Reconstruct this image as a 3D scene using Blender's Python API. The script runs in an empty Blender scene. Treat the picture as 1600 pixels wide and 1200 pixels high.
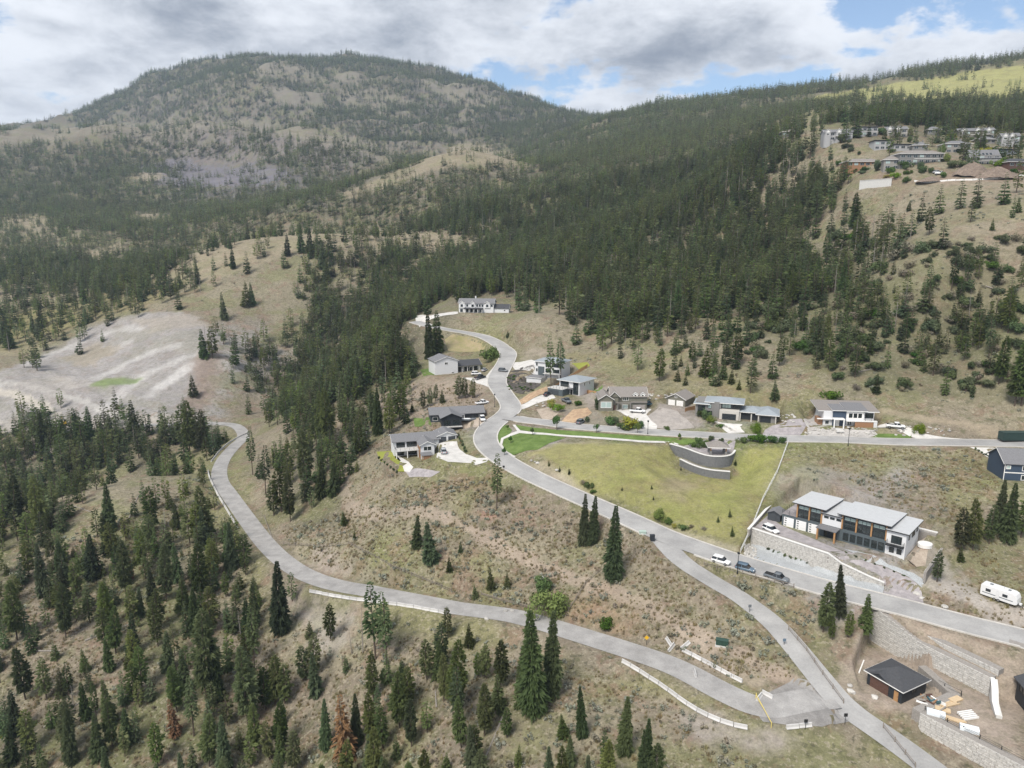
import bpy, bmesh, math, random
import numpy as np
from mathutils import Vector, Matrix
from mathutils.geometry import delaunay_2d_cdt

# ------------------------------------------------------------------ camera, sky, sun, exposure
scene = bpy.context.scene
C = scene.collection
PITCH = math.radians(11.5)
CAMZ = 81.0
SUN_EL, SUN_AZ = math.radians(52), math.radians(215)      # azimuth clockwise from +Y
cam_d = bpy.data.cameras.new('camera'); cam = bpy.data.objects.new('camera', cam_d); C.objects.link(cam)
cam.location = (0, 0, CAMZ); cam.rotation_euler = (math.pi/2 - PITCH, 0, 0)
cam_d.sensor_width = 36.0; cam_d.lens = 36*1111/1600.0
cam_d.clip_start = 1.0; cam_d.clip_end = 30000
scene.camera = cam
scene.view_settings.view_transform = 'Standard'; scene.view_settings.look = 'None'
scene.view_settings.exposure = 0.9; scene.view_settings.gamma = 1.0
scene.cycles.max_bounces = 5; scene.cycles.diffuse_bounces = 3; scene.cycles.glossy_bounces = 2
scene.cycles.transmission_bounces = 2; scene.cycles.volume_bounces = 0; scene.cycles.transparent_max_bounces = 6
scene.cycles.use_denoising = True; scene.cycles.sample_clamp_indirect = 4

sun_d = bpy.data.lights.new('sun', 'SUN'); sun = bpy.data.objects.new('sun', sun_d); C.objects.link(sun)
sun_d.energy = 2.4; sun_d.angle = math.radians(22); sun_d.color = (1.0, 0.945, 0.86)
sdir = Vector((math.sin(SUN_AZ)*math.cos(SUN_EL), math.cos(SUN_AZ)*math.cos(SUN_EL), math.sin(SUN_EL)))
sun.rotation_euler = sdir.to_track_quat('Z', 'Y').to_euler()

world = bpy.data.worlds.new('World'); scene.world = world; world.use_nodes = True
def build_world():
    nt = world.node_tree; N = nt.nodes; L = nt.links; N.clear()
    out = N.new('ShaderNodeOutputWorld'); bg = N.new('ShaderNodeBackground')
    sky = N.new('ShaderNodeTexSky'); sky.sky_type = 'NISHITA'; sky.sun_disc = False
    sky.sun_elevation = SUN_EL; sky.sun_rotation = SUN_AZ; sky.altitude = 600; sky.air_density = 1.0; sky.dust_density = 0.6
    tc = N.new('ShaderNodeTexCoord'); sep = N.new('ShaderNodeSeparateXYZ'); L.new(tc.outputs['Generated'], sep.inputs[0])
    def math_(op, a, b=None, c=None):
        n = N.new('ShaderNodeMath'); n.operation = op
        for i, v in enumerate((a, b, c)):
            if v is None: continue
            if isinstance(v, (int, float)): n.inputs[i].default_value = v
            else: L.new(v, n.inputs[i])
        return n.outputs[0]
    zc = math_('MAXIMUM', sep.outputs[2], 0.0)
    den = math_('ADD', zc, 0.30)
    cx = math_('DIVIDE', sep.outputs[0], den); cy = math_('DIVIDE', sep.outputs[1], den)
    def cloud(off, scale, detail, rough, dist=0.0):
        cb = N.new('ShaderNodeCombineXYZ'); L.new(cx, cb.inputs[0]); L.new(cy, cb.inputs[1])
        mp = N.new('ShaderNodeMapping'); mp.inputs['Location'].default_value = off; L.new(cb.outputs[0], mp.inputs[0])
        n = N.new('ShaderNodeTexNoise'); n.inputs['Scale'].default_value = scale; n.inputs['Detail'].default_value = detail
        n.inputs['Roughness'].default_value = rough; n.inputs['Distortion'].default_value = dist
        L.new(mp.outputs[0], n.inputs['Vector']); return n.outputs['Fac']
    def ramp(v, a, b, lo=0.0, hi=1.0):
        m = N.new('ShaderNodeMapRange'); m.interpolation_type = 'SMOOTHSTEP'
        L.new(v, m.inputs[0]); m.inputs[1].default_value = a; m.inputs[2].default_value = b
        m.inputs[3].default_value = lo; m.inputs[4].default_value = hi; return m.outputs[0]
    o = (3.1, 7.3, 0.0)
    big = cloud(o, 1.75, 12, 0.58, 0.2)
    big2 = cloud((o[0]+0.05, o[1]-0.10, 0.0), 1.75, 6, 0.55, 0.2)      # a step along the light: which side of a cloud is thick
    fine = cloud((11.0, 2.0, 4.0), 5.5, 12, 0.66, 0.2)
    den_ = math_('ADD', big, math_('MULTIPLY', math_('SUBTRACT', fine, 0.5), 0.30))
    cover = ramp(math_('ADD', den_, math_('MULTIPLY', cx, -0.03)), 0.39, 0.46)
    thick = ramp(math_('ADD', math_('MULTIPLY', big2, 0.68), math_('MULTIPLY', fine, 0.32)), 0.40, 0.66)
    wh = N.new('ShaderNodeMix'); wh.data_type = 'RGBA'; L.new(thick, wh.inputs['Factor'])
    wh.inputs['A'].default_value = (6.0, 6.2, 6.55, 1); wh.inputs['B'].default_value = (1.75, 2.0, 2.45, 1)
    mix = N.new('ShaderNodeMix'); mix.data_type = 'RGBA'
    L.new(cover, mix.inputs['Factor']); L.new(sky.outputs[0], mix.inputs['A']); L.new(wh.outputs['Result'], mix.inputs['B'])
    L.new(mix.outputs['Result'], bg.inputs['Color']); bg.inputs['Strength'].default_value = 0.09
    L.new(bg.outputs[0], out.inputs['Surface'])
build_world()
# ------------------------------------------------------------------ the lie of the land
rng = np.random.default_rng(7)
random.seed(7)
S = 0.92
SP, CP, F = math.sin(PITCH), math.cos(PITCH), 1111.0
def on_plane(px, py, z):
    """photo pixel -> point on the horizontal plane at height z"""
    xn, yn = (px-800)/F, (py-600)/F
    d = (CAMZ - z)/(SP + yn*CP)
    return np.array((xn*d, d*(CP - yn*SP), z))
def ray(px, py):
    xn, yn = (px-800)/F, (py-600)/F
    return np.array((xn, CP - yn*SP, -(SP + yn*CP)))
def project(X, Y, Z):
    dn = CAMZ - Z
    d = Y*CP + dn*SP; yc = dn*CP - Y*SP
    return 800 + F*X/d, 600 + F*yc/d, d

P_ = [ # pixel x, pixel y, height of the ground (survey units)
(1213,905,0),(1040,850,2.5),(1500,975,-.5),(1640,1010,-1),(880,765,7),(770,700,11.5),(765,670,13),(820,648,14.5),
(775,605,19),(786,580,22),(797,555,25),(770,532,29),(700,515,34),(650,503,38),(750,490,41),(820,500,42),
(1000,670,15.5),(1200,682,17),(1400,690,18),(1600,692,19),(930,640,17.5),(1000,645,18),(1150,655,19),(1320,660,20),(1580,665,23),
(1000,600,24),(1150,610,26),(1320,615,28),(1550,620,30),(860,585,24),(870,610,20),
(1000,520,40),(1150,520,42),(1300,520,45),(1550,520,48),(1000,450,56),(1150,450,58),(1300,450,62),(1450,450,66),(1590,450,68),
(430,600,-22),(410,640,-30),(560,560,8),(530,640,0),(600,600,12),(640,540,26),(680,580,20),(700,600,18),
(650,720,7),(700,650,13),(580,720,0),(560,680,0),(500,740,-8),(450,700,-16),(400,720,-22),
(1190,1110,-9.5),(1290,1080,-9.4),(1060,1045,-10.5),(830,975,-13),(600,930,-17),(460,893,-20.5),(375,800,-24),(345,725,-27),(380,680,-29),(300,664,-30),
(700,820,-3),(600,850,-9),(850,860,-5),(957,908,-5),(770,795,2),(1100,980,-6),(1180,1040,-8),(540,820,-12),
(1400,1100,-9.4),(1330,1110,-9.6),(1450,1200,-11.8),(1600,1100,-7),(1600,1200,-9.5),(1480,1010,-3),
(1560,940,1.5),(1590,860,5),(1500,780,11),(1560,760,13.5),(1350,760,11),(1250,740,11.5),(1300,850,5),(1100,760,9),(1000,740,10.5),(1100,800,5.5),(950,700,13.5),
(440,987,-27),(440,1200,-40),(100,900,-30),(130,770,-19),(0,1200,-46),(0,1000,-36),(250,1050,-34),(700,1150,-22),(840,1115,-15),(1050,1190,-15),
(600,1010,-21),(600,1200,-30),(300,880,-25),(300,740,-23),(1200,1170,-12),(0,840,-26),(220,745,-21),
(100,660,-30),(0,650,-30),(200,640,-24)]
D_ = [ # pixel x, pixel y, distance
(1450,370,365),(1590,370,340),(1300,370,470),(1150,370,560),(1000,350,640),
(1590,290,420),(1480,285,440),(1400,290,460),(1340,300,480),(1250,300,560),(1150,290,720),(1000,250,1000),
(1590,240,520),(1500,225,560),(1400,235,540),(1340,205,600),(1230,212,640),(1180,235,680),(1280,250,560),
(1590,180,800),(1450,190,800),(1350,170,900),(1230,190,950),(1130,215,1000),
(1590,130,1250),(1450,140,1350),(1300,150,1450),(1180,165,1500),(1600,90,1450),(1450,114,1550),(1300,140,1650),(1180,154,1750),(1050,174,2000),(980,185,2300),(900,187,2700),
(850,420,560),(850,330,850),(900,250,1250),(900,210,1800),(850,470,490),(800,300,1000),(950,300,850),(950,400,560),(900,480,455),(900,540,395),(930,580,345),
(740,235,1150),(650,262,1120),(540,300,1100),(830,262,1200),(700,300,1000),(780,300,1020),
(700,372,800),(560,368,800),(470,368,790),(380,378,760),(300,400,740),(260,430,720),(730,385,780),(600,330,980),(470,330,1000),(720,330,900),
(470,540,600),(540,480,650),(620,430,700),(720,450,560),
(220,480,640),(0,520,640),(100,500,650),(330,520,590),(300,430,690),(350,560,545),(150,570,560),(0,590,520),
(200,400,950),(80,450,760),(0,440,800),(150,440,800),(40,345,1250),(130,370,1050),(300,330,1350),(150,300,1500),(240,275,1600),(0,290,1550),(420,320,1250),
(0,215,2000),(120,207,1980),(230,200,1950),(330,194,1900),(450,204,1850),(520,217,1800),(620,249,1650),(360,265,1700),(250,240,1800),(100,250,1750),(450,280,1450),(560,270,1500),
(190,152,3000),(260,119,3050),(350,100,3000),(450,96,2950),(560,99,2950),(650,114,2950),(760,139,2950),(860,176,2950),(100,182,3200),(0,207,3400),
(500,160,2500),(650,180,2500),(350,160,2550),(750,200,2350),(820,215,2200),(560,215,2250)]
H_ = [ # pixel x, distance, height: ground the photo hides, and the edges of the sheet
(1600,2200,380),(1180,2600,420),(900,3600,560),(740,1450,195),(600,1450,165),(600,890,84),(470,890,76),(350,870,58),
(0,370,-52),(130,365,-50),(230,370,-45),(310,400,-35),(230,2150,255),(450,2060,225),(600,1850,215),(50,2200,265),(330,2110,240),
(450,4200,560),(200,4200,480),(760,4200,480),(-400,6000,300),(0,6000,300),(400,6000,300),(800,6000,300),(1200,6000,300),(1600,6000,300),(2000,6000,300),
(-300,300,-35),(-300,600,-10),(-300,1200,110),(-300,2500,420),(1900,150,-5),(1900,250,22),(1900,350,85),(1900,600,175),(1900,1300,420),
(800,60,-55),(0,90,-62),(1600,90,-22),(800,105,-36),(1250,105,-18),(350,110,-50)]
pts = []
for px, py, z in P_:
    K = SP + (py-600)/F*CP; d = (88-z)/K; pts.append((px, d, z))
for px, py, d in D_:
    K = SP + (py-600)/F*CP; pts.append((px, d, 88-d*K))
pts += H_
A = np.array(pts, float)
dn = 88-A[:,2]; Yc = (A[:,1]-dn*SP)/CP; Xc = (A[:,0]-800)/F*A[:,1]
Xc *= S; Yc *= S; Zc = CAMZ - dn*S*CAMZ/(88*S)
Pu = np.stack([Xc/Yc, np.log(Yc)], 1); Pe = (Zc-CAMZ)/Yc
def tps(r2): return 0.5*r2*np.log(r2+1e-12)
n_ = len(Pu)
Kmat = tps(((Pu[:,None]-Pu[None])**2).sum(-1)) + np.eye(n_)*2e-4
Pm = np.hstack([np.ones((n_,1)), Pu])
Mm = np.block([[Kmat, Pm],[Pm.T, np.zeros((3,3))]])
sol = np.linalg.solve(Mm, np.concatenate([Pe, np.zeros(3)]))
Wt, At = sol[:n_], sol[n_:]
ROWS = np.concatenate([np.arange(30,96,6.0), np.arange(96,400,0.75), 400*1.0058**np.arange(0,430)])
COLS = np.concatenate([np.linspace(-1.5,-0.84,24), np.arange(-0.83,0.8301,0.0029), np.linspace(0.84,1.5,24)])
NR, NC = len(ROWS), len(COLS)
def base_e(u, v):
    out = np.empty(u.size); q = np.stack([u.ravel(), v.ravel()], 1)
    for i in range(0, len(q), 20000):
        s = q[i:i+20000]
        r2 = ((s[:,None,0]-Pu[None,:,0])**2 + (s[:,None,1]-Pu[None,:,1])**2)
        out[i:i+20000] = tps(r2)@Wt + At[0] + s@At[1:]
    return out.reshape(u.shape)
# coarse evaluation, then interpolation up to the fine sheet
cu = np.linspace(-1.52, 1.52, 230); cv = np.linspace(math.log(29), math.log(ROWS[-1])+.01, 330)
CE = base_e(*np.meshgrid(cu, cv))
def bil(G, fr, fc):
    fr = np.clip(fr, 0, G.shape[0]-1.001); fc = np.clip(fc, 0, G.shape[1]-1.001)
    r = fr.astype(int); c = fc.astype(int); a = fr-r; b = fc-c
    return (G[r,c]*(1-a)*(1-b)+G[r+1,c]*a*(1-b)+G[r,c+1]*(1-a)*b+G[r+1,c+1]*a*b)
UU, YY = np.meshgrid(COLS, ROWS); XX = UU*YY
ZZ = CAMZ + YY*bil(CE, (np.log(YY)-cv[0])/(cv[1]-cv[0]), (UU-cu[0])/(cu[1]-cu[0]))
def vnoise(x, y, seed):
    r = np.random.default_rng(seed); T = r.random((256,256))
    xi = np.floor(x).astype(int); yi = np.floor(y).astype(int); fx = x-xi; fy = y-yi
    fx = fx*fx*(3-2*fx); fy = fy*fy*(3-2*fy)
    g = lambda i,j: T[i%256, j%256]
    return (g(xi,yi)*(1-fx)*(1-fy)+g(xi+1,yi)*fx*(1-fy)+g(xi,yi+1)*(1-fx)*fy+g(xi+1,yi+1)*fx*fy)*2-1
def fbm(x, y, seed, oct=4):
    s = 0; a = 1; t = 0
    for o in range(oct):
        s = s + a*vnoise(x*2**o+o*17.3, y*2**o+o*9.1, seed+o); t += a; a *= .5
    return s/t
def sstep(a, b, x):
    t = np.clip((x-a)/(b-a), 0, 1); return t*t*(3-2*t)
far = sstep(350, 1100, YY)
ridgy = 1-2*np.abs(fbm(XX/220, YY/220, 31, 5))
far2 = sstep(1200, 2000, YY)
ridge2 = 1-2*np.abs(fbm(XX/520+3, YY/520, 35, 4))
quarry_bumps = np.exp(-(((XX+250)/130)**2+((YY-470)/70)**2))*fbm(XX/16+YY/40, YY/9, 47, 4)*2.6
ZZ = ZZ + far2*((ridge2-.75)*.013*YY+(ridgy-.6)*.008*YY) + quarry_bumps
ZZ = ZZ + far*(ridgy*0.010*YY*0.55 + fbm(XX/45, YY/45, 41, 3)*0.0022*YY)
ZZ = ZZ + (1-far*.7)*(fbm(XX/26, YY/26, 51, 3)*0.55 + fbm(XX/6.5, YY/6.5, 61, 2)*0.16)
def row_index(Y):
    return np.interp(Y, ROWS, np.arange(NR))
def h_at(X, Y):
    X = np.asarray(X, float); Y = np.maximum(np.asarray(Y, float), 31)
    return bil(ZZ, np.atleast_1d(row_index(Y)), np.atleast_1d(np.interp(X/Y, COLS, np.arange(NC))))
def hit(px, py):
    """where the photo's sight line meets the ground"""
    r = ray(px, py)
    t = np.concatenate([np.arange(60, 700, 0.5), np.geomspace(700, 4400, 1500)])
    X, Y, Z = r[0]*t, r[1]*t, CAMZ + r[2]*t
    g = Z - h_at(X, Y)
    k = np.argmax(g < 0)
    if g[k] >= 0: k = len(t)-1
    a = g[k-1]/(g[k-1]-g[k]+1e-9); tt = t[k-1]+a*(t[k]-t[k-1])
    return np.array((r[0]*tt, r[1]*tt, CAMZ+r[2]*tt))
def densify(pl, step):
    out = []
    for a, b in zip(pl[:-1], pl[1:]):
        n = max(1, int(np.linalg.norm((b-a)[:2])/step))
        for i in range(n): out.append(a+(b-a)*i/n)
    out.append(pl[-1]); return np.array(out)
def smooth_line(pl, it=3):
    p = np.array(pl, float)
    for _ in range(it):
        q = [p[0]]
        for a, b in zip(p[:-1], p[1:]): q += [a*.75+b*.25, a*.25+b*.75]
        q.append(p[-1]); p = np.array(q)
    return p
def dist_to(pl, X, Y):
    """distance to a dense polyline and height of its closest point"""
    best = np.full(X.shape, 1e9); bz = np.zeros(X.shape)
    for p in pl:
        d = (X-p[0])**2+(Y-p[1])**2; m = d < best; best[m] = d[m]; bz[m] = p[2]
    return np.sqrt(best), bz
def in_poly(poly, X, Y):
    ins = np.zeros(X.shape, bool); n = len(poly)
    for i in range(n):
        x1,y1 = poly[i][:2]; x2,y2 = poly[(i+1)%n][:2]
        c = ((y1 > Y) != (y2 > Y)) & (X < (x2-x1)*(Y-y1)/((y2-y1) or 1e-9)+x1); ins ^= c
    return ins
def edge_dist(poly, X, Y):
    best = np.full(X.shape, 1e9); n = len(poly)
    for i in range(n):
        a = np.array(poly[i][:2]); b = np.array(poly[(i+1)%n][:2]); ab = b-a; L2 = max((ab**2).sum(), 1e-9)
        t = np.clip(((X-a[0])*ab[0]+(Y-a[1])*ab[1])/L2, 0, 1)
        best = np.minimum(best, np.hypot(X-a[0]-t*ab[0], Y-a[1]-t*ab[1]))
    return best
def window_of(xs, ys, m):
    """index box of the sheet that surrounds some points"""
    r0 = int(max(0, np.floor(row_index(max(31, min(ys)-m))))); r1 = int(min(NR, np.ceil(row_index(max(ys)+m))+1))
    us = [(x+s*m)/max(31, y+t*m) for x in (min(xs),max(xs)) for y in (min(ys),max(ys)) for s in (-1,1) for t in (-1,1)]
    c0 = int(max(0, np.floor(np.interp(min(us), COLS, np.arange(NC))))); c1 = int(min(NC, np.ceil(np.interp(max(us), COLS, np.arange(NC)))+1))
    return slice(r0, r1), slice(c0, c1)
MASK = np.zeros_like(ZZ)           # where the sheet has been graded flat (no tufts, trees or pebbles)
def plane_of(poly):
    q = np.array(poly, float); c, *_ = np.linalg.lstsq(np.c_[q[:,:2], np.ones(len(q))], q[:,2], rcond=None); return c
def grade_pad(poly, blend=4.0, drop=0.0):
    """level (or tilt) the ground to the plane through an outline"""
    xs = [p[0] for p in poly]; ys = [p[1] for p in poly]; c = plane_of(poly)
    w = window_of(xs, ys, blend+2); X, Y = XX[w], YY[w]
    ins = in_poly(poly, X, Y); d = np.where(ins, 0, edge_dist(poly, X, Y))
    k = 1-sstep(0, blend, d)
    ZZ[w] = ZZ[w]*(1-k) + (c[0]*X+c[1]*Y+c[2]-drop)*k
    MASK[w] = np.maximum(MASK[w], (d < 0.5)*1.0)
def grade_road(pl, hw, blend=5.0, drop=0.12):
    for i in range(0, len(pl), 24):
        seg = pl[max(0,i-3):i+28]
        w = window_of(seg[:,0], seg[:,1], hw+blend+2); X, Y = XX[w], YY[w]
        d, bz = dist_to(seg, X, Y); d = d-hw
        upd = (d < ROADD[w]) & (d < .8+blend)
        k = 1-sstep(.8, .8+blend, d)
        Zb = ROAD0[w]*(1-k) + (bz-drop)*k
        zz = ZZ[w]; zz[upd] = Zb[upd]; ZZ[w] = zz
        dd = ROADD[w]; dd[upd] = d[upd]; ROADD[w] = dd
        kk = ROADW[w]; kk[upd] = k[upd]; ROADW[w] = kk
        MASK[w] = np.maximum(MASK[w], (d < .6)*1.0)

# ---- road centre lines: photo pixels, dropped on the ground, smoothed along their length
def road_line(pix, zs=None, zwin=9):
    p = np.array([hit(*q) for q in pix])
    if zs is not None:
        p = np.array([on_plane(q[0], q[1], z*S) if z is not None else hit(*q) for q, z in zip(pix, zs)])
    p = densify(smooth_line(p, 3), 1.0)
    k = zwin*2+1; zp = np.pad(p[:,2], zwin*1, mode='edge')
    zz = np.convolve(np.pad(p[:,2], zwin, mode='edge'), np.ones(k)/k, mode='valid'); p[:,2] = zz
    return p
# ------------------------------------------------------------------ helpers: meshes, materials, tags
def tag(o, label=None, cat=None, group=None, kind=None):
    if label: o['label'] = label
    if cat: o['category'] = cat
    if group: o['group'] = group
    if kind: o['kind'] = kind
    return o
def mesh(name, verts, faces, mat=None, smooth=False):
    me = bpy.data.meshes.new(name); me.from_pydata([tuple(map(float, v)) for v in verts], [], faces); me.update()
    if mat: me.materials.append(mat)
    if smooth: me.polygons.foreach_set('use_smooth', [True]*len(me.polygons))
    return me
def obj(name, me, parent=None, loc=None, rot=None):
    o = bpy.data.objects.new(name, me); C.objects.link(o)
    if parent: o.parent = parent
    if loc is not None: o.location = tuple(map(float, loc))
    if rot is not None: o.rotation_euler = rot
    return o
def empty(name, loc, rz=0.0, label=None, cat=None, group=None):
    o = bpy.data.objects.new(name, None); C.objects.link(o); o.empty_display_size = 0.3
    o.location = tuple(map(float, loc)); o.rotation_euler = (0, 0, rz); tag(o, label, cat, group); return o
class MB:
    """collects simple solids into one mesh"""
    def __init__(s): s.v = []; s.f = []
    def add(s, v, f):
        n = len(s.v); s.v += [tuple(map(float, p)) for p in v]; s.f += [tuple(i+n for i in q) for q in f]; return s
    def box(s, x0, x1, y0, y1, z0, z1):
        return s.add([(x0,y0,z0),(x1,y0,z0),(x1,y1,z0),(x0,y1,z0),(x0,y0,z1),(x1,y0,z1),(x1,y1,z1),(x0,y1,z1)],
                     [(3,2,1,0),(4,5,6,7),(0,1,5,4),(1,2,6,5),(2,3,7,6),(3,0,4,7)])
    def prism(s, poly, z0, z1):
        n = len(poly)
        z0s = z0 if hasattr(z0, '__len__') else [z0]*n; z1s = z1 if hasattr(z1, '__len__') else [z1]*n
        v = [(p[0],p[1],z0s[i]) for i, p in enumerate(poly)]+[(p[0],p[1],z1s[i]) for i, p in enumerate(poly)]
        return s.add(v, [tuple(range(n-1,-1,-1)), tuple(range(n,2*n))]+[(i,(i+1)%n,n+(i+1)%n,n+i) for i in range(n)])
    def tube(s, a, b, r0, r1=None, n=6):
        r1 = r0 if r1 is None else r1
        a = Vector(a); b = Vector(b); d = (b-a).normalized(); q = d.to_track_quat('Z','Y')
        v = []
        for c, r in ((a,r0),(b,r1)):
            for i in range(n):
                t = 2*math.pi*i/n; v.append(c + q@Vector((r*math.cos(t), r*math.sin(t), 0)))
        return s.add(v, [(i,(i+1)%n,n+(i+1)%n,n+i) for i in range(n)]+[tuple(range(n-1,-1,-1)), tuple(range(n,2*n))])
    def loft(s, secs, close=True):
        """rings of equal length joined one to the next"""
        n = len(secs[0]); v = [p for r in secs for p in r]
        f = [(k*n+i, k*n+(i+1)%n, (k+1)*n+(i+1)%n, (k+1)*n+i) for k in range(len(secs)-1) for i in range(n)]
        if close: f += [tuple(range(n-1,-1,-1)), tuple(range((len(secs)-1)*n, len(secs)*n))]
        return s.add(v, f)
    def build(s, name, mat, parent=None, smooth=False, loc=None, rot=None):
        return obj(name, mesh(name, s.v, s.f, mat, smooth), parent, loc, rot)

MATS = {}
def new_mat(name):
    m = bpy.data.materials.new(name); m.use_nodes = True; nt = m.node_tree
    b = nt.nodes.get('Principled BSDF'); MATS[name] = m
    return m, nt, nt.nodes, nt.links, b
def mat(name, col, rough=0.7, metal=0.0, var=0.15, scale=3.0, bump=0.0, spec=0.35, fine=None, obj_rand=0.0, stretch=None):
    """paint, timber, stone: base colour with soft blotches and grain"""
    if name in MATS: return MATS[name]
    m, nt, N, L, b = new_mat(name)
    b.inputs['Roughness'].default_value = rough; b.inputs['Metallic'].default_value = metal
    b.inputs['Specular IOR Level'].default_value = spec
    tc = N.new('ShaderNodeTexCoord'); vec = tc.outputs['Object']
    if stretch:
        mp = N.new('ShaderNodeMapping'); mp.inputs['Scale'].default_value = stretch; L.new(vec, mp.inputs[0]); vec = mp.outputs[0]
    n1 = N.new('ShaderNodeTexNoise'); n1.inputs['Scale'].default_value = scale; n1.inputs['Detail'].default_value = 6; n1.inputs['Roughness'].default_value = .65
    L.new(vec, n1.inputs['Vector'])
    mr = N.new('ShaderNodeMapRange'); L.new(n1.outputs['Fac'], mr.inputs[0]); mr.inputs[1].default_value = .25; mr.inputs[2].default_value = .75
    mr.inputs[3].default_value = 1-var; mr.inputs[4].default_value = 1+var
    fac = mr.outputs[0]
    if obj_rand:
        oi = N.new('ShaderNodeObjectInfo'); r = N.new('ShaderNodeMapRange'); L.new(oi.outputs['Random'], r.inputs[0])
        r.inputs[3].default_value = 1-obj_rand; r.inputs[4].default_value = 1+obj_rand
        mm = N.new('ShaderNodeMath'); mm.operation = 'MULTIPLY'; L.new(fac, mm.inputs[0]); L.new(r.outputs[0], mm.inputs[1]); fac = mm.outputs[0]
    mx = N.new('ShaderNodeVectorMath'); mx.operation = 'SCALE'; mx.inputs[0].default_value = col[:3]; L.new(fac, mx.inputs['Scale'])
    L.new(mx.outputs[0], b.inputs['Base Color'])
    if bump:
        bp = N.new('ShaderNodeBump'); bp.inputs['Strength'].default_value = bump; bp.inputs['Distance'].default_value = .05
        L.new(n1.outputs['Fac'], bp.inputs['Height']); L.new(bp.outputs[0], b.inputs['Normal'])
    return m
def ground_mat(name, cols, scales=(0.05, 0.35, 2.2), attr=None, bump=0.6, rough=0.95, amp=(.25,.3,.35)):
    """earth, turf or gravel: patches on three scales between a few colours"""
    m, nt, N, L, b = new_mat(name)
    b.inputs['Roughness'].default_value = rough; b.inputs['Specular IOR Level'].default_value = .15
    geo = N.new('ShaderNodeNewGeometry'); pos = geo.outputs['Position']
    ns = []
    for sc in scales:
        n = N.new('ShaderNodeTexNoise'); n.inputs['Scale'].default_value = sc; n.inputs['Detail'].default_value = 5; n.inputs['Roughness'].default_value = .62
        L.new(pos, n.inputs['Vector']); ns.append(n.outputs['Fac'])
    if attr:
        a = N.new('ShaderNodeAttribute'); a.attribute_name = attr; col = a.outputs['Color']
    else:
        mxc = N.new('ShaderNodeMix'); mxc.data_type = 'RGBA'
        mr = N.new('ShaderNodeMapRange'); L.new(ns[1], mr.inputs[0]); mr.inputs[1].default_value = .35; mr.inputs[2].default_value = .65
        L.new(mr.outputs[0], mxc.inputs['Factor']); mxc.inputs['A'].default_value = (*cols[0],1); mxc.inputs['B'].default_value = (*cols[1],1)
        col = mxc.outputs['Result']
    f = None
    for n, a_ in zip(ns, amp):
        mr = N.new('ShaderNodeMapRange'); L.new(n, mr.inputs[0]); mr.inputs[1].default_value = .28; mr.inputs[2].default_value = .72
        mr.inputs[3].default_value = 1-a_; mr.inputs[4].default_value = 1+a_
        if f is None: f = mr.outputs[0]
        else:
            q = N.new('ShaderNodeMath'); q.operation = 'MULTIPLY'; L.new(f, q.inputs[0]); L.new(mr.outputs[0], q.inputs[1]); f = q.outputs[0]
    if attr:      # drifts of greener growth and of bare pinkish earth
        for k, (sc, c2, lo, hi, am) in enumerate(((0.028, (.15,.16,.065), .49, .58, .55), (0.11, (.19,.125,.092), .52, .60, .55), (0.4, (.105,.105,.055), .51, .60, .62), (1.0, (.30,.265,.20), .53, .61, .6), (0.75, (.075,.072,.05), .56, .62, .6))):
            n = N.new('ShaderNodeTexNoise'); n.inputs['Scale'].default_value = sc; n.inputs['Detail'].default_value = 6; n.inputs['Roughness'].default_value = .65
            mp = N.new('ShaderNodeMapping'); mp.inputs['Location'].default_value = (31*k, 7*k, 3*k); L.new(pos, mp.inputs[0]); L.new(mp.outputs[0], n.inputs['Vector'])
            mr = N.new('ShaderNodeMapRange'); mr.interpolation_type = 'SMOOTHSTEP'; L.new(n.outputs['Fac'], mr.inputs[0]); mr.inputs[1].default_value = lo; mr.inputs[2].default_value = hi; mr.inputs[4].default_value = am
            ga = N.new('ShaderNodeAttribute'); ga.attribute_name = 'wild'
            q = N.new('ShaderNodeMath'); q.operation = 'MULTIPLY'; L.new(mr.outputs[0], q.inputs[0]); L.new(ga.outputs['Fac'], q.inputs[1])
            mx2 = N.new('ShaderNodeMix'); mx2.data_type = 'RGBA'; L.new(q.outputs[0], mx2.inputs['Factor']); L.new(col, mx2.inputs['A']); mx2.inputs['B'].default_value = (*c2,1); col = mx2.outputs['Result']
    mx = N.new('ShaderNodeVectorMath'); mx.operation = 'SCALE'; L.new(col, mx.inputs[0]); L.new(f, mx.inputs['Scale'])
    L.new(mx.outputs[0], b.inputs['Base Color'])
    if bump:
        bp = N.new('ShaderNodeBump'); bp.inputs['Strength'].default_value = bump; bp.inputs['Distance'].default_value = .25
        L.new(ns[-1], bp.inputs['Height']); L.new(bp.outputs[0], b.inputs['Normal'])
    return m
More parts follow.
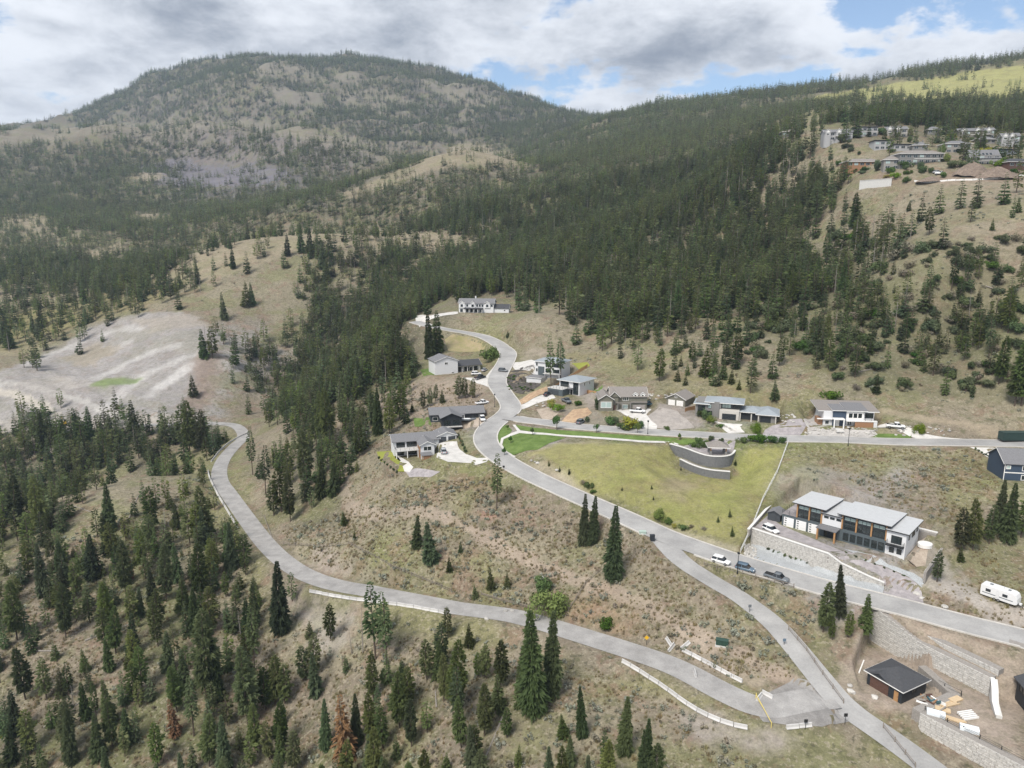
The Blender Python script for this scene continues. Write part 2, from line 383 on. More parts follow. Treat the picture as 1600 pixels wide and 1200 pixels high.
def leaf_mat(name, c1, c2, rand=.3, warm=None, transl=.25):
    """needles and leaves: each plant a little different, two tones mottled by noise"""
    m, nt, N, L, b = new_mat(name)
    b.inputs['Roughness'].default_value = .75; b.inputs['Specular IOR Level'].default_value = .2
    oi = N.new('ShaderNodeObjectInfo'); tc = N.new('ShaderNodeTexCoord')
    n = N.new('ShaderNodeTexNoise'); n.inputs['Scale'].default_value = .9; n.inputs['Detail'].default_value = 4; L.new(tc.outputs['Object'], n.inputs['Vector'])
    mr = N.new('ShaderNodeMapRange'); L.new(n.outputs['Fac'], mr.inputs[0]); mr.inputs[1].default_value = .3; mr.inputs[2].default_value = .7
    mx = N.new('ShaderNodeMix'); mx.data_type = 'RGBA'; L.new(mr.outputs[0], mx.inputs['Factor']); mx.inputs['A'].default_value = (*c1,1); mx.inputs['B'].default_value = (*c2,1)
    hs = N.new('ShaderNodeHueSaturation'); L.new(mx.outputs['Result'], hs.inputs['Color'])
    def rnd(lo, hi, mul):
        w = N.new('ShaderNodeMath'); w.operation = 'MULTIPLY'; L.new(oi.outputs['Random'], w.inputs[0]); w.inputs[1].default_value = mul
        fr = N.new('ShaderNodeMath'); fr.operation = 'FRACT'; L.new(w.outputs[0], fr.inputs[0])
        q = N.new('ShaderNodeMapRange'); L.new(fr.outputs[0], q.inputs[0]); q.inputs[3].default_value = lo; q.inputs[4].default_value = hi; return q.outputs[0]
    L.new(rnd(.478, .53, 1), hs.inputs['Hue']); L.new(rnd(.80, 1.18, 7.13), hs.inputs['Saturation']); L.new(rnd(1-rand, 1+rand, 17.7), hs.inputs['Value'])
    L.new(hs.outputs[0], b.inputs['Base Color'])
    if transl:
        tr = N.new('ShaderNodeBsdfTranslucent'); L.new(hs.outputs[0], tr.inputs['Color'])
        ms = N.new('ShaderNodeMixShader'); ms.inputs[0].default_value = transl
        L.new(b.outputs[0], ms.inputs[1]); L.new(tr.outputs[0], ms.inputs[2]); L.new(ms.outputs[0], N['Material Output'].inputs['Surface'])
    return m

# ------------------------------------------------------------------ roads
R_main = road_line([(1900,1072),(1690,1018),(1575,989),(1500,971),(1400,948),(1300,922),(1240,905),(1155,879),(1100,860),(1039,836),(1000,820),(959,803),(915,783),(872,762),(830,742),(790,721),(768,704),(758,690),(759,676),(770,662),(788,651),(800,640),(795,626),(779,606),(775,592),(786,574),(796,556),(790,543),(770,532),(740,523),(700,515),(670,508),(648,501)], zwin=14)
R_street = road_line([(792,652),(850,660),(900,666),(1000,674),(1100,680),(1200,684),(1300,687),(1400,689.5),(1500,691.5),(1700,694),(1950,698)], zwin=14)
R_branch = road_line([(1028,832),(1042,858),(1062,884),(1110,912),(1165,938),(1210,972),(1245,1015),(1278,1058),(1320,1105),(1390,1155),(1470,1215)], zwin=14)
R_lower = road_line([(1300,1092),(1240,1098),(1190,1105),(1130,1083),(1060,1044),(990,1011),(900,987),(830,971),(740,951),(660,938),(600,930),(530,917),(470,897),(425,862),(385,812),(358,772),(340,745),(346,722),(366,697),(384,682),(372,665),(340,662),(280,661),(200,666)], zwin=20)
def weld(a, b, r0, r1, dz=-.02):
    """bring one road to another's height where they meet"""
    for p in a:
        d = np.hypot(b[:,0]-p[0], b[:,1]-p[1]); k = d.argmin(); w = 1-float(sstep(r0, r1, d[k])); p[2] = p[2]*(1-w)+(b[k,2]+dz)*w
weld(R_branch, R_main, 5, 13); weld(R_street, R_main, 6, 20); weld(R_lower, R_branch, 4, 16)
ROADW = np.zeros_like(ZZ); ROADD = np.full_like(ZZ, 1e9)
# ------------------------------------------------------------------ terraces and house pads (heights in metres)
def pad_px(pix, z=None, blend=3.0):
    poly = [on_plane(q[0], q[1], q[2] if len(q) > 2 else z) for q in pix]
    grade_pad(poly, blend); return poly
# ------------------------------------------------------------------ grading: pads first, then roads
SITES = {}
def site(name, a, z, yaw, x0, x1, y0, y1, blend=5.0, grade=True):
    """a building plot: origin under pixel a at height z, turned by yaw, levelled over its footprint"""
    o = on_plane(a[0], a[1], z); t = math.radians(yaw); ex_, ey_ = np.array((math.cos(t), math.sin(t))), np.array((-math.sin(t), math.cos(t)))
    if grade: grade_pad([np.array((*(o[:2]+ex_*x+ey_*y), z)) for x, y in ((x0,y0),(x1,y0),(x1,y1),(x0,y1))], blend)
    SITES[name] = (o, t); return o
def site_pad(name, x0, x1, y0, y1, z, blend):
    o, t = SITES[name]; a, b = np.array((math.cos(t), math.sin(t))), np.array((-math.sin(t), math.cos(t)))
    grade_pad([np.array((*(o[:2]+a*x+b*y), z)) for x, y in ((x0,y0),(x1,y0),(x1,y1),(x0,y1))], blend)
# the long white house: forecourt, ramp and the chip-covered bank under its wall
def lift(L_, z, o=0.0):
    """a wall's foot line moved sideways (positive: to the low side) and set to a height"""
    L_ = np.asarray(L_, float); t = np.gradient(L_[:,:2], axis=0); t /= np.linalg.norm(t, axis=1)[:,None]; q = L_.copy(); q[:,0] += t[:,1]*o; q[:,1] -= t[:,0]*o
    q[:,2] = z; return list(q)
IN = -1.25        # ground behind a wall starts this far back, inside the wall's body
MW = np.array([on_plane(1174,826,4.9), on_plane(1294,866,4.9), on_plane(1382,910,.9)])       # foot line of the big wall, left to right
mi = lift(MW, 4.6, IN)
mo, mt = on_plane(1221,820,4.6), math.radians(-43); mex, mey = np.array((math.cos(mt), math.sin(mt), 0)), np.array((-math.sin(mt), math.cos(mt), 0))
grade_pad([mo+mex*x_+mey*y_+[0,0,z_] for x_, y_, z_ in ((-9,15.2,2.6),(36,15.2,2.6),(36,19,3.4),(-9,19,3.4))], 10)
grade_pad([mo+mex*x_+mey*y_+[0,0,z_] for x_, y_, z_ in ((-12,-4,.9),(-9,-4,.4),(-5,15,2.2),(-9,15,2.6))], 6)
grade_pad([on_plane(1198,800,4.6), mi[0], mi[1], on_plane(1420,872,4.6), on_plane(1455,835,4.6), on_plane(1250,772,4.6)], .6)
grade_pad([mi[1]*[1,1,0]+[0,0,4.4], mi[2]*[1,1,0]+[0,0,.3], on_plane(1440,945,-.5), on_plane(1436,925,.6), on_plane(1330,872,4.4)], .8)
fr = lift(MW, [.5,.0,-.4], -.25); bk = [on_plane(1152,868,.5), on_plane(1285,906,0), on_plane(1385,934,-.4)]
grade_pad([fr[0], fr[1], bk[1], bk[0]], .5); grade_pad([fr[1], fr[2], bk[2], bk[1]], .5)
# terraces by the dark garage
W2L = np.array([on_plane(x_, y_, -2.7) for x_, y_ in ((1362,962),(1400,984),(1460,1016),(1530,1050),(1549,1060))])       # foot line of the tall wall behind the garage
W4L = np.array([on_plane(x_, y_, -6.5) for x_, y_ in ((1438,1114),(1480,1136),(1530,1162),(1600,1198),(1650,1224))])     # yard wall
W5L = np.array([on_plane(x_, y_, -6.5) for x_, y_ in ((1446,1040),(1472,1062),(1500,1086),(1475,1098),(1438,1114))])    # step between garage and yard
yard = [*lift(W2L, -6.6, -.25)[2:], on_plane(1575,1090,-6.6), on_plane(1660,1120,-6.6), *lift(W4L, -6.6, IN)[::-1], *lift(W5L[::-1], -6.6, IN)[1:4]]
grade_pad([*lift(W2L, -2.7, IN), on_plane(1660,1062,-2.7), on_plane(1660,1030,-2.4), on_plane(1500,980,-2.4), on_plane(1405,957,-2.0)], .7)
grade_pad(yard, .6)
grade_pad([*lift(W4L, -10.4, -.25), on_plane(1650,1290,-11.5), on_plane(1480,1230,-11), on_plane(1420,1150,-9.8)], .6)
GPAD = [*lift(W2L, -8.6, -.25)[:2], W5L[0]*[1,1,0]+[0,0,-8.6], *lift(W5L[::-1], -8.6, -.25)[::-1][1:], on_plane(1408,1112,-8.6), on_plane(1350,1085,-8.6), on_plane(1335,1050,-8.6)]
grade_pad(GPAD, .6)
# lookout terrace
LWP = ((1046,696),(1070,702.5),(1090,710.5),(1107,715.5),(1130,716.5),(1146,713),(1152,700)); LW2P = ((1062,718),(1080,727),(1105,735),(1141,738))
LWa = np.array([on_plane(x_, y_, 12.6) for x_, y_ in LWP]); LWb = np.array([on_plane(x_, y_, 9.6) for x_, y_ in LW2P])
pad_px([(1030,735,8.6),(1060,722,8.6),(1080,731,8.0),(1105,739,7.6),(1141,742,7.6),(1168,735,8.4),(1150,775,6.6),(1090,775,6.6)], None, 7.0)
grade_pad([*lift(LWa, 12.6, IN), on_plane(1120,692,12.6)], .6)
grade_pad([*lift(LWa, 9.5, -.25)[:6], *lift(LWb, 9.5, IN)[::-1]], .6)
grade_pad([*lift(LWb, 7.6, -.25), on_plane(1145,752,7.4), on_plane(1080,748,7.6), on_plane(1055,732,8.0)], .8)
pad_px([(684,700),(714,697),(728,707),(745,715),(735,723),(700,722),(684,714)], 9.3, 2.5)
site('mansion', (1221,820), 4.6, -43, 0, 30.5, 0, 13, grade=False)
site('garage', (1354,1068), -8.6, -62, 0, 7.5, 0, 7.8, grade=False)
site('wood', (617,717), 6.0, 16, -2, 13.6, -5, 9, 2.5)
site('black_gable', (673,660), 11.0, 12, -1, 21, -.5, 9, 3)
site_pad('black_gable', 1.5, 13, -11.5, -6.5, 7.9, 2.5)
site('white_gable', (680,586), 17.6, 24, -1, 24, -1, 11, 4)
site('farm', (717,488), 38.2, -8, -1, 32, -2, 10, 5)
site('white_tall', (836,590), 19.8, -28, -3, 13, -1, 10, 3)
site_pad('white_tall', -5, 7, -8.5, -.9, 18.1, 1.5)
site('deck_house', (861,614), 17.3, -38, -1, 13, -3, 14, 4)
site('craftsman', (936,640), 16.9, 0, -1, 19, -2, 11, 4)
site('olive_garage', (1041,632), 18.2, -34, -1, 8, 0, 10, 3)
site('dark_modern', (1086,650), 17.3, -20, -1, 28, -2, 11, 4)
site('white_navy', (1278,664), 17.7, -7, -1, 20, -1, 10, 4)
site('navy', (1567,750), 12.3, -10, -1, 16, 0, 10, 4)
site('edge', (1580,1092), -6.6, -100, 0, 13, 0, 9, grade=False)
site('container', (1567,689), 17.9, 0, 0, 9, 0, 3, 2)
R_ALL = 1
ROAD0 = ZZ.copy()
for pl, hw in ((R_branch, 3.2), (R_lower, 3.6), (R_street, 3.8), (R_main, 4.2)):
    grade_road(pl, hw)
grade_pad(GPAD, .6); grade_pad(yard, .6)          # cut back into the road's shoulder where the walls hold it

GMAP = """
tttttttttttttttttttttttttttttttttttttttttttttttttt
tttttttttttttttttttttttttttttttttttttttttttttttttt
fffffffffffffffffffffffffffffffffffffffffffffffooo
fffffffffftttttfffffffffffffffffffffffffffffffoooo
fffffffrrtrttrrrttffrrrrfffffffffffffffffooooooooo
ffffffrrrrrtrrrrrrrtrrrrrrffffffffffffooooofffffff
ttttttttttrrrrtttrrrrrrfffffffffffffffftffffffffff
tttfffttrrrrrrrrrttttttttfffffffffffftttttttttbbbb
fffrffffppppppprrttttttttffffffffffffftttttttttbbb
ffffffffppppppppfffttffffffffffffffffttttttttttttt
tttffffftffffffffffffffffffffffffffffftttttttttttt
ttttffffffffftttttttttttfffffffffffffffttttttttttt
ffffffftffttttttttttftttfffffffffffffffffftttttttt
fffffftttttttttttttffffffffffffffffffffffffttttttt
tttttttttttttttfffffffffffttffttfffffffffffffttttt
oooottttbbbbbtfffffffftttttttttttttfffffffffffffff
oootyybyybyyyttffffffttootttttttttttttffffffffffff
ttyywwyyyywwyybfffffftttottttttttotttttfffffffffff
tyyyyyygoywyybbffffftttttttttttttttoottotffffffftt
yyyyyyyyyyybbbfffftbbbbbttttttttoooootoottttttttttt
yywyyyywyyybbbbffftbbbbbbbbbbbbbbbyyybbbbbottbbttt
bbybbbbbbboobtffffbbbbbyyyyyoogoogggggggggobbbbbbb
ffffffffoooobtfffttbboooobbbttoooooooooooooobtooot
fffttttbtooobtfffttttboobbbtttoooooooooobbbybbooot
fttttttbtoootbffftbbttobbbbbbboooooooooobyybbboobb
ftttbttbtoottbfftttttbobbbbbbbboooooooobyyyybbbobb
fbtttffftotttbttttootbbbbttbbbbbooooooyyyyyybbbbbb
fbttttffftttobttoooottootttttbbbbbtoooyyyyyybbbbbb
fbbtffffffttobbbtttttobootbbttttbbbbbbyyyyyybbbbbb
fbbbffffffttobbbttoooobootttbbttbbbbbttbyyyybbbbbb
fbbbbfffffbttooooooooooobtbbtttbbbtttbttttbbbbbbbb
bbbbbfffffbbbttttobbbooootbbbbbbbbbbttbbbbbbbbbbbb
bbbbbbffffbbbttttttbbtttbbootbtbtbbbtbtbbbbbbbbbbb
bbbbbbbffffbbbbbbbbbbbbttbbbooooottoobbbbbbbbbbbbb
fbbbbbffffffffbbbbbbbbbbbbttttbbtoooobbbbbbbbbbbbb
ffffbbfffffffffbbbbbbbbbbbbttttbbbbbbbbbbboobbbbbb
ffffffffffffffffffbbbbbbbbbbtttttbbbbbbtttooobbbbb
fffffffffffffffffffbbbbbbbbbbttttbbbbbbtttttobbbbb
""".split()
PAL = {'t': (.275,.238,.16), 'g': (.16,.20,.06), 'o': (.235,.22,.105), 'b': (.248,.205,.148), 'y': (.32,.30,.285), 'w': (.46,.43,.40),
       'f': (.16,.145,.095), 'r': (.235,.205,.175), 'p': (.17,.165,.18)}
GCOL = np.array([[PAL[ch] for ch in (r+'t'*50)[:50]] for r in GMAP])
PX, PY, _ = project(XX, YY, ZZ)
wx = PX + fbm(XX/14, YY/14, 71, 3)*26*np.clip(220/YY, .25, 1) + fbm(XX/90, YY/90, 75, 2)*10; wy = PY + fbm(XX/14, YY/14, 81, 3)*20*np.clip(220/YY, .25, 1)
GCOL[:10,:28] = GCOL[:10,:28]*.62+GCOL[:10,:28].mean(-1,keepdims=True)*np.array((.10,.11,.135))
GCOL = GCOL*.70+GCOL.mean(-1,keepdims=True)*.10
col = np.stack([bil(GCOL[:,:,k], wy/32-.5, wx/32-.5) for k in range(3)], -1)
wild = np.ones_like(ZZ)
def paint_line(pix, width, c, amount=.8, blend=1.2):
    p = densify(smooth_line(np.array([hit(*q) for q in pix]), 2), 1.0)
    w = window_of(p[:,0], p[:,1], width+3)
    d, _ = dist_to(p, XX[w], YY[w])
    d = d + fbm(XX[w]/3, YY[w]/3, 93, 2)*width*.5
    k = (1-sstep(width*.5, width*.5+blend, d))[...,None]*amount; c = np.array(c)*.84
    col[w] = col[w]*(1-k) + np.array(c)*k; wild[w] = wild[w]*(1-k[...,0])
def paint_poly(pix, c, amount=.85, blend=3.0, noise=2.0):
    p = [hit(*q) for q in pix]; xs = [q[0] for q in p]; ys = [q[1] for q in p]
    w = window_of(xs, ys, blend+6); X, Y = XX[w], YY[w]
    s = np.where(in_poly(p, X, Y), -1, 1)*edge_dist(p, X, Y) + fbm(X/5, Y/5, 97, 3)*noise
    k = (1-sstep(-blend*.5, blend*.5, s))[...,None]*amount; c = np.array(c)*.84
    col[w] = col[w]*(1-k) + np.array(c)*k; wild[w] = wild[w]*(1-.7*k[...,0])
GREY, PALE, TANP, PINK, OCH = (.33,.315,.30), (.52,.49,.46), (.40,.335,.265), (.33,.20,.145), (.24,.215,.085)
# quarry benches, haul tracks and washes
paint_poly([(-30,600),(60,560),(130,515),(210,490),(300,490),(345,530),(330,570),(300,610),(270,645),(200,650),(120,668),(-30,672)], (.335,.315,.305), .95, 6, 4)
for a in ([(45,570),(75,553),(125,535)], [(150,590),(210,560),(275,540)], [(200,600),(250,575),(310,552)], [(230,620),(270,590),(300,570)], [(165,520),(200,512),(215,515)], [(180,545),(200,535)], [(250,605),(310,560)], [(160,640),(210,600)]):
    paint_line(a, 3.5, (.55,.53,.51), .55, 5)
paint_line([(0,612),(40,622),(70,635),(85,652),(80,665)], 5, (.50,.46,.40), .9)
paint_line([(0,600),(60,603),(120,622),(160,640),(195,655)], 4, (.47,.45,.42), .8)
paint_line([(0,665),(90,667),(200,662),(280,658)], 9, (.42,.39,.35), .8)
paint_poly([(140,602),(165,590),(220,592),(215,598),(160,606)], (.17,.24,.07), .8, 4, 2)
paint_poly([(0,495),(60,480),(120,470),(210,440),(300,440),(230,480),(120,510),(0,550)], OCH, .55, 12, 5)
# trails on the bare slopes
paint_line([(700,805),(760,845),(830,875),(900,905),(980,935),(1080,985),(1150,1020),(1230,1062)], 3.0, (.37,.30,.24), .8)
paint_line([(700,805),(640,800),(590,805),(540,790),(540,740),(530,690),(530,640),(560,610)], 3.0, (.36,.295,.24), .7)
paint_line([(1180,1060),(1120,1040),(1080,1015),(1060,990)], 2.5, (.36,.30,.24), .7)
paint_line([(1440,905),(1500,925),(1560,955),(1640,985)], 4.5, (.40,.365,.33), .8)
paint_line([(1420,850),(1470,890),(1520,930)], 5, (.37,.34,.31), .7)
paint_line([(1370,648),(1440,655),(1500,662),(1560,680)], 2.5, (.36,.30,.22), .7)
paint_line([(820,560),(840,545),(855,560),(830,575)], 5, (.37,.32,.26), .6)
paint_poly([(740,800),(760,795),(785,808),(765,812)], (.40,.22,.17), .7, 3, 2)
paint_poly([(860,925),(930,925),(1010,975),(960,1000),(880,960)], (.30,.19,.125), .6, 8, 4)
paint_poly([(560,640),(620,600),(700,590),(760,600),(770,640),(720,660),(620,650)], (.34,.275,.225), .7, 8, 3)
paint_poly([(900,590),(985,610),(1010,640),(930,640),(890,615)], (.33,.29,.26), .85, 4, 2)
paint_poly([(1030,630),(1075,625),(1100,668),(1055,672),(1015,668)], (.30,.27,.25), .9, 3, 1)
paint_poly([(880,672),(880,640),(930,640),(960,662),(1000,672),(960,676)], (.29,.255,.23), .85, 3, 1)
paint_poly([(1180,760),(1260,720),(1340,740),(1400,800),(1440,840),(1300,790),(1220,775)], (.33,.305,.285), .6, 8, 5)
paint_poly([(1340,1010),(1380,985),(1500,1050),(1560,1090),(1600,1090),(1600,1210),(1500,1170),(1440,1120),(1380,1110),(1300,1070)], (.36,.30,.25), .9, 4, 2)
paint_poly([(1390,955),(1600,1030),(1600,1120),(1520,1060),(1380,985)], (.37,.305,.245), .9, 3, 1)
paint_poly([(1090,1105),(1180,1140),(1270,1140),(1250,1175),(1130,1180),(1040,1110)], (.345,.31,.28), .8, 4, 3)
paint_poly([(500,850),(560,880),(620,905),(560,910),(500,895),(470,870)], (.36,.31,.27), .8, 5, 3)
paint_poly([(450,940),(560,945),(560,1010),(480,1030),(455,990)], (.36,.325,.29), .8, 8, 4)
paint_poly([(830,700),(900,690),(1040,705),(1040,712),(900,712),(850,720)], (.38,.335,.25), .7, 3, 2)
paint_poly([(815,725),(850,718),(900,750),(940,790),(905,775),(850,745)], (.42,.36,.28), .8, 3, 1.5)
paint_line([(880,742),(930,780),(1000,810),(1060,832),(1150,862)], 1.6, (.42,.38,.28), .7)
paint_poly([(860,560),(1000,580),(1010,590),(1100,600),(1180,640),(1240,640),(1230,620),(1100,590),(1000,570),(900,550)], (.25,.23,.11), .6, 8, 3)
paint_poly([(1290,285),(1410,300),(1500,268),(1600,262),(1600,285),(1480,292)], (.27,.20,.155), .8, 5, 3)
for q in ((1420,290,1600,330),):
    paint_poly([(q[0],q[1]),(q[2],q[1]-5),(q[2],q[3]+120),(q[0]-60,q[3]+60)], (.30,.255,.19), .5, 20, 8)
paint_poly([(1180,400),(1330,395),(1600,430),(1600,640),(1300,600),(1180,520)], (.17,.165,.095), .6, 14, 8)
paint_poly([(830,708),(880,692),(1050,705),(1062,740),(1150,742),(1170,700),(1227,700),(1160,850),(1080,822),(940,775),(880,738)], (.29,.28,.105), .85, 4, 2)
for q in ([(960,740),(1000,745),(990,765),(950,760)], [(1090,770),(1150,765),(1140,800),(1100,795)], [(1010,800),(1050,790),(1080,805),(1050,815)], [(1160,720),(1200,715),(1180,760),(1150,765)]): paint_poly(q, (.25,.27,.085), .55, 7, 5)
paint_poly([(1040,745),(1090,750),(1070,780),(1020,770)], (.29,.245,.165), .7, 6, 4)
paint_poly([(230,205),(330,198),(450,208),(520,222),(600,252),(520,264),(400,250),(270,245),(225,230)], (.215,.19,.185), .7, 20, 14)
paint_poly([(200,258),(270,247),(400,252),(460,275),(400,292),(300,292),(240,287)], (.175,.165,.195), .9, 16, 12)
paint_poly([(1150,172),(1300,146),(1450,122),(1600,102),(1750,90),(1750,150),(1600,152),(1450,162),(1300,162),(1190,174)], (.36,.35,.14), .95, 16, 12)
for q, c in (([(0,560),(60,545),(110,520),(60,520),(0,535)], (.30,.26,.17)), ([(300,560),(345,540),(348,600),(318,645),(285,640),(300,600)], (.25,.185,.145)), ([(20,600),(90,585),(140,600),(80,620)], (.40,.37,.34)), ([(210,500),(300,492),(330,510),(240,520)], (.36,.32,.27)), ([(90,560),(150,535),(190,545),(130,575)], (.33,.285,.22))): paint_poly(q, c, .7, 8, 6)
TAN2 = (.335,.285,.20)
for q in ([(240,440),(300,398),(380,374),(470,362),(560,362),(700,368),(735,380),(735,395),(640,385),(560,382),(470,390),(400,415),(300,445)], [(530,302),(600,275),(650,258),(700,230),(745,222),(800,235),(830,262),(790,262),(740,258),(690,264),(620,288),(540,312)],
    [(0,208),(100,200),(230,195),(330,186),(450,196),(540,212),(620,245),(600,254),(500,226),(400,212),(300,208),(200,218),(0,224)], [(400,100),(480,106),(570,118),(560,134),(470,130),(400,122)], [(410,145),(500,143),(505,168),(420,167)], [(530,140),(600,138),(645,160),(600,178),(540,172)], [(640,120),(740,135),(790,160),(740,172),(690,152)], [(195,280),(230,268),(260,275),(240,285)], [(200,335),(240,330),(270,345),(215,345)], [(0,340),(50,338),(90,350),(60,358),(0,356)], [(120,400),(190,378),(195,392),(130,412)]):
    paint_poly(q, TAN2 if q[0][1] > 225 else (.25,.225,.18), .7, 16, 12)
def make_ground():
    me = bpy.data.meshes.new('ground')
    nv = NR*NC; co = np.stack([XX, YY, ZZ], -1).reshape(-1).astype(np.float32)
    idx = np.arange(nv).reshape(NR, NC)
    q = np.stack([idx[:-1,:-1], idx[:-1,1:], idx[1:,1:], idx[1:,:-1]], -1).reshape(-1, 4)
    me.vertices.add(nv); me.vertices.foreach_set('co', co)
    me.loops.add(q.size); me.loops.foreach_set('vertex_index', q.ravel().astype(np.int32))
    me.polygons.add(len(q)); me.polygons.foreach_set('loop_start', np.arange(0, q.size, 4, dtype=np.int32))
    me.polygons.foreach_set('loop_total', np.full(len(q), 4, np.int32)); me.polygons.foreach_set('use_smooth', np.ones(len(q), bool))
    me.update(calc_edges=True)
    a = me.color_attributes.new('gcol', 'FLOAT_COLOR', 'POINT'); a.data.foreach_set('color', np.concatenate([col, np.ones((NR,NC,1))], -1).reshape(-1).astype(np.float32))
    w = me.attributes.new('wild', 'FLOAT', 'POINT'); w.data.foreach_set('value', wild.reshape(-1).astype(np.float32))
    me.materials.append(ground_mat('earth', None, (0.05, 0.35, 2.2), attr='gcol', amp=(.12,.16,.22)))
    return tag(obj('ground', me), kind='structure')
make_ground()
ASPH = ground_mat('asphalt', ((.30,.295,.29),(.35,.344,.336)), (0.03, 0.16, 2.4), bump=.1, rough=.85, amp=(.12,.08,.10))
GRAV = ground_mat('gravel_road', ((.285,.276,.268),(.335,.325,.315)), (0.05, 0.3, 4.0), bump=.3, amp=(.1,.1,.14))
CONC = ground_mat('concrete', ((.50,.485,.46),(.57,.55,.525)), (0.08, 0.5, 5.0), bump=.08, rough=.8, amp=(.05,.06,.06))
KERBM = ground_mat('kerb_concrete', ((.46,.44,.41),(.52,.50,.47)), (0.08, 0.5, 5.0), bump=.05, rough=.85, amp=(.06,.06,.06))
PAVER = ground_mat('pavers', ((.27,.25,.255),(.33,.305,.31)), (0.08, 0.7, 3.0), bump=.15, amp=(.08,.12,.1))
LAWN = ground_mat('lawn', ((.10,.155,.04),(.13,.185,.055)), (0.06, 0.4, 5.0), bump=.3, amp=(.12,.12,.2))
LAWN2 = ground_mat('dry_lawn', ((.26,.26,.06),(.21,.24,.05)), (0.09, 0.5, 5.0), bump=.3, amp=(.12,.12,.2))
MULCH = ground_mat('mulch', ((.06,.055,.05),(.10,.09,.08)), (0.1, 0.8, 5.0), bump=.4, amp=(.1,.2,.3))
RIPRAP = ground_mat('pale_stone_chips', ((.42,.44,.45),(.33,.34,.35)), (0.2, 1.0, 6.0), bump=.5, amp=(.1,.2,.4))
YARD = ground_mat('yard_earth', ((.35,.29,.235),(.40,.34,.28)), (0.1, 0.5, 4.0), bump=.3, amp=(.1,.12,.15))
CLAY = ground_mat('bare_clay', ((.36,.245,.165),(.42,.31,.20)), (0.1, 0.6, 4.0), bump=.3, amp=(.1,.15,.2))
def normals2(pl):
    t = np.gradient(pl[:,:2], axis=0); t /= np.linalg.norm(t, axis=1)[:,None]+1e-9
    return np.stack([t[:,1], -t[:,0]], 1)      # to the right of the direction of travel
def strip(name, pl, a, b, dz, m, thick=0.0):
    """a band along a line between the side offsets a and b"""
    n = normals2(pl); v = []
    offs = [(a, -thick), (a, 0), (b, 0), (b, -thick)] if thick else [(a,0),((a+b)/2,.03 if abs(b-a) > 4 else 0),(b,0)]
    for p, q in zip(pl, n):
        for o, zz in offs: v.append((p[0]+q[0]*o, p[1]+q[1]*o, p[2]+dz+zz))
    k = len(offs); f = []
    for i in range(len(pl)-1):
        for j in range(k-1): f.append((i*k+j, i*k+j+1, (i+1)*k+j+1, (i+1)*k+j))
    if thick: f += [(3,2,1,0), tuple((len(pl)-1)*k+j for j in range(4))]
    return tag(obj(name, mesh(name, v, f, m)), kind='structure')
strip('gravel_road', R_lower, -3.3, 3.3, -.02, GRAV, 0)
strip('branch_road', R_branch, -2.9, 2.9, 0.0, ASPH, 0)
strip('street', R_street, -3.8, 3.8, 0.02, ASPH, 0)
strip('road', R_main, -4.0, 4.0, 0.05, ASPH, 0)
def part_of(pl, a, b):
    return pl[int(a*len(pl)):int(b*len(pl))]
def cut_near(pl, keep):
    """split a line where it must stay open"""
    out = []; cur = []
    for p, k in zip(pl, keep):
        if k: cur.append(p)
        elif cur: out.append(np.array(cur)); cur = []
    if cur: out.append(np.array(cur))
    return [c for c in out if len(c) > 3]
def far_from(pl, other, r):
    d = np.sqrt(((pl[:,None,:2]-other[None,:,:2])**2).sum(-1)).min(1); return d > r
for side in (-1, 1):
    a, b = sorted((side*4.0, side*4.45))
    n = normals2(R_main)*side*4.2; e = R_main.copy(); e[:,:2] += n
    ok = far_from(e, R_street, 4.6) & far_from(e, R_branch, 4.0)
    for seg in cut_near(R_main, ok): strip('kerb', seg, a, b, 0.17, KERBM, .35)
    a, b = sorted((side*3.8, side*4.2)); n = normals2(R_street)*side*4.0; e = R_street.copy(); e[:,:2] += n
    for seg in cut_near(R_street, far_from(e, R_main, 5.2)): strip('kerb', seg, a, b, 0.10 if side > 0 else .06, KERBM, .3)
def drape(name, pix, m, dz=.09, kind='structure', step=1.6, world=None):
    """a sheet that follows the ground inside an outline"""
    poly = world if world is not None else [hit(*q) for q in pix]
    bd = densify(np.array([*poly, poly[0]], float), step)[:-1]
    xs, ys = bd[:,0], bd[:,1]
    gx, gy = np.meshgrid(np.arange(xs.min(), xs.max(), step), np.arange(ys.min(), ys.max(), step)); gx = gx.ravel(); gy = gy.ravel()
    ins = in_poly(poly, gx, gy) & (edge_dist(poly, gx, gy) > step*.5)
    P2 = [Vector((x, y)) for x, y in bd[:,:2]] + [Vector((x, y)) for x, y in zip(gx[ins], gy[ins])]
    nb = len(bd)
    vo, _, fo, _, _, _ = delaunay_2d_cdt(P2, [(i, (i+1)%nb) for i in range(nb)], [list(range(nb))], 1, 1e-4)
    z = h_at([v.x for v in vo], [v.y for v in vo])+dz
    o = obj(name, mesh(name, [(v.x, v.y, zz) for v, zz in zip(vo, z)], [tuple(f) for f in fo], m))
    w = window_of(xs, ys, 2); MASK[w] = np.maximum(MASK[w], in_poly(poly, XX[w], YY[w])*1.0)
    return tag(o, kind=kind)
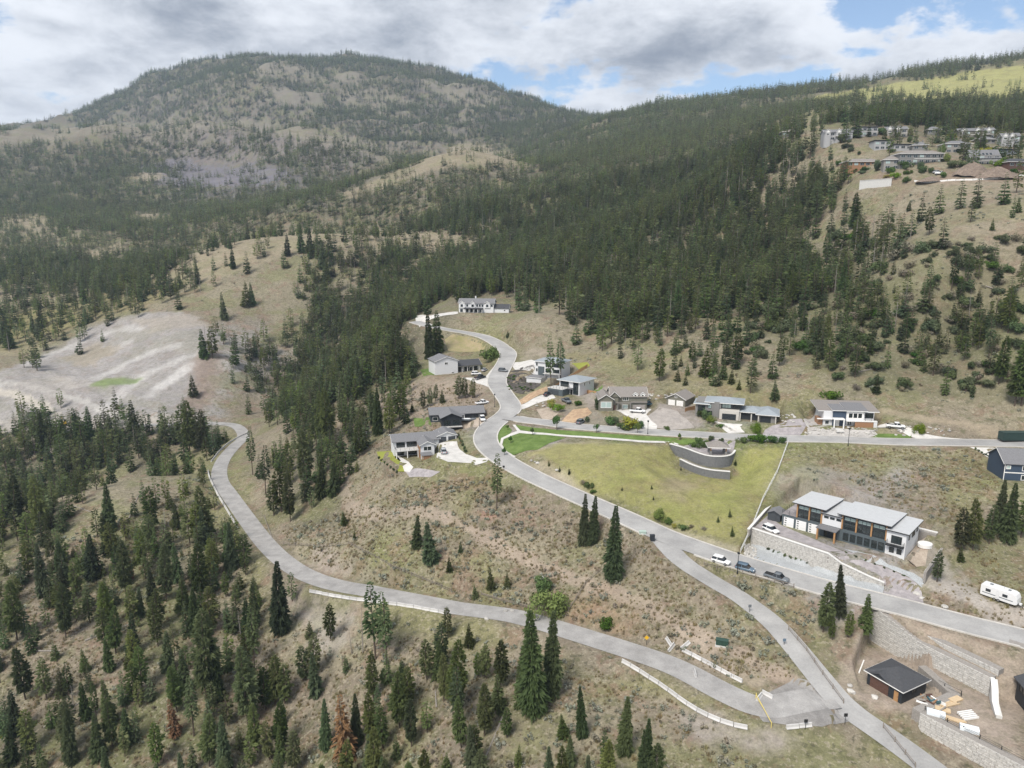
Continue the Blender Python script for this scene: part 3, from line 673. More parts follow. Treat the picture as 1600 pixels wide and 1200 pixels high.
# lawns, drives, walks and beds
drape('gravel_apron', [(1183,1090),(1210,1078),(1240,1060),(1262,1064),(1290,1088),(1318,1114),(1326,1128),(1285,1136),(1228,1133),(1192,1128),(1180,1112)], ground_mat('dark_gravel', ((.20,.192,.185),(.27,.26,.25)), (.06,.3,4), bump=.3, amp=(.12,.12,.15)), .085, step=.9)
drape('lawn', [(776,706),(768,692),(768,680),(778,668),(792,664),(800,672),(796,680),(784,686),(783,694),(792,706),(800,713),(793,712)], LAWN)
drape('lawn', [(806,664),(830,668),(870,672),(950,678),(1050,684),(1098,688),(1097,695),(1000,689),(930,684),(870,680),(812,672)], LAWN)
drape('lawn', [(800,681),(812,677),(860,680),(885,684),(860,692),(840,703),(812,708),(800,712),(791,705),(785,696),(787,687)], LAWN)
drape('footpath', [(801,664),(805,664),(813,673),(870,679),(930,683),(1000,688.5),(1060,693),(1060,696),(1000,691.5),(930,686),(870,681.5),(812,677),(800,681),(787,686.5),(784.5,695),(791,705),(806,714),(800,715),(788,706),(781,695),(783,685),(797,678),(808,674)], CONC, .13)
drape('driveway', [(686,692),(714,690),(718,702),(728,710),(745,716),(765,716),(760,722),(735,724),(700,722),(682,715)], CONC)
drape('driveway', [(722,664),(745,650),(757,655),(762,664),(742,668)], YARD, .07)
drape('driveway', [(722,590),(758,590),(775,568),(782,572),(772,596),(765,606),(742,598)], CONC)
drape('driveway', [(797,567),(830,562),(842,565),(870,585),(850,588),(830,583),(805,578)], CONC, .08)
drape('driveway', [(800,637),(835,622),(862,615),(868,622),(840,630),(815,640)], CONC)
drape('driveway', [(838,640),(862,636),(880,640),(862,655),(850,657)], YARD, .07)
drape('driveway', [(868,664),(895,640),(918,637),(925,645),(898,660),(885,667)], CLAY, .07)
drape('driveway', [(958,640),(1012,638),(1018,640),(1010,648),(1018,658),(1027,665),(1026,671),(1000,671),(992,655),(975,648)], CONC)
drape('driveway', [(1030,636),(1058,642),(1063,648),(1085,668),(1050,672),(1020,668),(1012,650)], ground_mat('pale_gravel', ((.30,.275,.255),(.34,.31,.285)), (.1,.5,4), bump=.3, amp=(.08,.1,.15)), .06)
drape('driveway', [(1118,658),(1128,661),(1160,663),(1158,670),(1164,676),(1138,677)], CONC)
drape('driveway', [(1195,672),(1235,655),(1268,660),(1250,680),(1190,680)], PAVER, .07)
drape('driveway', [(1366,668),(1375,664),(1420,668),(1440,677),(1505,686),(1440,687),(1405,672)], CONC)
drape('lawn', [(1362,684),(1370,678),(1425,680),(1422,686)], LAWN)
drape('driveway', [(1515,699),(1552,700),(1570,709),(1566,723),(1545,716)], CONC)
drape('planting_bed', [(789,588),(800,584),(845,592),(845,602),(822,616),(806,614),(793,605)], MULCH, .08)
drape('planting_bed', [(797,580),(835,570),(836,578),(808,582)], MULCH, .08)
drape('bare_bank', [(793,632),(820,620),(862,603),(864,612),(835,621),(808,634)], CLAY, .07)
drape('lawn', [(646,653),(672,653),(674,666),(648,667)], LAWN)
drape('back_lawn', [(588,706),(617,704),(620,712),(632,737),(622,737),(600,724)], LAWN2)
drape('lawn', [(656,578),(680,575),(679,586),(662,588)], LAWN)
drape('lawn', [(893,568),(918,566),(922,572),(905,578)], LAWN2)
drape('lawn', [(926,604),(942,602),(940,615),(926,614)], LAWN)
drape('patio', [(616,714),(622,712),(646,730),(640,738),(632,737)], CONC)
drape('patio', [(634,738),(648,732),(675,735),(688,737),(672,746),(640,746)], PAVER, .08)
drape('dry_bank', [(708,522),(735,526),(760,536),(757,546),(720,550),(700,548),(695,530)], ground_mat('rough_grass', ((.27,.25,.12),(.29,.235,.15)), (.06,.3,4), bump=.3, amp=(.12,.15,.2)), .06)
drape('landing', [(646,494),(662,492),(666,500),(656,512),(650,505)], CONC, .12)
drape('driveway', [(664,498),(715,487),(716,490),(680,497),(666,502)], CONC, .12)
# ------------------------------------------------------------------ trees
NEEDLE = leaf_mat('fir_needles', (.094,.130,.060), (.152,.192,.088), .46, transl=.55)
PINEN = leaf_mat('pine_needles', (.118,.148,.056), (.182,.210,.084), .46, transl=.55)
REDN = leaf_mat('dead_red_needles', (.20,.085,.045), (.27,.13,.075), .15)
LEAFG = leaf_mat('broad_leaves', (.055,.105,.022), (.10,.165,.035), .3)
LEAFO = leaf_mat('hillside_leaves', (.075,.098,.045), (.115,.140,.068), .3)
LEAFB = leaf_mat('bright_leaves', (.12,.19,.03), (.17,.24,.045), .15)
LEAFY = leaf_mat('golden_leaves', (.33,.26,.03), (.27,.27,.04), .12)
SAGE = leaf_mat('sage_leaves', (.22,.235,.18), (.30,.31,.25), .2)
DRYB = leaf_mat('dry_brush', (.19,.165,.12), (.25,.22,.165), .25)
GRASSM = leaf_mat('dry_grass', (.25,.205,.115), (.31,.26,.155), .25)
BARK = mat('bark', (.105,.08,.062), .9, var=.35, scale=4, bump=.4)
DEADW = mat('weathered_wood', (.25,.225,.20), .9, var=.3, scale=3)
def spray(rs, o, d, ln, w, droop):
    """one flat kite of needles from o along d"""
    d = d/np.linalg.norm(d); side = np.cross(d, (0,0,1)); side = side/(np.linalg.norm(side)+1e-6)
    t = rs.uniform(-.9, .9); up = np.cross(side, d); side = side*math.cos(t)+up*math.sin(t)
    m = o + d*ln*rs.uniform(.4,.6); e = o + d*ln + np.array((0,0,-droop*ln))
    return [o, m-side*w, e, m+side*w]
def conifer(seed, kind='fir', whorls=30, per=7, sprays=3, wide=1.0):
    """unit-height crown and trunk"""
    rs = np.random.default_rng(seed); V = []; 
    h0 = {'fir': .07, 'pine': .20, 'young': .05, 'thin': .32}[kind]; R = {'fir': .165, 'pine': .165, 'young': .205, 'thin': .105}[kind]
    bend = rs.normal(0, .012, 2)
    lop = rs.uniform(0, 6.28)
    for i in range(whorls):
        f = (i+rs.uniform(-.4,.4))/whorls; f = min(max(f, 0), .995); h = h0 + (1-h0)*f
        wv = rs.uniform(.72,1.2)
        if kind == 'fir': prof = (1-f)**.95*(.7+.3*min(1, f*6))*wv
        elif kind == 'pine': prof = math.sin(math.pi*min(1, (f*.86+.14)))**.7*(1-.35*f)*wv
        elif kind == 'young': prof = (1-f)**.95
        else: prof = (1-f)**.6*(.55+.45*math.sin(f*3))
        k = max(3, int(per*(1-.45*f)*rs.uniform(.7,1.2)))
        if kind in ('pine','thin') and rs.random() < .12: k = max(1, k//3)
        a0 = rs.uniform(0, 6.28)
        for j in range(k):
            a = a0+6.283*j/k+rs.uniform(-.35,.35)
            ln = R*prof*rs.uniform(.5,1.25)*(1+.16*math.cos(a-lop)) + .012
            rise = {'fir': .25-.6*(1-f), 'pine': .55-.75*(1-f), 'young': .55-.4*(1-f), 'thin': .2-.5*(1-f)}[kind]*rs.uniform(.5,1.4)
            d = np.array((math.cos(a), math.sin(a), rise)); o = np.array((bend[0]*h*h*8*.1, bend[1]*h*h*8*.1, h))
            st = rs.uniform(.02,.3) if kind in ('fir','young') else rs.uniform(.2,.5)
            for s in range(sprays):
                b = st+(1-st)*s/max(1, sprays)
                yaw = rs.uniform(-.55,.55) if s else 0
                dd = np.array((math.cos(a+yaw), math.sin(a+yaw), rise+rs.uniform(-.25,.3)))
                L_ = ln*(1-b)*rs.uniform(.85,1.25)+.018; p = o+d/np.linalg.norm(d)*ln*b
                V += spray(rs, p, dd, L_, L_*rs.uniform(.13,.24)*wide+.0025, rs.uniform(0,.35))
    V += spray(rs, np.array((0,0,.95)), np.array((.02,.02,1)), .05, .008, 0)
    V = np.array(V); F_ = [(i,i+1,i+2,i+3) for i in range(0, len(V), 4)]
    return V, F_
def trunk_geo(r=.0125, top=.96, n=6, stubs=0, seed=0):
    b = MB(); rs = np.random.default_rng(seed)
    b.loft([[(math.cos(6.283*i/n)*rr, math.sin(6.283*i/n)*rr, z) for i in range(n)] for z, rr in ((-.03,r*1.5),(.02,r*1.15),(.4,r*.8),(.75,r*.45),(top,r*.12))])
    for k in range(stubs):
        z = rs.uniform(.25,.95); a = rs.uniform(0,6.28); l = (1.05-z)*rs.uniform(.06,.16)
        b.tube((0,0,z),(math.cos(a)*l, math.sin(a)*l, z+rs.uniform(-.02,.03)), r*.25, r*.08, 3)
    return b
def leafball(seed, n=850, lobes=9, flat=.75, leaf=.062):
    """unit bush: leaf clumps through several lobes"""
    rs = np.random.default_rng(seed); V = []
    cs = [(rs.normal(0,.24), rs.normal(0,.24), rs.uniform(.28,.72)*flat, rs.uniform(.2,.34)) for _ in range(lobes)]
    for i in range(n):
        c = cs[rs.integers(lobes)]; d = rs.normal(size=3); d /= np.linalg.norm(d); r = c[3]*rs.uniform(.55,1.05)
        p = np.array(c[:3])+d*r; p[2] = max(p[2], .03)
        t = rs.normal(size=3); t = np.cross(d+t*.5, t); t /= np.linalg.norm(t)+1e-6; s = np.cross(t, d+rs.normal(size=3)*.4); s /= np.linalg.norm(s)+1e-6
        l = leaf*rs.uniform(.6,1.4); V += [p-t*l, p-s*l*.6, p+t*l, p+s*l*.6]
    return np.array(V), [(i,i+1,i+2,i+3) for i in range(0, len(V), 4)]
TREES = {}     # name -> (crown mesh, trunk mesh)
def reg(name, vf, m, tb, tm):
    TREES[name] = (mesh(name+'_crown', vf[0], vf[1], m) if vf else None, mesh(name+'_trunk', tb.v, tb.f, tm))
for i in range(4): reg('fir%d'%i, conifer(100+i, 'fir', 44, 10, 6), NEEDLE, trunk_geo(), BARK)
for i in range(4): reg('pine%d'%i, conifer(200+i, 'pine', 34, 10, 6), PINEN, trunk_geo(.014), BARK)
for i in range(2): reg('bigfir%d'%i, conifer(150+i, 'fir', 58, 13, 9, .68), NEEDLE, trunk_geo(), BARK); reg('bigpine%d'%i, conifer(250+i, 'pine', 46, 13, 9, .68), PINEN, trunk_geo(.014), BARK)
for i in range(2): reg('young%d'%i, conifer(300+i, 'young', 26, 10, 5), PINEN, trunk_geo(.016), BARK)
for i in range(2): reg('thin%d'%i, conifer(400+i, 'thin', 28, 8, 5), NEEDLE, trunk_geo(.0105, stubs=14, seed=i), BARK)
reg('red0', conifer(500, 'fir', 32, 8, 4), REDN, trunk_geo(stubs=10), BARK)
for i in range(2): reg('snag%d'%i, None, None, trunk_geo(.011, stubs=34, seed=7+i), DEADW)
def joined(name, parts):
    """one mesh with several materials from (verts, faces, material)"""
    v = []; f = []; mi = []; ms = []
    for k, (pv, pf, m) in enumerate(parts):
        n = len(v); v += [tuple(p) for p in pv]; f += [tuple(i+n for i in q) for q in pf]
        if m not in ms: ms.append(m)
        mi += [ms.index(m)]*len(pf)
    me = mesh(name, v, f)
    for m in ms: me.materials.append(m)
    me.polygons.foreach_set('material_index', mi); return me
def low_tree(seed, kind, w, p, s, m):
    v, f = conifer(seed, kind, w, p, s, 1.25); t = trunk_geo(.013, n=4)
    return [(v, f, m), (t.v, t.f, BARK)]
STUFF = [joined('conifer_low', low_tree(600+i, k, 20, 8, 3, m)) for i, (k, m) in enumerate((('fir',NEEDLE),('pine',PINEN),('fir',NEEDLE),('pine',PINEN),('young',PINEN)))]
STUFF.append(joined('snag_low', [(TREES['snag0'][1].vertices and [v.co[:] for v in TREES['snag0'][1].vertices], [tuple(p.vertices) for p in TREES['snag0'][1].polygons], DEADW)]))
def clump(seed, n, spread):
    rs = np.random.default_rng(seed); parts = []
    for k in range(n):
        kd, m = (('fir',NEEDLE),('pine',PINEN))[int(rs.random() < .45)]
        v, f = conifer(seed*31+k, kd, 10, 5, 1, 2.0); sc = rs.uniform(.65,1.1)*np.array((1.15,1.15,1)); off = np.array((rs.uniform(-spread,spread), rs.uniform(-spread,spread), 0))
        parts.append((v*sc+off, f, m)); t = trunk_geo(.013, n=3); parts.append((np.array(t.v)*sc+off, t.f, BARK))
    return joined('grove', parts)
CLUMPS = [clump(700+i, 6, .55) for i in range(5)]

DENS = """
00000000000000000000000000000000000000000000000000
00000000000000000000000000000000000000000000000000
00000000000888888888800000000000000000000000000777
00000008888877778888888000000000000000000000777211
00000777777777777777777777000000000055655533211111
00006668888877777777777778888888777766644466777777
33334446776766667777766777788999999999996644667788
44456646654454444555544445688999999999874333333333
66666664433322333334555665689999999999765222222222
77778877743323467789998865789999999998875421111112
45667778886777788899999998889999999988753322111111
44445566666772233334333566788999999998765543322211
35555566655311245666666666678889999998776665543322
34466666642111025777877777777889999998887766554433
22233445211000146788888888877777778888887777665544
22222210000000157888888840004666554344566666666655
12111000001000157888888840001454454333455566666655
01000000001445688888887530000122334443322333455554
00000000000233678888765300000001122232111122334455
00000000000013788873467400000000000000000000001122
01111100011012688842346000000000000000000000000000
45555555566400577710000000000000000000000000000000
67777765110004566500000000000000000000000000000000
56553100342000345300000000000000000000000000000044
67532201443000343200000000000000000000000000000444
66541215434200012000000000000000000000000000000442
66542466556500000000000000000000000000000000000220
65655566777510000000000000000000000000000000000000
77666566666641100000000000000000000000000000000000
66556676666632100000000000000000000000000000000000
54565554655433110000000000000000000000000000000000
44334355555532211121111000000000000000000000000000
44322334444444455555321000000000000000000000000000
43333344455566666665442222100000000000000000000000
44333345556777777766543222110000000000000000000000
55544566667777777776654322222222211111000000000000
66665566667777777777665443333334432233332100000000
66666666677777777777666544444555554444443221000000
""".split()
DG = np.array([[int(c) for c in (r+'0'*50)[:50]] for r in DENS], float)/9
ZONES = [([(1150,170),(1300,147),(1450,123),(1600,103),(1750,92),(1750,150),(1600,152),(1450,162),(1300,162),(1190,174)], .12), ([(305,646),(410,646),(410,692),(360,694),(305,676)], 0.0), # cleared ground, as outlines in the photograph: open lots, hilltop gardens, bald crests
([(575,700),(640,660),(648,600),(640,515),(690,470),(800,470),(825,530),(900,565),(1010,596),(1240,628),(1700,650),(1700,1300),(1010,1300),(1010,1150),(900,1010),(700,960),(470,905),(470,860),(520,830),(560,740)], 0.0),
([(1200,200),(1215,228),(1320,268),(1340,305),(1420,300),(1700,290),(1700,205),(1480,205),(1420,200),(1330,192)], .16),
([(1300,305),(1420,300),(1700,290),(1700,400),(1450,410),(1340,350)], .3),
([(1180,380),(1700,380),(1700,640),(1300,600)], .9),
([(240,450),(300,392),(380,368),(470,358),(560,358),(700,364),(740,380),(735,398),(640,390),(560,386),(470,398),(400,425),(300,455)], .3),
([(530,302),(600,275),(650,256),(700,228),(745,220),(800,233),(830,262),(790,264),(740,260),(690,266),(620,290),(540,314)], .15),
([(0,208),(100,198),(230,192),(330,184),(450,194),(540,210),(625,245),(600,256),(500,228),(400,214),(300,210),(200,220),(0,226)], .2),
([(400,98),(480,104),(570,116),(560,136),(470,132),(400,124)], .25), ([(410,143),(500,141),(508,170),(420,169)], .25), ([(530,138),(600,136),(648,160),(600,180),(540,174)], .25), ([(640,118),(740,133),(790,160),(740,174),(690,154)], .3),
([(195,280),(230,266),(262,275),(240,287)], .1), ([(200,335),(240,328),(275,345),(215,347)], .1), ([(0,338),(50,336),(95,350),(60,360),(0,358)], .15), ([(120,400),(190,376),(198,392),(130,414)], .15), ([(255,250),(300,248),(420,260),(460,275),(330,290),(280,285)], .25)]
def density(X, Y, Z):
    px, py, _ = project(X, Y, Z)
    px = px + fbm(X/18, Y/18, 111, 2)*14; py = py + fbm(X/18, Y/18, 121, 2)*8
    d = bil(DG, py/32-.5, px/32-.5)
    for poly, fac in ZONES:
        d = np.where(in_poly(poly, px, py), d*fac, d)
    edge = ((px > -260) & (px < 1860)); return np.where(edge, d, d*.7)
ALL = []       # x, y, z, height, kind
def scatter():
    # jittered cells of equal size on the ground; nearer than 900 m single trees, beyond that groves
    def cells(y0, y1, cell):
        ys = np.arange(y0, y1, cell); X = []; Y = []
        for y in ys:
            w = .84*y+30; xs = np.arange(-w, w, cell); X.append(xs); Y.append(np.full(len(xs), y))
        X = np.concatenate(X); Y = np.concatenate(Y)
        return X+rng.uniform(-.5,.5,len(X))*cell, Y+rng.uniform(-.5,.5,len(Y))*cell
    def pick(y0, y1, cell, k):
        X, Y = cells(y0, y1, cell); Z = h_at(X, Y)
        d = density(X, Y, Z)*(.55+.9*sstep(-.35,.35,fbm(X/22, Y/22, 131, 2)))
        d = d*np.where(Y > 1250, .62+.75*sstep(.8, .1, bil(ridgy, row_index(Y), np.interp(X/Y, COLS, np.arange(NC)))), 1.0)
        d = np.where((bil(MASK, row_index(Y), np.interp(X/Y, COLS, np.arange(NC))) > .05) | (bil(ROADW, row_index(Y), np.interp(X/Y, COLS, np.arange(NC))) > .75), 0, d)
        ok = rng.random(len(X)) < d*k; return X[ok], Y[ok], Z[ok]
    return pick(100, 340, 4.2, .92), pick(340, 850, 4.4, .90), pick(850, 1350, 12.0, 1.9), pick(1350, 3200, 15.5, 1.9)
NEAR, MID, FARA, FARB = scatter(); FARW = [np.concatenate(q) for q in zip(FARA, FARB)]
print('scatter', len(NEAR[0]), len(MID[0]), len(FARW[0]))
EXPL = [ # base pixel, height in pixels, kind (f fir, p pine, t thin, y young, r red, s snag)
(957,908,117,'f'),(912,850,79,'f'),(926,849,73,'f'),(776,795,86,'t'),(833,1117,158,'f'),(862,1090,130,'f'),(587,1030,120,'t'),(605,1040,112,'t'),(567,1020,77,'s'),(550,1022,42,'s'),
(742,935,23,'y'),(767,922,37,'y'),(792,918,25,'y'),(702,893,25,'y'),(719,863,19,'y'),(672,880,67,'f'),(650,857,52,'f'),(537,820,22,'y'),(554,843,15,'y'),
(713,1113,106,'p'),(757,1150,83,'p'),(777,1110,57,'y'),(760,1060,53,'p'),(747,1057,38,'p'),(667,1063,63,'p'),(684,1060,60,'f'),(700,997,49,'p'),(733,1010,37,'y'),(792,1153,47,'p'),(880,1153,37,'y'),(810,1197,33,'y'),(890,1197,47,'f'),(540,1190,105,'r'),(643,1167,73,'p'),
(1311,961,80,'f'),(1286,987,80,'p'),(1352,987,59,'f'),(1325,996,42,'p'),(1300,1000,40,'p'),(1464,909,50,'p'),(1500,860,68,'p'),(1520,860,80,'p'),(1560,830,80,'f'),(1572,845,90,'f'),(1595,840,68,'p'),(1500,877,25,'y'),(1545,850,60,'p'),
(861,607,83,'t'),(876,594,68,'t'),(683,551,66,'f'),(671,560,73,'f'),(616,575,70,'p'),(793,528,13,'y'),(717,623,37,'p'),(738,622,32,'p'),(680,627,28,'p'),(691,629,21,'y'),(661,639,30,'p'),(672,635,30,'p'),(644,644,17,'y'),(727,622,34,'p'),
(624,656,56,'p'),(584,663,56,'f'),(591,680,75,'f'),(608,679,60,'p'),(615,660,55,'p'),(569,660,32,'y'),(543,634,50,'t'),(512,697,90,'p'),(494,696,70,'p'),(503,697,84,'p'),(478,763,90,'p'),(503,776,65,'f'),(522,774,56,'f'),(415,771,75,'t'),(428,806,56,'p'),(454,815,75,'p'),(539,821,22,'y'),(440,800,70,'p'),
(310,850,65,'p'),(327,845,85,'p'),(318,852,60,'f'),(360,882,65,'f'),(275,827,42,'f'),(240,830,70,'p'),(172,830,75,'f'),(64,837,92,'p'),(25,830,85,'p'),(395,742,75,'t'),(67,700,63,'f'),(100,700,50,'f'),(125,697,60,'f'),(142,690,55,'f'),(172,697,50,'f'),(212,690,65,'f'),(297,710,83,'p'),(287,700,68,'p'),(317,707,67,'p'),
(437,990,113,'f'),(398,1047,100,'t'),(388,1133,120,'p'),(323,1093,140,'p'),(337,1093,93,'f'),(167,983,73,'p'),(247,1010,70,'p'),(103,997,83,'p'),(173,1047,50,'f'),(133,1050,37,'y'),(97,1087,43,'y'),(73,1093,63,'p'),(40,1093,83,'p'),(27,1000,93,'p'),(70,930,80,'f'),(120,933,60,'p'),(197,930,87,'p'),(220,963,46,'f'),(260,940,90,'p'),(313,937,87,'p'),(287,957,57,'y'),(353,933,40,'p'),(362,890,73,'f'),(247,1197,67,'p'),(303,1150,90,'t'),(107,1177,80,'p'),(327,1197,80,'p'),(275,1150,62,'r'),(205,905,34,'r'),
(1152,570,53,'p'),(1217,572,47,'p'),(1452,474,65,'t'),(1510,456,77,'t'),(1486,454,64,'t'),(1452,367,45,'p'),(1223,358,32,'p'),(1332,356,56,'f'),(1352,382,30,'p'),(1289,409,45,'p'),(1240,409,53,'p'),(1077,521,34,'p'),(1101,589,49,'y'),(1082,566,34,'p'),(1129,592,33,'y'),(1142,600,26,'y'),(1210,626,34,'y'),(1154,609,17,'y'),(1369,615,33,'y'),(1030,596,52,'p'),(1311,420,41,'s'),(1364,427,56,'s'),(1399,510,49,'s'),(1375,425,50,'s'),(1414,480,40,'s'),(1514,495,45,'s'),(1585,634,94,'p'),(1596,634,100,'p'),(1590,332,25,'y'),(1527,322,24,'y'),(1265,345,88,'p'),(1275,352,70,'p'),(1335,352,50,'p'),(1550,360,20,'y'),(1420,330,18,'y'),(1560,600,75,'p'),(1545,560,70,'t'),(1575,520,70,'p'),
(350,500,44,'f'),(385,480,42,'y'),(262,455,22,'f'),(275,452,18,'f'),(282,450,26,'f'),(395,478,38,'f'),(310,443,32,'f'),(12,540,60,'f'),(52,518,28,'f'),(65,512,36,'f'),(15,545,40,'y'),(318,560,46,'f'),(332,560,50,'p'),(302,620,36,'y'),
(470,395,45,'f'),(485,395,40,'f'),(365,420,36,'f'),(450,400,36,'f'),(505,420,45,'f'),(510,440,35,'y'),(555,390,30,'p'),(783,455,30,'f'),(845,470,38,'f'),(833,470,34,'f'),(1120,470,30,'p')]
CH = {'f': ['fir0','fir1','fir2','fir3'], 'p': ['pine0','pine1','pine2','pine3'], 't': ['thin0','thin1'], 'y': ['young0','young1'], 'r': ['red0'], 's': ['snag0','snag1']}
KIND_WORDS = {'f': ('fir_tree','dense dark green fir tree'), 'p': ('pine_tree','full crowned green pine tree'), 't': ('thin_fir_tree','slender sparse fir tree'), 'y': ('young_pine','short bushy young pine'), 'r': ('dead_pine','dead pine with rust red needles'), 's': ('dead_snag','bare grey dead tree')}
def region(px, py):
    if px < 470 and py > 860: return 'on the wooded slope below the gravel road bend'
    if px < 430 and 720 < py: return 'on the bare knoll beside the gravel road'
    if px < 430 and py > 620: return 'in the ravine in front of the quarry'
    if px < 440 and py > 330: return 'on the dry hillside by the quarry'
    if px < 545 and py > 590: return 'in the strip of wood above the gravel road'
    if px < 700 and py < 600 and px > 430: return 'in the wooded gully beside the houses'
    if px < 780 and 560 < py < 700: return 'beside the houses on the bare earth lots'
    if 780 <= px < 900 and 500 < py < 620: return 'between the houses on the uphill side of the road'
    if px >= 1480 and 720 < py < 900: return 'in the grove above the parked trailer'
    if px >= 1270 and py > 900: return 'beside the paved road near the tiered block walls'
    if px > 900 and py < 660: return 'on the brushy hillside above the street'
    if py > 940: return 'on the slope below the gravel road guard rail'
    if 430 < px < 900 and 660 < py: return 'on the dry slope between the two roads'
    if px >= 900 and py > 660: return 'on the dry slope beside the paved road'
    return 'on the forested hills behind the houses'
def px_height_to_m(py, hpx, d): return hpx*d/F/(CP-(py-600)/F*SP)
recs = []
for px, py, hp, k in EXPL:
    p = hit(px, py); _, _, d = project(*p)
    recs.append([p[0], p[1], p[2], px_height_to_m(py, hp, d), k, 1, hp, px, py])
ex = np.array([(r[0], r[1]) for r in recs])
def add_rand(P, lo, hi, w):
    X, Y, Z = P; px, py, d = project(X, Y, Z)
    near = np.sqrt(((X[:,None]-ex[None,:,0])**2+(Y[:,None]-ex[None,:,1])**2)).min(1) < 3.2
    for i in range(len(X)):
        if near[i]: continue
        h = float(np.clip(rng.normal((lo+hi)/2, (hi-lo)/4), lo*.6, hi*1.15)); k = rng.choice(list(w), p=list(w.values()))
        if k == 'y': h *= .55
        hp = h*F/d[i]*(CP-(py[i]-600)/F*SP)
        recs.append([X[i], Y[i], Z[i], h, k, 0, hp, px[i], py[i]])
add_rand(NEAR, 6.5, 14.5, {'f': .33, 'p': .43, 't': .09, 'y': .13, 's': .02})
add_rand(MID, 10.5, 19, {'f': .42, 'p': .50, 't': 0.0, 'y': .05, 's': .03})
vis = [r for r in recs if -20 < r[7] < 1620 and r[8]-r[6] < 1195 and r[8] > 0]
vis.sort(key=lambda r: -(r[6] + 500*r[5]))
n_conif = 0; chosen = set()
for r in vis:
    if r[5] or n_conif < 300:
        if r[4] not in 'rs': n_conif += 1
        if n_conif > 300: break
        chosen.add(id(r))
def plant(r):
    nm, words = KIND_WORDS[r[4]]; size_ = 'very tall' if r[3] > 17 else 'tall' if r[3] > 13 else 'medium' if r[3] > 9.5 else 'small'; key = CH[r[4]][rng.integers(len(CH[r[4]]))]; big = r[6] > 72 and r[4] in 'fp'; key = {'f': 'bigfir', 'p': 'bigpine'}[r[4]]+str(int(rng.integers(2))) if big else key
    reg_ = region(r[7], min(r[8], 1199)); root = empty(nm, (r[0], r[1], r[2]-.1), float(rng.uniform(0, 6.28)), size_+' '+words+' '+reg_, 'tree', size_+' '+words+'s '+reg_)
    cr, tr = TREES[key]; w = float(rng.uniform(.70, .84) if big else rng.uniform(.85, 1.12)); sc = (r[3]*w, r[3]*w, r[3])
    t = obj('trunk', tr, root); t.scale = sc
    if cr: c = obj('crown', cr, root); c.scale = sc
    root.rotation_euler[0] = float(rng.normal(0, .035)); root.rotation_euler[1] = float(rng.normal(0, .035))
for r in recs:
    if id(r) in chosen: plant(r)
def instancer(name, P, scl, rot, idx, meshes, label, cat, kinds='stuff'):
    """one object that stands many small copies on a cloud of points"""
    me = bpy.data.meshes.new(name); me.from_pydata([tuple(p) for p in P], [], [])
    a = me.attributes.new('scl', 'FLOAT_VECTOR', 'POINT'); a.data.foreach_set('vector', np.asarray(scl, np.float32).ravel())
    a = me.attributes.new('rot', 'FLOAT_VECTOR', 'POINT'); a.data.foreach_set('vector', np.asarray(rot, np.float32).ravel())
    a = me.attributes.new('idx', 'INT', 'POINT'); a.data.foreach_set('value', np.asarray(idx, np.int32))
    o = obj(name, me); tag(o, label, cat, kind=kinds)
    ng = bpy.data.node_groups.new(name, 'GeometryNodeTree')
    ng.interface.new_socket('Geometry', in_out='INPUT', socket_type='NodeSocketGeometry'); ng.interface.new_socket('Geometry', in_out='OUTPUT', socket_type='NodeSocketGeometry')
    N, L = ng.nodes, ng.links; gi = N.new('NodeGroupInput'); go = N.new('NodeGroupOutput'); jn = N.new('GeometryNodeJoinGeometry')
    def attr(nm, tp):
        n = N.new('GeometryNodeInputNamedAttribute'); n.data_type = tp; n.inputs[0].default_value = nm; return n.outputs[0]
    ia, sa, ra = attr('idx','INT'), attr('scl','FLOAT_VECTOR'), attr('rot','FLOAT_VECTOR')
    for k, m_ in enumerate(meshes):
        so = bpy.data.objects.new(name+'_source', m_)
        oi = N.new('GeometryNodeObjectInfo'); oi.inputs['Object'].default_value = so; oi.inputs['As Instance'].default_value = True
        cp = N.new('FunctionNodeCompare'); cp.data_type = 'INT'; cp.operation = 'EQUAL'
        ins = [s for s in cp.inputs if s.type == 'INT']; L.new(ia, ins[0]); ins[1].default_value = k
        ip = N.new('GeometryNodeInstanceOnPoints'); L.new(gi.outputs[0], ip.inputs['Points']); L.new(cp.outputs[0], ip.inputs['Selection'])
        L.new(oi.outputs['Geometry'], ip.inputs['Instance']); L.new(sa, ip.inputs['Scale'])
        er = N.new('FunctionNodeEulerToRotation'); L.new(ra, er.inputs[0]); L.new(er.outputs[0], ip.inputs['Rotation'])
        L.new(ip.outputs[0], jn.inputs[0])
    L.new(jn.outputs[0], go.inputs[0])
    md = o.modifiers.new('scatter', 'NODES'); md.node_group = ng
    return o
rest = [r for r in recs if id(r) not in chosen]
IDX = {'f': (0,2), 'p': (1,3), 't': (0,2), 'y': (4,4), 'r': (1,1), 's': (5,5)}
P = [(r[0], r[1], r[2]-.15) for r in rest]; wv = rng.uniform(.9, 1.3, len(rest))
scl = [(r[3]*w, r[3]*w, r[3]) for r, w in zip(rest, wv)]; idx = [IDX[r[4]][rng.integers(2)] for r in rest]
X, Y, Z = FARW; hh = rng.uniform(11.5, 17.5, len(X))*(1+.42*sstep(1000, 1700, Y))
P += list(zip(X, Y, Z-.6)); scl += [(h, h, h*rng.uniform(.8,1.1)) for h in hh]; idx += [6+int(rng.integers(5)) for _ in hh]
rot = np.zeros((len(P),3)); rot[:,2] = rng.uniform(0, 6.28, len(P))
instancer('conifer_forest', P, scl, rot, idx, STUFF+CLUMPS, 'dense conifer forest covering the hills and gully behind the houses', 'forest')
print('individual trees', len(chosen), 'forest points', len(P))
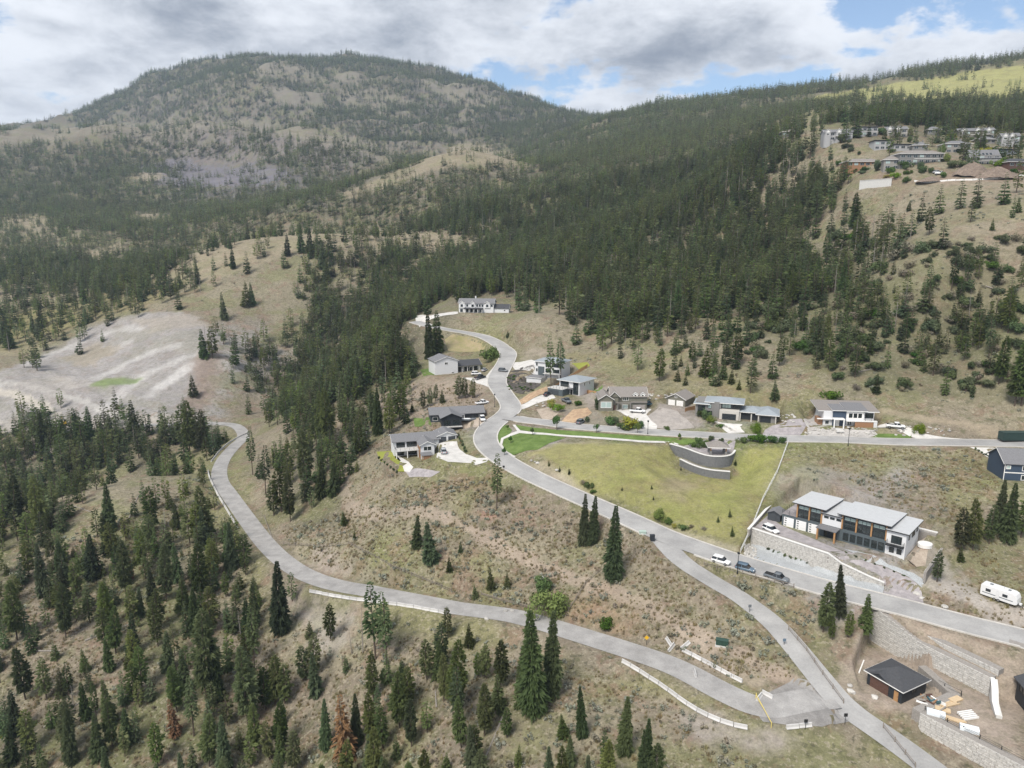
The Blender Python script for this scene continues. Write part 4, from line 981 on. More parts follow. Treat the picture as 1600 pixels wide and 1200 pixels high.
# ------------------------------------------------------------------ building kit
WHITE = mat('white_siding', (.64,.645,.655), .6, var=.06, scale=1.2, stretch=(.3,.3,6))
OFFW = mat('off_white_trim', (.78,.77,.75), .5, var=.05)
DARKG = mat('charcoal_siding', (.055,.062,.070), .6, var=.15, scale=2, stretch=(.3,.3,6))
BLACK = mat('black_siding', (.025,.03,.036), .6, var=.2, scale=2, stretch=(.3,.3,6))
NAVY = mat('navy_siding', (.045,.068,.105), .6, var=.12, scale=2, stretch=(.3,.3,6))
SLATE = mat('slate_panel', (.085,.105,.115), .55, var=.12, scale=1.5)
OLIVE = mat('olive_siding', (.17,.165,.135), .7, var=.12, scale=2, stretch=(.3,.3,6))
STONEG = mat('grey_stone_veneer', (.20,.195,.19), .85, var=.3, scale=5, bump=.3)
STONEL = mat('pale_stone_veneer', (.50,.475,.44), .85, var=.15, scale=4, bump=.2)
WOOD = mat('cedar_cladding', (.30,.165,.09), .6, var=.22, scale=3, stretch=(.5,.5,7))
BROWND = mat('brown_garage_door', (.105,.058,.045), .6, var=.15, scale=2)
TIMBER = mat('golden_timber', (.38,.215,.10), .55, var=.2, scale=3, stretch=(5,5,.5))
CEDARF = mat('new_cedar_fence', (.45,.26,.13), .75, var=.2, scale=3, stretch=(4,4,.5))
RSHING = mat('grey_shingles', (.17,.17,.178), .9, var=.2, scale=2.5, bump=.3)
RDARK = mat('dark_shingles', (.062,.064,.07), .9, var=.22, scale=2.5, bump=.3)
RBROWN = mat('brown_grey_shingles', (.225,.205,.19), .9, var=.18, scale=2.5, bump=.3)
RBLUE = mat('blue_grey_roofing', (.27,.30,.325), .75, var=.1, scale=1.5)
RPALE = mat('pale_membrane_roof', (.47,.48,.49), .6, var=.08, scale=.8)
GLASS = mat('window_glass', (.018,.026,.028), .06, var=.4, scale=.6, spec=.8)
GLASSP = mat('pale_blind_glass', (.40,.50,.48), .2, var=.15, scale=1.0, spec=.6)
METALD = mat('dark_metal', (.03,.032,.035), .45, metal=.4, var=.1)
CONCW = mat('cast_concrete', (.56,.55,.53), .85, var=.12, scale=1.5, bump=.15)
GDOORW = mat('white_garage_door', (.76,.76,.76), .5, var=.04)
class House:
    def __init__(s, key, name, label, cat='house', group=None):
        o, t = SITES[key]; s.r = empty(name, o, t, label, cat, group)
    def box(s, name, m, x0, x1, y0, y1, z0, z1): return MB().box(x0,x1,y0,y1,z0,z1).build(name, m, s.r)
    def wall(s, m, x0, x1, y0, y1, z0, z1, name='wall'): return s.box(name, m, x0, x1, y0, y1, z0, z1)
    def gable(s, m, x0, x1, y0, y1, z, h, axis='x', oh=.5, wallm=None, trim=OFFW, name='roof'):
        """pitched roof with its ridge along axis; the end walls are filled"""
        b = MB(); t = .18
        if axis == 'x':
            ym = (y0+y1)/2; k = h/((y1-y0)/2); e = z-oh*k
            prof = [(y0-oh, e), (ym, z+h), (y1+oh, e), (y1+oh, e+t), (ym, z+h+t*1.2), (y0-oh, e+t)]
            b.loft([[(x, p[0], p[1]) for p in prof] for x in (x0-oh, x1+oh)])
            tri = [[(x, y0, z-.02), (x, y1, z-.02), (x, ym, z+h-.03)] for x in (x0, x1)]
            fas = [[(x, p[0], p[1]) for p in prof] for x in (x0-oh-.05, x0-oh-.003)], [[(x, p[0], p[1]) for p in prof] for x in (x1+oh+.003, x1+oh+.05)]
        else:
            xm = (x0+x1)/2; k = h/((x1-x0)/2); e = z-oh*k
            prof = [(x0-oh, e), (xm, z+h), (x1+oh, e), (x1+oh, e+t), (xm, z+h+t*1.2), (x0-oh, e+t)]
            b.loft([[(p[0], y, p[1]) for p in prof] for y in (y0-oh, y1+oh)])
            tri = [[(x0, y, z-.02), (x1, y, z-.02), (xm, y, z+h-.03)] for y in (y0, y1)]
            fas = [[(p[0], y, p[1]) for p in prof] for y in (y0-oh-.05, y0-oh-.003)], [[(p[0], y, p[1]) for p in prof] for y in (y1+oh+.003, y1+oh+.05)]
        r = b.build(name, m, s.r)
        if wallm: MB().loft(tri).build('gable_wall', wallm, s.r)
        for f in fas: MB().loft(f).build('fascia', trim, r)
        return r
    def hip(s, m, x0, x1, y0, y1, z, h, oh=.6, trim=OFFW, name='roof'):
        x0 -= oh; x1 += oh; y0 -= oh; y1 += oh; w, d = x1-x0, y1-y0; k = min(w, d)/2
        if w >= d: r0, r1 = (x0+k, (y0+y1)/2), (x1-k-.001, (y0+y1)/2)
        else: r0, r1 = ((x0+x1)/2, y0+k), ((x0+x1)/2, y1-k-.001)
        v = [(x0,y0,z),(x1,y0,z),(x1,y1,z),(x0,y1,z),(r0[0],r0[1],z+h),(r1[0],r1[1],z+h)]
        f = [(0,1,5,4),(2,3,4,5),(1,2,5),(3,0,4),(3,2,1,0)] if w >= d else [(1,2,5,4),(3,0,4,5),(0,1,4),(2,3,5),(3,2,1,0)]
        r = MB().add(v, f).build(name, m, s.r)
        MB().box(x0-.03,x1+.03,y0-.03,y1+.03,z-.2,z-.004).build('fascia', trim, r); return r
    def shed(s, m, x0, x1, y0, y1, zf, zb, oh=.6, trim=METALD, name='roof'):
        """single slope from front height to back height"""
        k = (zb-zf)/(y1-y0); ya, yb = y0-oh, y1+oh; za, zb2 = zf-oh*k, zb+oh*k
        r = MB().prism([(x0-oh,ya),(x1+oh,ya),(x1+oh,yb),(x0-oh,yb)], [za,za,zb2,zb2], [za+.12,za+.12,zb2+.12,zb2+.12]).build(name, m, s.r)
        MB().prism([(x0-oh+.01,ya+.01),(x1+oh-.01,ya+.01),(x1+oh-.01,yb-.01),(x0-oh+.01,yb-.01)], [za-.24,za-.24,zb2-.24,zb2-.24], [za-.004,za-.004,zb2-.004,zb2-.004]).build('fascia', trim, r); return r
    def win(s, face, at, u0, u1, z0, z1, nx=1, nz=1, m=None, fm=None, fw=.1, name='window'):
        """framed window on a wall: face f/b (wall at y=at) or l/r (wall at x=at)"""
        fm = fm or OFFW; m = m or GLASS; b = MB(); out = -1 if face in 'fl' else 1
        d0, d1 = sorted((at-out*.02, at+out*.09)); g0, g1 = sorted((at-out*.015, at+out*.035))
        def bar(a, c, e, h): 
            if face in 'fb': b.box(a, c, d0, d1, e, h)
            else: b.box(d0, d1, a, c, e, h)
        bar(u0, u1, z0, z0+fw); bar(u0, u1, z1-fw, z1); 
        for i in range(nx+1):
            u = u0+(u1-u0-fw)*i/nx; bar(u, u+fw, z0+fw, z1-fw)
        for j in range(1, nz):
            z = z0+(z1-z0)*j/nz; 
            for i in range(nx):
                a = u0+(u1-u0-fw)*i/nx+fw; c = u0+(u1-u0-fw)*(i+1)/nx; bar(a, c, z-.04, z+.04)
        w = b.build(name, fm, s.r); g = MB()
        if face in 'fb': g.box(u0+.01, u1-.01, g0, g1, z0+.01, z1-.01)
        else: g.box(g0, g1, u0+.01, u1-.01, z0+.01, z1-.01)
        g.build('pane', m, w); return w
    def gdoor(s, face, at, u0, u1, z0, z1, m, slots=None, rows=4):
        """sectional garage door: each leaf a lap"""
        d = empty_part('garage_door', s.r); out = -1 if face in 'fl' else 1
        for i in range(rows):
            a, c = z0+(z1-z0)*i/rows, z0+(z1-z0)*(i+1)/rows-.03; d0, d1 = sorted((at-out*.02, at+out*.06))
            q = MB().box(u0,u1,d0,d1,a,c) if face in 'fb' else MB().box(d0,d1,u0,u1,a,c); q.build('panel', m, d)
            if slots:
                e0, e1 = sorted((at+out*.05, at+out*.075)); a2, c2 = u0+(u1-u0)*slots[0], u0+(u1-u0)*slots[1]
                q = MB().box(a2,c2,e0,e1,a+.18,c-.18) if face in 'fb' else MB().box(e0,e1,a2,c2,a+.18,c-.18); q.build('pane', GLASS, d)
        return d
    def door(s, face, at, u0, u1, z0, z1, m):
        out = -1 if face in 'fl' else 1; d0, d1 = sorted((at-out*.02, at+out*.06))
        q = MB().box(u0,u1,d0,d1,z0,z1) if face in 'fb' else MB().box(d0,d1,u0,u1,z0,z1); d = q.build('door', m, s.r)
        e0, e1 = sorted((at+out*.07, at+out*.13)); u = u1-.15
        q = MB().box(u,u+.06,e0,e1,z0+1,z0+1.15) if face in 'fb' else MB().box(e0,e1,u,u+.06,z0+1,z0+1.15); q.build('handle', METALD, d); return d
    def post(s, x, y, z0, z1, w=.25, m=None, name='column'): return s.box(name, m or OFFW, x-w/2, x+w/2, y-w/2, y+w/2, z0, z1)
    def rail(s, pts_, z, h=1.05, m=None):
        b = MB(); m = m or METALD
        for a, c in zip(pts_[:-1], pts_[1:]):
            n = max(1, int(math.hypot(c[0]-a[0], c[1]-a[1])/1.4))
            for i in range(n+1):
                x, y = a[0]+(c[0]-a[0])*i/n, a[1]+(c[1]-a[1])*i/n; b.box(x-.03,x+.03,y-.03,y+.03,z,z+h)
            for hh in (.25,.5,.75,1.0): b.tube((a[0],a[1],z+h*hh),(c[0],c[1],z+h*hh), .02, n=4)
        return b.build('railing', m, s.r)
def empty_part(name, parent):
    o = bpy.data.objects.new(name, None); C.objects.link(o); o.parent = parent; o.empty_display_size = .2; return o

# ---- long white two-storey house on its terrace
h = House('mansion', 'hillside_house', 'long two storey house with pale flat roofs, timber columns and three white garage doors')
h.wall(SLATE, 0, 26.1, 0, 12, -.4, 3.3); h.wall(DARKG, 3.9, 10.4, .25, 12, 3.3, 6.9); h.wall(WHITE, 10.4, 15.4, .1, 12, 3.32, 6.2)
h.wall(DARKG, 15.4, 26.1, .25, 12, 3.3, 6.9); h.wall(WHITE, 26.1, 30.5, -.2, 11.5, -.4, 6.2)
h.box('roof_deck', PAVER, -.1, 3.88, -.1, 11, 3.31, 3.42); h.rail([(0,11),(0,0),(3.8,0)], 3.42)
for a in (.55, 3.85, 7.15): h.gdoor('f', 0, a, a+2.7, 0, 2.6, GDOORW, (.1,.28))
for a, b_, nx in ((4.2,6.9,2),(7.4,10.1,2),(15.9,18.7,2),(19.2,22.3,3),(22.8,25.6,2)):
    h.win('f', .25, a, b_, 3.5, 5.5, nx, 1, fm=METALD, fw=.08); h.win('f', .25, a, b_, 5.75, 6.75, nx, 1, m=GLASSP, fm=METALD, fw=.08)
for x in (3.95, 7.15, 10.3, 15.5, 18.95, 22.55, 25.95): h.post(x, 0, 3.3, 7.2, .34, TIMBER, 'timber_column')
for a in (10.9, 12.4, 14.0): h.win('f', .1, a, a+1.15, 5.1, 5.7, 1, 1, fm=METALD, fw=.06)
for a in (16.0,17.7,19.4,21.1,22.8,24.4): h.win('f', 0, a, a+1.3, .5, 2.5, 1, 1, fm=METALD, fw=.08)
h.win('f', -.2, 27.2, 29.6, 3.2, 5.2, 2, 1, fm=METALD, fw=.1); h.win('f', -.2, 27.0, 28.1, .7, 2.1, 1, 1, fm=METALD); h.win('f', -.2, 28.7, 29.8, .7, 2.1, 1, 1, fm=METALD)
h.win('r', 30.5, 2, 3, 4, 5.4, 1, 1, fm=METALD); h.win('r', 30.5, 5, 7.5, 3.8, 5.4, 2, 1, fm=METALD); h.win('r', 30.5, 9, 10, 4, 5.4, 1, 1, fm=METALD)
h.shed(RPALE, 3.6, 10.8, -.2, 12, 7.5, 6.9, .8); h.shed(RPALE, 15.2, 26.4, -.2, 12, 7.5, 6.9, .8)
h.shed(RPALE, 10.5, 15.1, .1, 12, 6.45, 6.3, .5); h.shed(RPALE, 26.5, 30.6, -.2, 11.5, 6.5, 6.4, .6)
h.box('entry_canopy', RSHING, 10.1, 15.2, -3.1, -.02, 3.0, 3.25)
for x in (10.5, 14.8): h.post(x, -2.8, 0, 3.0, .4, TIMBER, 'timber_column')
h.door('f', 0, 12.2, 13.4, 0, 2.3, BLACK); h.win('f', 0, 11.2, 12.1, 0.1, 2.3, 1, 1, fm=METALD); h.win('f', 0, 13.5, 14.4, .1, 2.3, 1, 1, fm=METALD)
h.box('balcony', METALD, 26.3, 30.3, -1.5, -.22, 2.7, 2.9); h.rail([(26.4,-.25),(26.4,-1.45),(30.2,-1.45),(30.2,-.25)], 2.9)
SITES['shed'] = (on_plane(1199,812,4.6), math.radians(-38))
h = House('shed', 'garden_shed', 'small charcoal gabled shed at the end of the white garage forecourt', 'shed')
h.wall(DARKG, 0, 3.4, 0, 4.2, 0, 2.1); h.gable(RSHING, 0, 3.4, 0, 4.2, 2.1, .8, 'y', .25, DARKG, DARKG); h.door('f', 0, 1.1, 2.2, 0, 1.9, DARKG)
# ---- dark garage among the block walls
h = House('garage', 'detached_garage', 'black detached garage with brown door and hip roof below tiered block walls', 'garage')
h.wall(BLACK, 0, 7.5, 0, 7.8, -.3, 2.9); h.hip(RDARK, 0, 7.5, 0, 7.8, 3.0, 1.9, .55); h.gable(RDARK, .8, 4.6, -.35, 3.2, 3.02, .85, 'y', .15, BLACK, RDARK, 'entry_gable')
h.gdoor('f', 0, .7, 4.7, 0, 2.35, BROWND); h.door('f', 0, 5.9, 6.8, 0, 2.1, TIMBER); h.win('r', 7.5, 3, 4.4, 1.2, 2.2, 2, 1, fm=METALD)
# ---- white and cedar house with a separate garage wing
h = House('wood', 'cedar_house', 'white walkout house with cedar panel, dark roof and curved concrete driveway')
h.wall(WHITE, 0, 16, 3, 11, -.5, 5.4); h.wall(WHITE, 8.6, 13.4, -3.2, 3, -.5, 5.2, 'front_wing'); h.box('cedar_panel', WOOD, 8.45, 8.58, -3.1, 2.9, -.4, 5.0)
h.gable(RSHING, 0, 16, 3, 11, 5.4, 1.5, 'x', .7, WHITE); h.gable(RSHING, 8.6, 13.4, -3.2, 4, 5.2, 1.1, 'y', .6, WHITE, name='wing_roof')
h.wall(WHITE, 15.8, 22.6, 3.4, 10.5, 2.0, 6.1, 'garage_wing'); h.gable(RSHING, 15.8, 22.6, 3.4, 10.5, 6.1, 1.3, 'y', .5, WHITE, name='garage_roof')
for a in (16.3, 19.6): h.gdoor('f', 3.4, a, a+2.6, 3.4, 5.7, DARKG)
h.win('f', -3.2, 9.6, 12.4, 3.0, 4.6, 2, 1); h.win('f', -3.2, 9.8, 12.2, .3, 1.9, 2, 1); h.win('f', 3, 1, 4, 3.1, 5.0, 2, 1, fm=METALD); h.win('f', 3, 4.6, 8.2, 3.1, 5.0, 3, 1, fm=METALD); h.win('f', 3, 1.2, 3.6, .2, 2.2, 2, 1, fm=METALD); h.win('f', 3, 5, 8, .2, 2.2, 2, 1, fm=METALD)
h.box('deck', CONCW, .3, 8.4, -.6, 2.98, 2.6, 2.8); h.rail([(.4,2.9),(.4,-.5),(8.3,-.5)], 2.8)
for x in (.6, 4.4, 8.1): h.post(x, -.4, 0, 2.6, .25)
h.box('porch_roof', RSHING, 8.3, 12.2, -7.2, -3.3, 2.4, 2.6); h.box('cedar_wall', WOOD, 9.0, 11.6, -6.9, -6.7, -.4, 2.4)
for x in (8.6, 11.9): h.post(x, -7.0, -.4, 2.4, .25, TIMBER)
# ---- black-fronted house
h = House('black_gable', 'black_house', 'low grey roofed house with black gabled front wing and garage')
h.wall(DARKG, 0, 21, 0, 8.5, -.6, 3.1); h.wall(BLACK, 3.6, 11.2, -6.4, 0, -3.4, 3.1, 'front_wing')
h.gable(RSHING, 0, 21, 0, 8.5, 3.1, 1.7, 'x', .6, DARKG, METALD); h.gable(RSHING, 3.6, 11.2, -6.4, 3, 3.1, 1.6, 'y', .6, BLACK, METALD, 'wing_roof')
h.box('deck', CONCW, 3.4, 11.4, -7.8, -6.42, -.4, -.2); h.rail([(3.5,-6.45),(3.5,-7.7),(11.3,-7.7),(11.3,-6.45)], -.2, .95)
h.win('f', -6.4, 4.4, 7.0, .1, 2.2, 2, 1, fm=METALD); h.win('f', -6.4, 7.8, 10.4, .1, 2.2, 2, 1, fm=METALD); h.win('f', -6.4, 5.2, 9.6, -3.0, -1.0, 3, 1, fm=METALD)
h.gdoor('f', 0, 13.4, 16.4, -.2, 2.3, BLACK); h.gdoor('f', 0, 16.9, 19.9, -.2, 2.3, BLACK); h.win('f', 0, .8, 2.8, .6, 2.1, 1, 1)
h.box('porch_roof', RSHING, 11.4, 13.2, -2.4, -.02, 2.7, 2.9); h.post(12.9, -2.2, -.3, 2.7, .25)
# ---- white house with tall gable end
h = House('white_gable', 'white_house', 'white two storey house with tall blank gable end and grey roof')
h.wall(WHITE, 0, 11.5, 0, 10, -.6, 6.4); h.gable(RSHING, 0, 11.5, 0, 10, 6.4, 2.0, 'y', .5, WHITE)
h.wall(OFFW, 11.5, 24, 3.4, 10, -.4, 3.2, 'porch_wing'); h.gable(RDARK, 12, 24, 1.2, 10, 3.3, 2.0, 'x', .5, WHITE, name='porch_roof')
for x in (14.2, 17, 20, 23.4): h.post(x, 1.5, -.2, 3.2, .3)
h.win('f', 0, 4.8, 6.4, 4.6, 5.8, 2, 1); h.win('f', 0, 8.2, 9.6, .3, .9, 1, 1); h.win('r', 11.5, 1, 2.4, 3.8, 5.4, 1, 1); h.win('r', 11.5, .6, 2.6, .6, 2.4, 2, 1)
for a in (12.6, 16.0, 20.4): h.win('f', 3.4, a, a+2.6, .1, 2.3, 2, 1, fm=METALD)
h.door('f', 3.4, 19.0, 20.0, -.2, 2.0, BLACK)
# ---- white farmhouse up the hill
h = House('farm', 'farmhouse', 'white farmhouse with three small front gables and dark porch up the hill')
h.wall(WHITE, 0, 21, 0, 9, -.5, 5.6); h.gable(RSHING, 0, 21, 0, 9, 5.6, 2.3, 'x', .5, WHITE)
for a, w_ in ((.2,3.6),(7.2,2.6),(15.6,3.4)):
    h.wall(WHITE, a, a+w_, -.5, 0, 2.8, 5.6, 'bay'); h.gable(RSHING, a, a+w_, -.5, 3, 5.6, 1.2, 'y', .3, WHITE, name='bay_roof')
h.shed(RDARK, 3.6, 14.6, -2.4, -.1, 2.5, 2.9, .2); 
for x in (4, 6.6, 9.2, 11.8, 14.4): h.post(x, -2.2, -.3, 2.4, .2)
for a in (1.2, 7.8, 16.6): h.win('f', -.5, a, a+1.4, 3.4, 4.9, 1, 1, fm=METALD)
for a in (4.6, 10.6, 12.2, 13.8, 19.4): h.win('f', 0, a, a+1.1, 3.5, 4.8, 1, 1, fm=METALD)
for a in (.8, 4.4, 7.0, 9.8, 12.6): h.win('f', 0, a, a+1.6, .3, 2.1, 1, 1, fm=METALD)
h.wall(WHITE, 21, 30, 1, 8, -.5, 2.7, 'garage_wing'); h.gable(RDARK, 21.2, 30, 1, 8, 2.7, 2.0, 'x', .4, WHITE, name='garage_roof'); h.win('f', 1, 27, 28, 1, 1.9, 1, 1); h.box('chimney', WHITE, 9, 9.7, 5, 5.7, 7.4, 9.4)
# ---- tall white house with grey hip roof, half hidden by two firs
h = House('white_tall', 'tall_white_house', 'three level white house with pale grey hip roof behind two tall firs')
h.wall(WHITE, 0, 13, 0, 9.5, -.5, 7.6); h.hip(RBLUE, 0, 13, 0, 9.5, 7.7, 1.5, .7); h.wall(SLATE, 1.6, 4.6, -.25, 0, 0, 5.4, 'slate_bay')
h.wall(WHITE, -1.5, 5.6, -5.6, -.02, -1.8, 1.2, 'garage_wing'); h.hip(RSHING, -1.5, 5.6, -5.6, -.6, 1.25, .9, .4, name='garage_roof')
h.win('l', -1.5, -4.9, -3.4, -.2, .6, 2, 1, fm=METALD); h.win('l', -1.5, -2.7, -1.2, -.2, .6, 2, 1, fm=METALD)
for z in (2.9, 5.5): h.win('l', 0, 1, 2.6, z, z+1.6, 1, 1); h.win('f', 0, .4, 1.4, z, z+1.6, 1, 1); h.win('f', 0, 5.2, 7.8, z, z+1.6, 2, 1, fm=METALD); h.win('f', 0, 9, 12, z, z+1.6, 3, 1, fm=METALD)
h.box('balcony', CONCW, 4.7, 12.9, -1.8, -.02, 2.5, 2.7); h.rail([(4.8,-1.7),(12.8,-1.7)], 2.7); h.post(12.6, -1.6, -.4, 2.5, .3)
# ---- house with roof deck over its garage
h = House('deck_house', 'deck_house', 'white modern house with blue grey roof and roof deck over its garage')
h.wall(WHITE, 2.5, 12.5, 2.6, 14, -.5, 5.6); h.wall(SLATE, 0, 7.6, -2.6, 5, -.5, 2.7, 'garage_wing'); h.hip(RBLUE, 2.5, 12.5, 2.6, 14, 5.8, 1.5, .9)
h.box('roof_deck', CONCW, -.1, 7.7, -2.7, 2.58, 2.72, 2.9); h.rail([(0,2.5),(0,-2.6),(7.6,-2.6),(7.6,2.4)], 2.9)
h.gdoor('f', -2.6, 1.0, 5.6, -.2, 2.2, DARKG); h.win('f', 2.6, 3, 7.2, 3.0, 5.3, 3, 1, fm=METALD); h.win('f', 2.6, 9.4, 12.0, .2, 5.3, 1, 3, fm=BLACK, fw=.3); h.win('r', 12.5, 6, 6.8, 3.6, 5.0, 1, 1); h.win('r', 12.5, 10, 10.8, 3.6, 5.0, 1, 1)
h.door('f', 2.6, 8.1, 9.1, -.2, 2.1, BLACK); h.box('entry_roof', RSHING, 7.4, 9.4, .4, 2.58, 2.7, 2.9)
# ---- olive craftsman
h = House('craftsman', 'craftsman_house', 'olive grey craftsman house with brown gabled roofs and white pickup on its drive')
h.wall(OLIVE, 0, 18.4, 0, 10, -.5, 5.2); h.gable(RBROWN, 4.6, 18.4, 0, 10, 5.2, 2.6, 'x', .5, OLIVE); h.wall(OLIVE, -.4, 5, -2.2, 0, -2.0, 4.6, 'front_wing'); h.gable(RBROWN, -.4, 5, -2.2, 8, 4.6, 1.7, 'y', .5, OLIVE, name='wing_roof')
h.gable(RBROWN, 3.6, 7.6, -1.2, 5, 5.3, 1.9, 'y', .4, OLIVE, name='middle_roof'); h.wall(OLIVE, 4.0, 7.2, -.9, 0, -.4, 5.2, 'entry_bay')
h.win('f', -2.2, .3, 4.4, 1.2, 3.6, 2, 1, m=GLASSP, fw=.16); h.win('f', -2.2, 1.6, 3.0, -1.4, -.6, 2, 1); h.win('f', 0, 9.0, 11.2, 3.5, 5.0, 3, 1); h.win('f', 0, 9.0, 11.0, .4, 2.0, 1, 1, m=GLASSP)
h.wall(OLIVE, 12.2, 18.0, -.8, 0, -.4, 3.0, 'garage_front'); h.gdoor('f', -.8, 12.8, 17.4, -.2, 2.1, mat('taupe_door', (.30,.275,.26), .6)); h.box('garage_eave', RBROWN, 12.0, 18.2, -1.4, -.02, 3.02, 3.2)
for a in (12.8, 15.6): h.wall(OFFW, a, a+1.9, -.1, 2, 5.0, 6.0, 'dormer'); h.gable(RBROWN, a, a+1.9, -.1, 3.4, 6.0, .8, 'y', .25, OFFW, name='dormer_roof'); h.win('f', -.1, a+.5, a+1.4, 5.2, 5.9, 1, 1)
h.door('f', -.9, 5.2, 6.2, -.2, 2.0, BROWND)
for x in (4.2, 7.0, 8.6, 11.8): h.post(x, -1.3, -.4, 2.8, .3, STONEG)
h.box('porch_roof', RBROWN, 3.8, 12.0, -1.5, -.92, 2.82, 3.0)
# ---- its neighbour's garage
h = House('olive_garage', 'gabled_garage', 'olive grey detached garage with brown gable roof beside the craftsman house', 'garage')
h.wall(OLIVE, 0, 7.6, 0, 9.5, -.4, 2.8); h.gable(RBROWN, 0, 7.6, 0, 9.5, 2.8, 1.9, 'y', .5, OLIVE); h.gdoor('f', 0, .8, 3.5, -.1, 2.2, OFFW); h.gdoor('f', 0, 4.1, 6.8, -.1, 2.2, OFFW); h.win('f', 0, 3.3, 4.3, 3.1, 3.9, 2, 1)
# ---- dark modern house with low wing
h = House('dark_modern', 'dark_modern_house', 'charcoal modern house with blue grey hip roofs and pale stone garage front')
h.wall(STONEG, 0, 9, 0, 9.5, -.4, 5.6); h.wall(DARKG, 6.2, 16, 1.4, 9.5, 2.9, 5.6, 'upper_storey'); h.wall(STONEL, 8.6, 15.4, -1.6, 1.4, -.4, 3.3, 'garage_front')
h.wall(DARKG, 9, 28, .9, 9.5, -.38, 2.85, 'low_wing'); h.hip(RBLUE, 4, 16, .6, 9.5, 5.7, 1.3, .9); h.hip(RBLUE, -.2, 4.6, -.4, 8, 5.0, .6, .5, name='corner_roof'); h.hip(RBLUE, 15.8, 24, .4, 9.5, 2.95, 1.3, .5, name='wing_roof'); h.hip(RBLUE, 21.6, 28.4, -1.8, 8.5, 2.98, 1.7, .6, name='end_roof')
h.wall(STONEG, 22, 28, -1.4, .88, -.38, 2.85, 'end_wing')
h.gdoor('f', -1.6, 9.6, 14.4, -.1, 2.2, BLACK, (.8,.95)); h.gdoor('f', .9, 16.2, 19.2, -.1, 2.2, BLACK); h.gdoor('f', -1.4, 22.6, 26.2, -.1, 2.2, BLACK, (.8,.95)); h.door('f', .9, 19.9, 21.2, -.1, 2.2, BLACK)
for x in (15.8, 19.6, 22.0, 27.8): h.post(x, -1.9, -.3, 2.8, .35, STONEL)
h.win('f', 0, .8, 3.4, .4, 4.2, 1, 2, fm=METALD); h.win('f', 0, 4.2, 6.0, 0, 2.4, 2, 1, fm=METALD); h.win('f', 0, 4.4, 5.6, 3.4, 4.9, 1, 1, m=GLASSP, fm=METALD); h.win('f', 1.4, 9.2, 12.4, 3.6, 5.1, 3, 1, m=GLASSP, fm=METALD); h.win('f', 1.4, 12.9, 15.6, 3.6, 5.1, 2, 1, fm=METALD); h.wall(STONEG, 6.6, 8.4, -.4, 0, -.4, 5.9, 'stone_pier')
# ---- white and navy house
h = House('white_navy', 'white_navy_house', 'white and navy modern house with tall white framed windows and boulder garden')
h.wall(WHITE, 1.6, 18.2, 0, 9, -.6, 5.2); h.wall(NAVY, 4.6, 8.9, -.5, 0, -.4, 5.6, 'navy_bay'); h.wall(OFFW, 8.9, 14.6, -.9, 0, 2.4, 5.4, 'window_bay')
h.shed(RBROWN, .2, 19.4, .5, 10, 5.3, 6.6, .5, OFFW); h.shed(RSHING, 8.8, 15.2, -1.2, 6, 5.8, 6.8, .4, OFFW, 'bay_roof'); h.shed(RSHING, 4.4, 8.6, -.8, 5, 5.7, 6.4, .3, OFFW, 'navy_roof')
h.win('f', -.9, 9.3, 14.2, 2.8, 5.0, 3, 1, fw=.3); h.win('f', 0, 15.2, 18.0, 2.9, 4.8, 2, 1, fm=METALD); h.win('f', 0, 2.2, 3.6, .4, 1.8, 1, 1); h.win('f', 0, 9.6, 11.0, .2, 2.0, 2, 1)
h.box('balcony', OFFW, 8.7, 18.8, -1.9, -.92, 2.0, 2.35); h.rail([(14.8,-1.8),(18.7,-1.8)], 2.35, .95); h.box('cedar_wall', WOOD, 11.6, 17.6, -1.75, -1.55, -.6, 1.9); h.wall(WHITE, 17.7, 18.8, -1.8, -.95, -.6, 1.98, 'pier')
h.box('left_balcony', OFFW, -.6, 4.4, -.9, -.02, 2.3, 2.5); h.box('cedar_end', WOOD, .2, 1.5, .4, 5, -.4, 2.2)
h.box('entry_roof', OFFW, 4.3, 8.0, -2.6, -.52, 2.6, 2.95); h.door('f', -.5, 5.6, 6.8, -.2, 2.1, OFFW)
for x in (4.6, 7.7): h.post(x, -2.4, -.4, 2.6, .35)
for k in range(4): h.box('step', CONCW, 5.0, 7.4, -3.2-k*.45, -2.75-k*.45, -1.2, -.25-k*.17)
# ---- navy house at the end of the street
h = House('navy', 'navy_house', 'navy blue sided house with white trim and grey shingle roof')
h.wall(NAVY, 0, 16, 0, 10, -2.5, 5.2); h.gable(RSHING, 0, 16, 0, 10, 5.2, 3.0, 'x', .5, NAVY); h.box('trim_band', OFFW, -.04, 16.04, -.06, -.003, 2.2, 2.5); h.box('corner_board', OFFW, -.05, .15, -.07, -.004, -2.4, 5.1)
for z in (.2, 3.0): h.win('f', 0, 4.6, 6.6, z, z+1.6, 2, 1, fw=.15); h.win('f', 0, 9, 11, z, z+1.6, 2, 1, fw=.15)
h.win('f', 0, .4, 1.6, 3.4, 4.5, 1, 1, m=GLASSP, fw=.15); h.win('f', 0, 13, 14.6, 3, 4.6, 1, 1, fw=.15)
# ---- dark house beside the yard
h = House('edge', 'dark_timber_house', 'dark two storey house beside the yard with stacked building supplies')
h.wall(BLACK, 0, 13, .6, 9, -.5, 4.6); h.gable(RDARK, 0, 7, .6, 9, 4.6, 2.0, 'x', .5, BLACK, METALD); h.gable(RDARK, 6.6, 13, -.2, 9, 4.7, 2.3, 'y', .5, BLACK, OFFW, 'front_roof')
h.win('f', .6, 1, 3.2, 2.6, 4.2, 2, 1, fm=METALD); h.win('f', .6, 8, 11.5, 2.4, 4.3, 3, 1, fm=METALD); h.win('f', .6, 8, 11.5, .1, 2.0, 3, 1, fm=METALD); h.post(7.2, -.1, -.4, 4.4, .3, TIMBER)
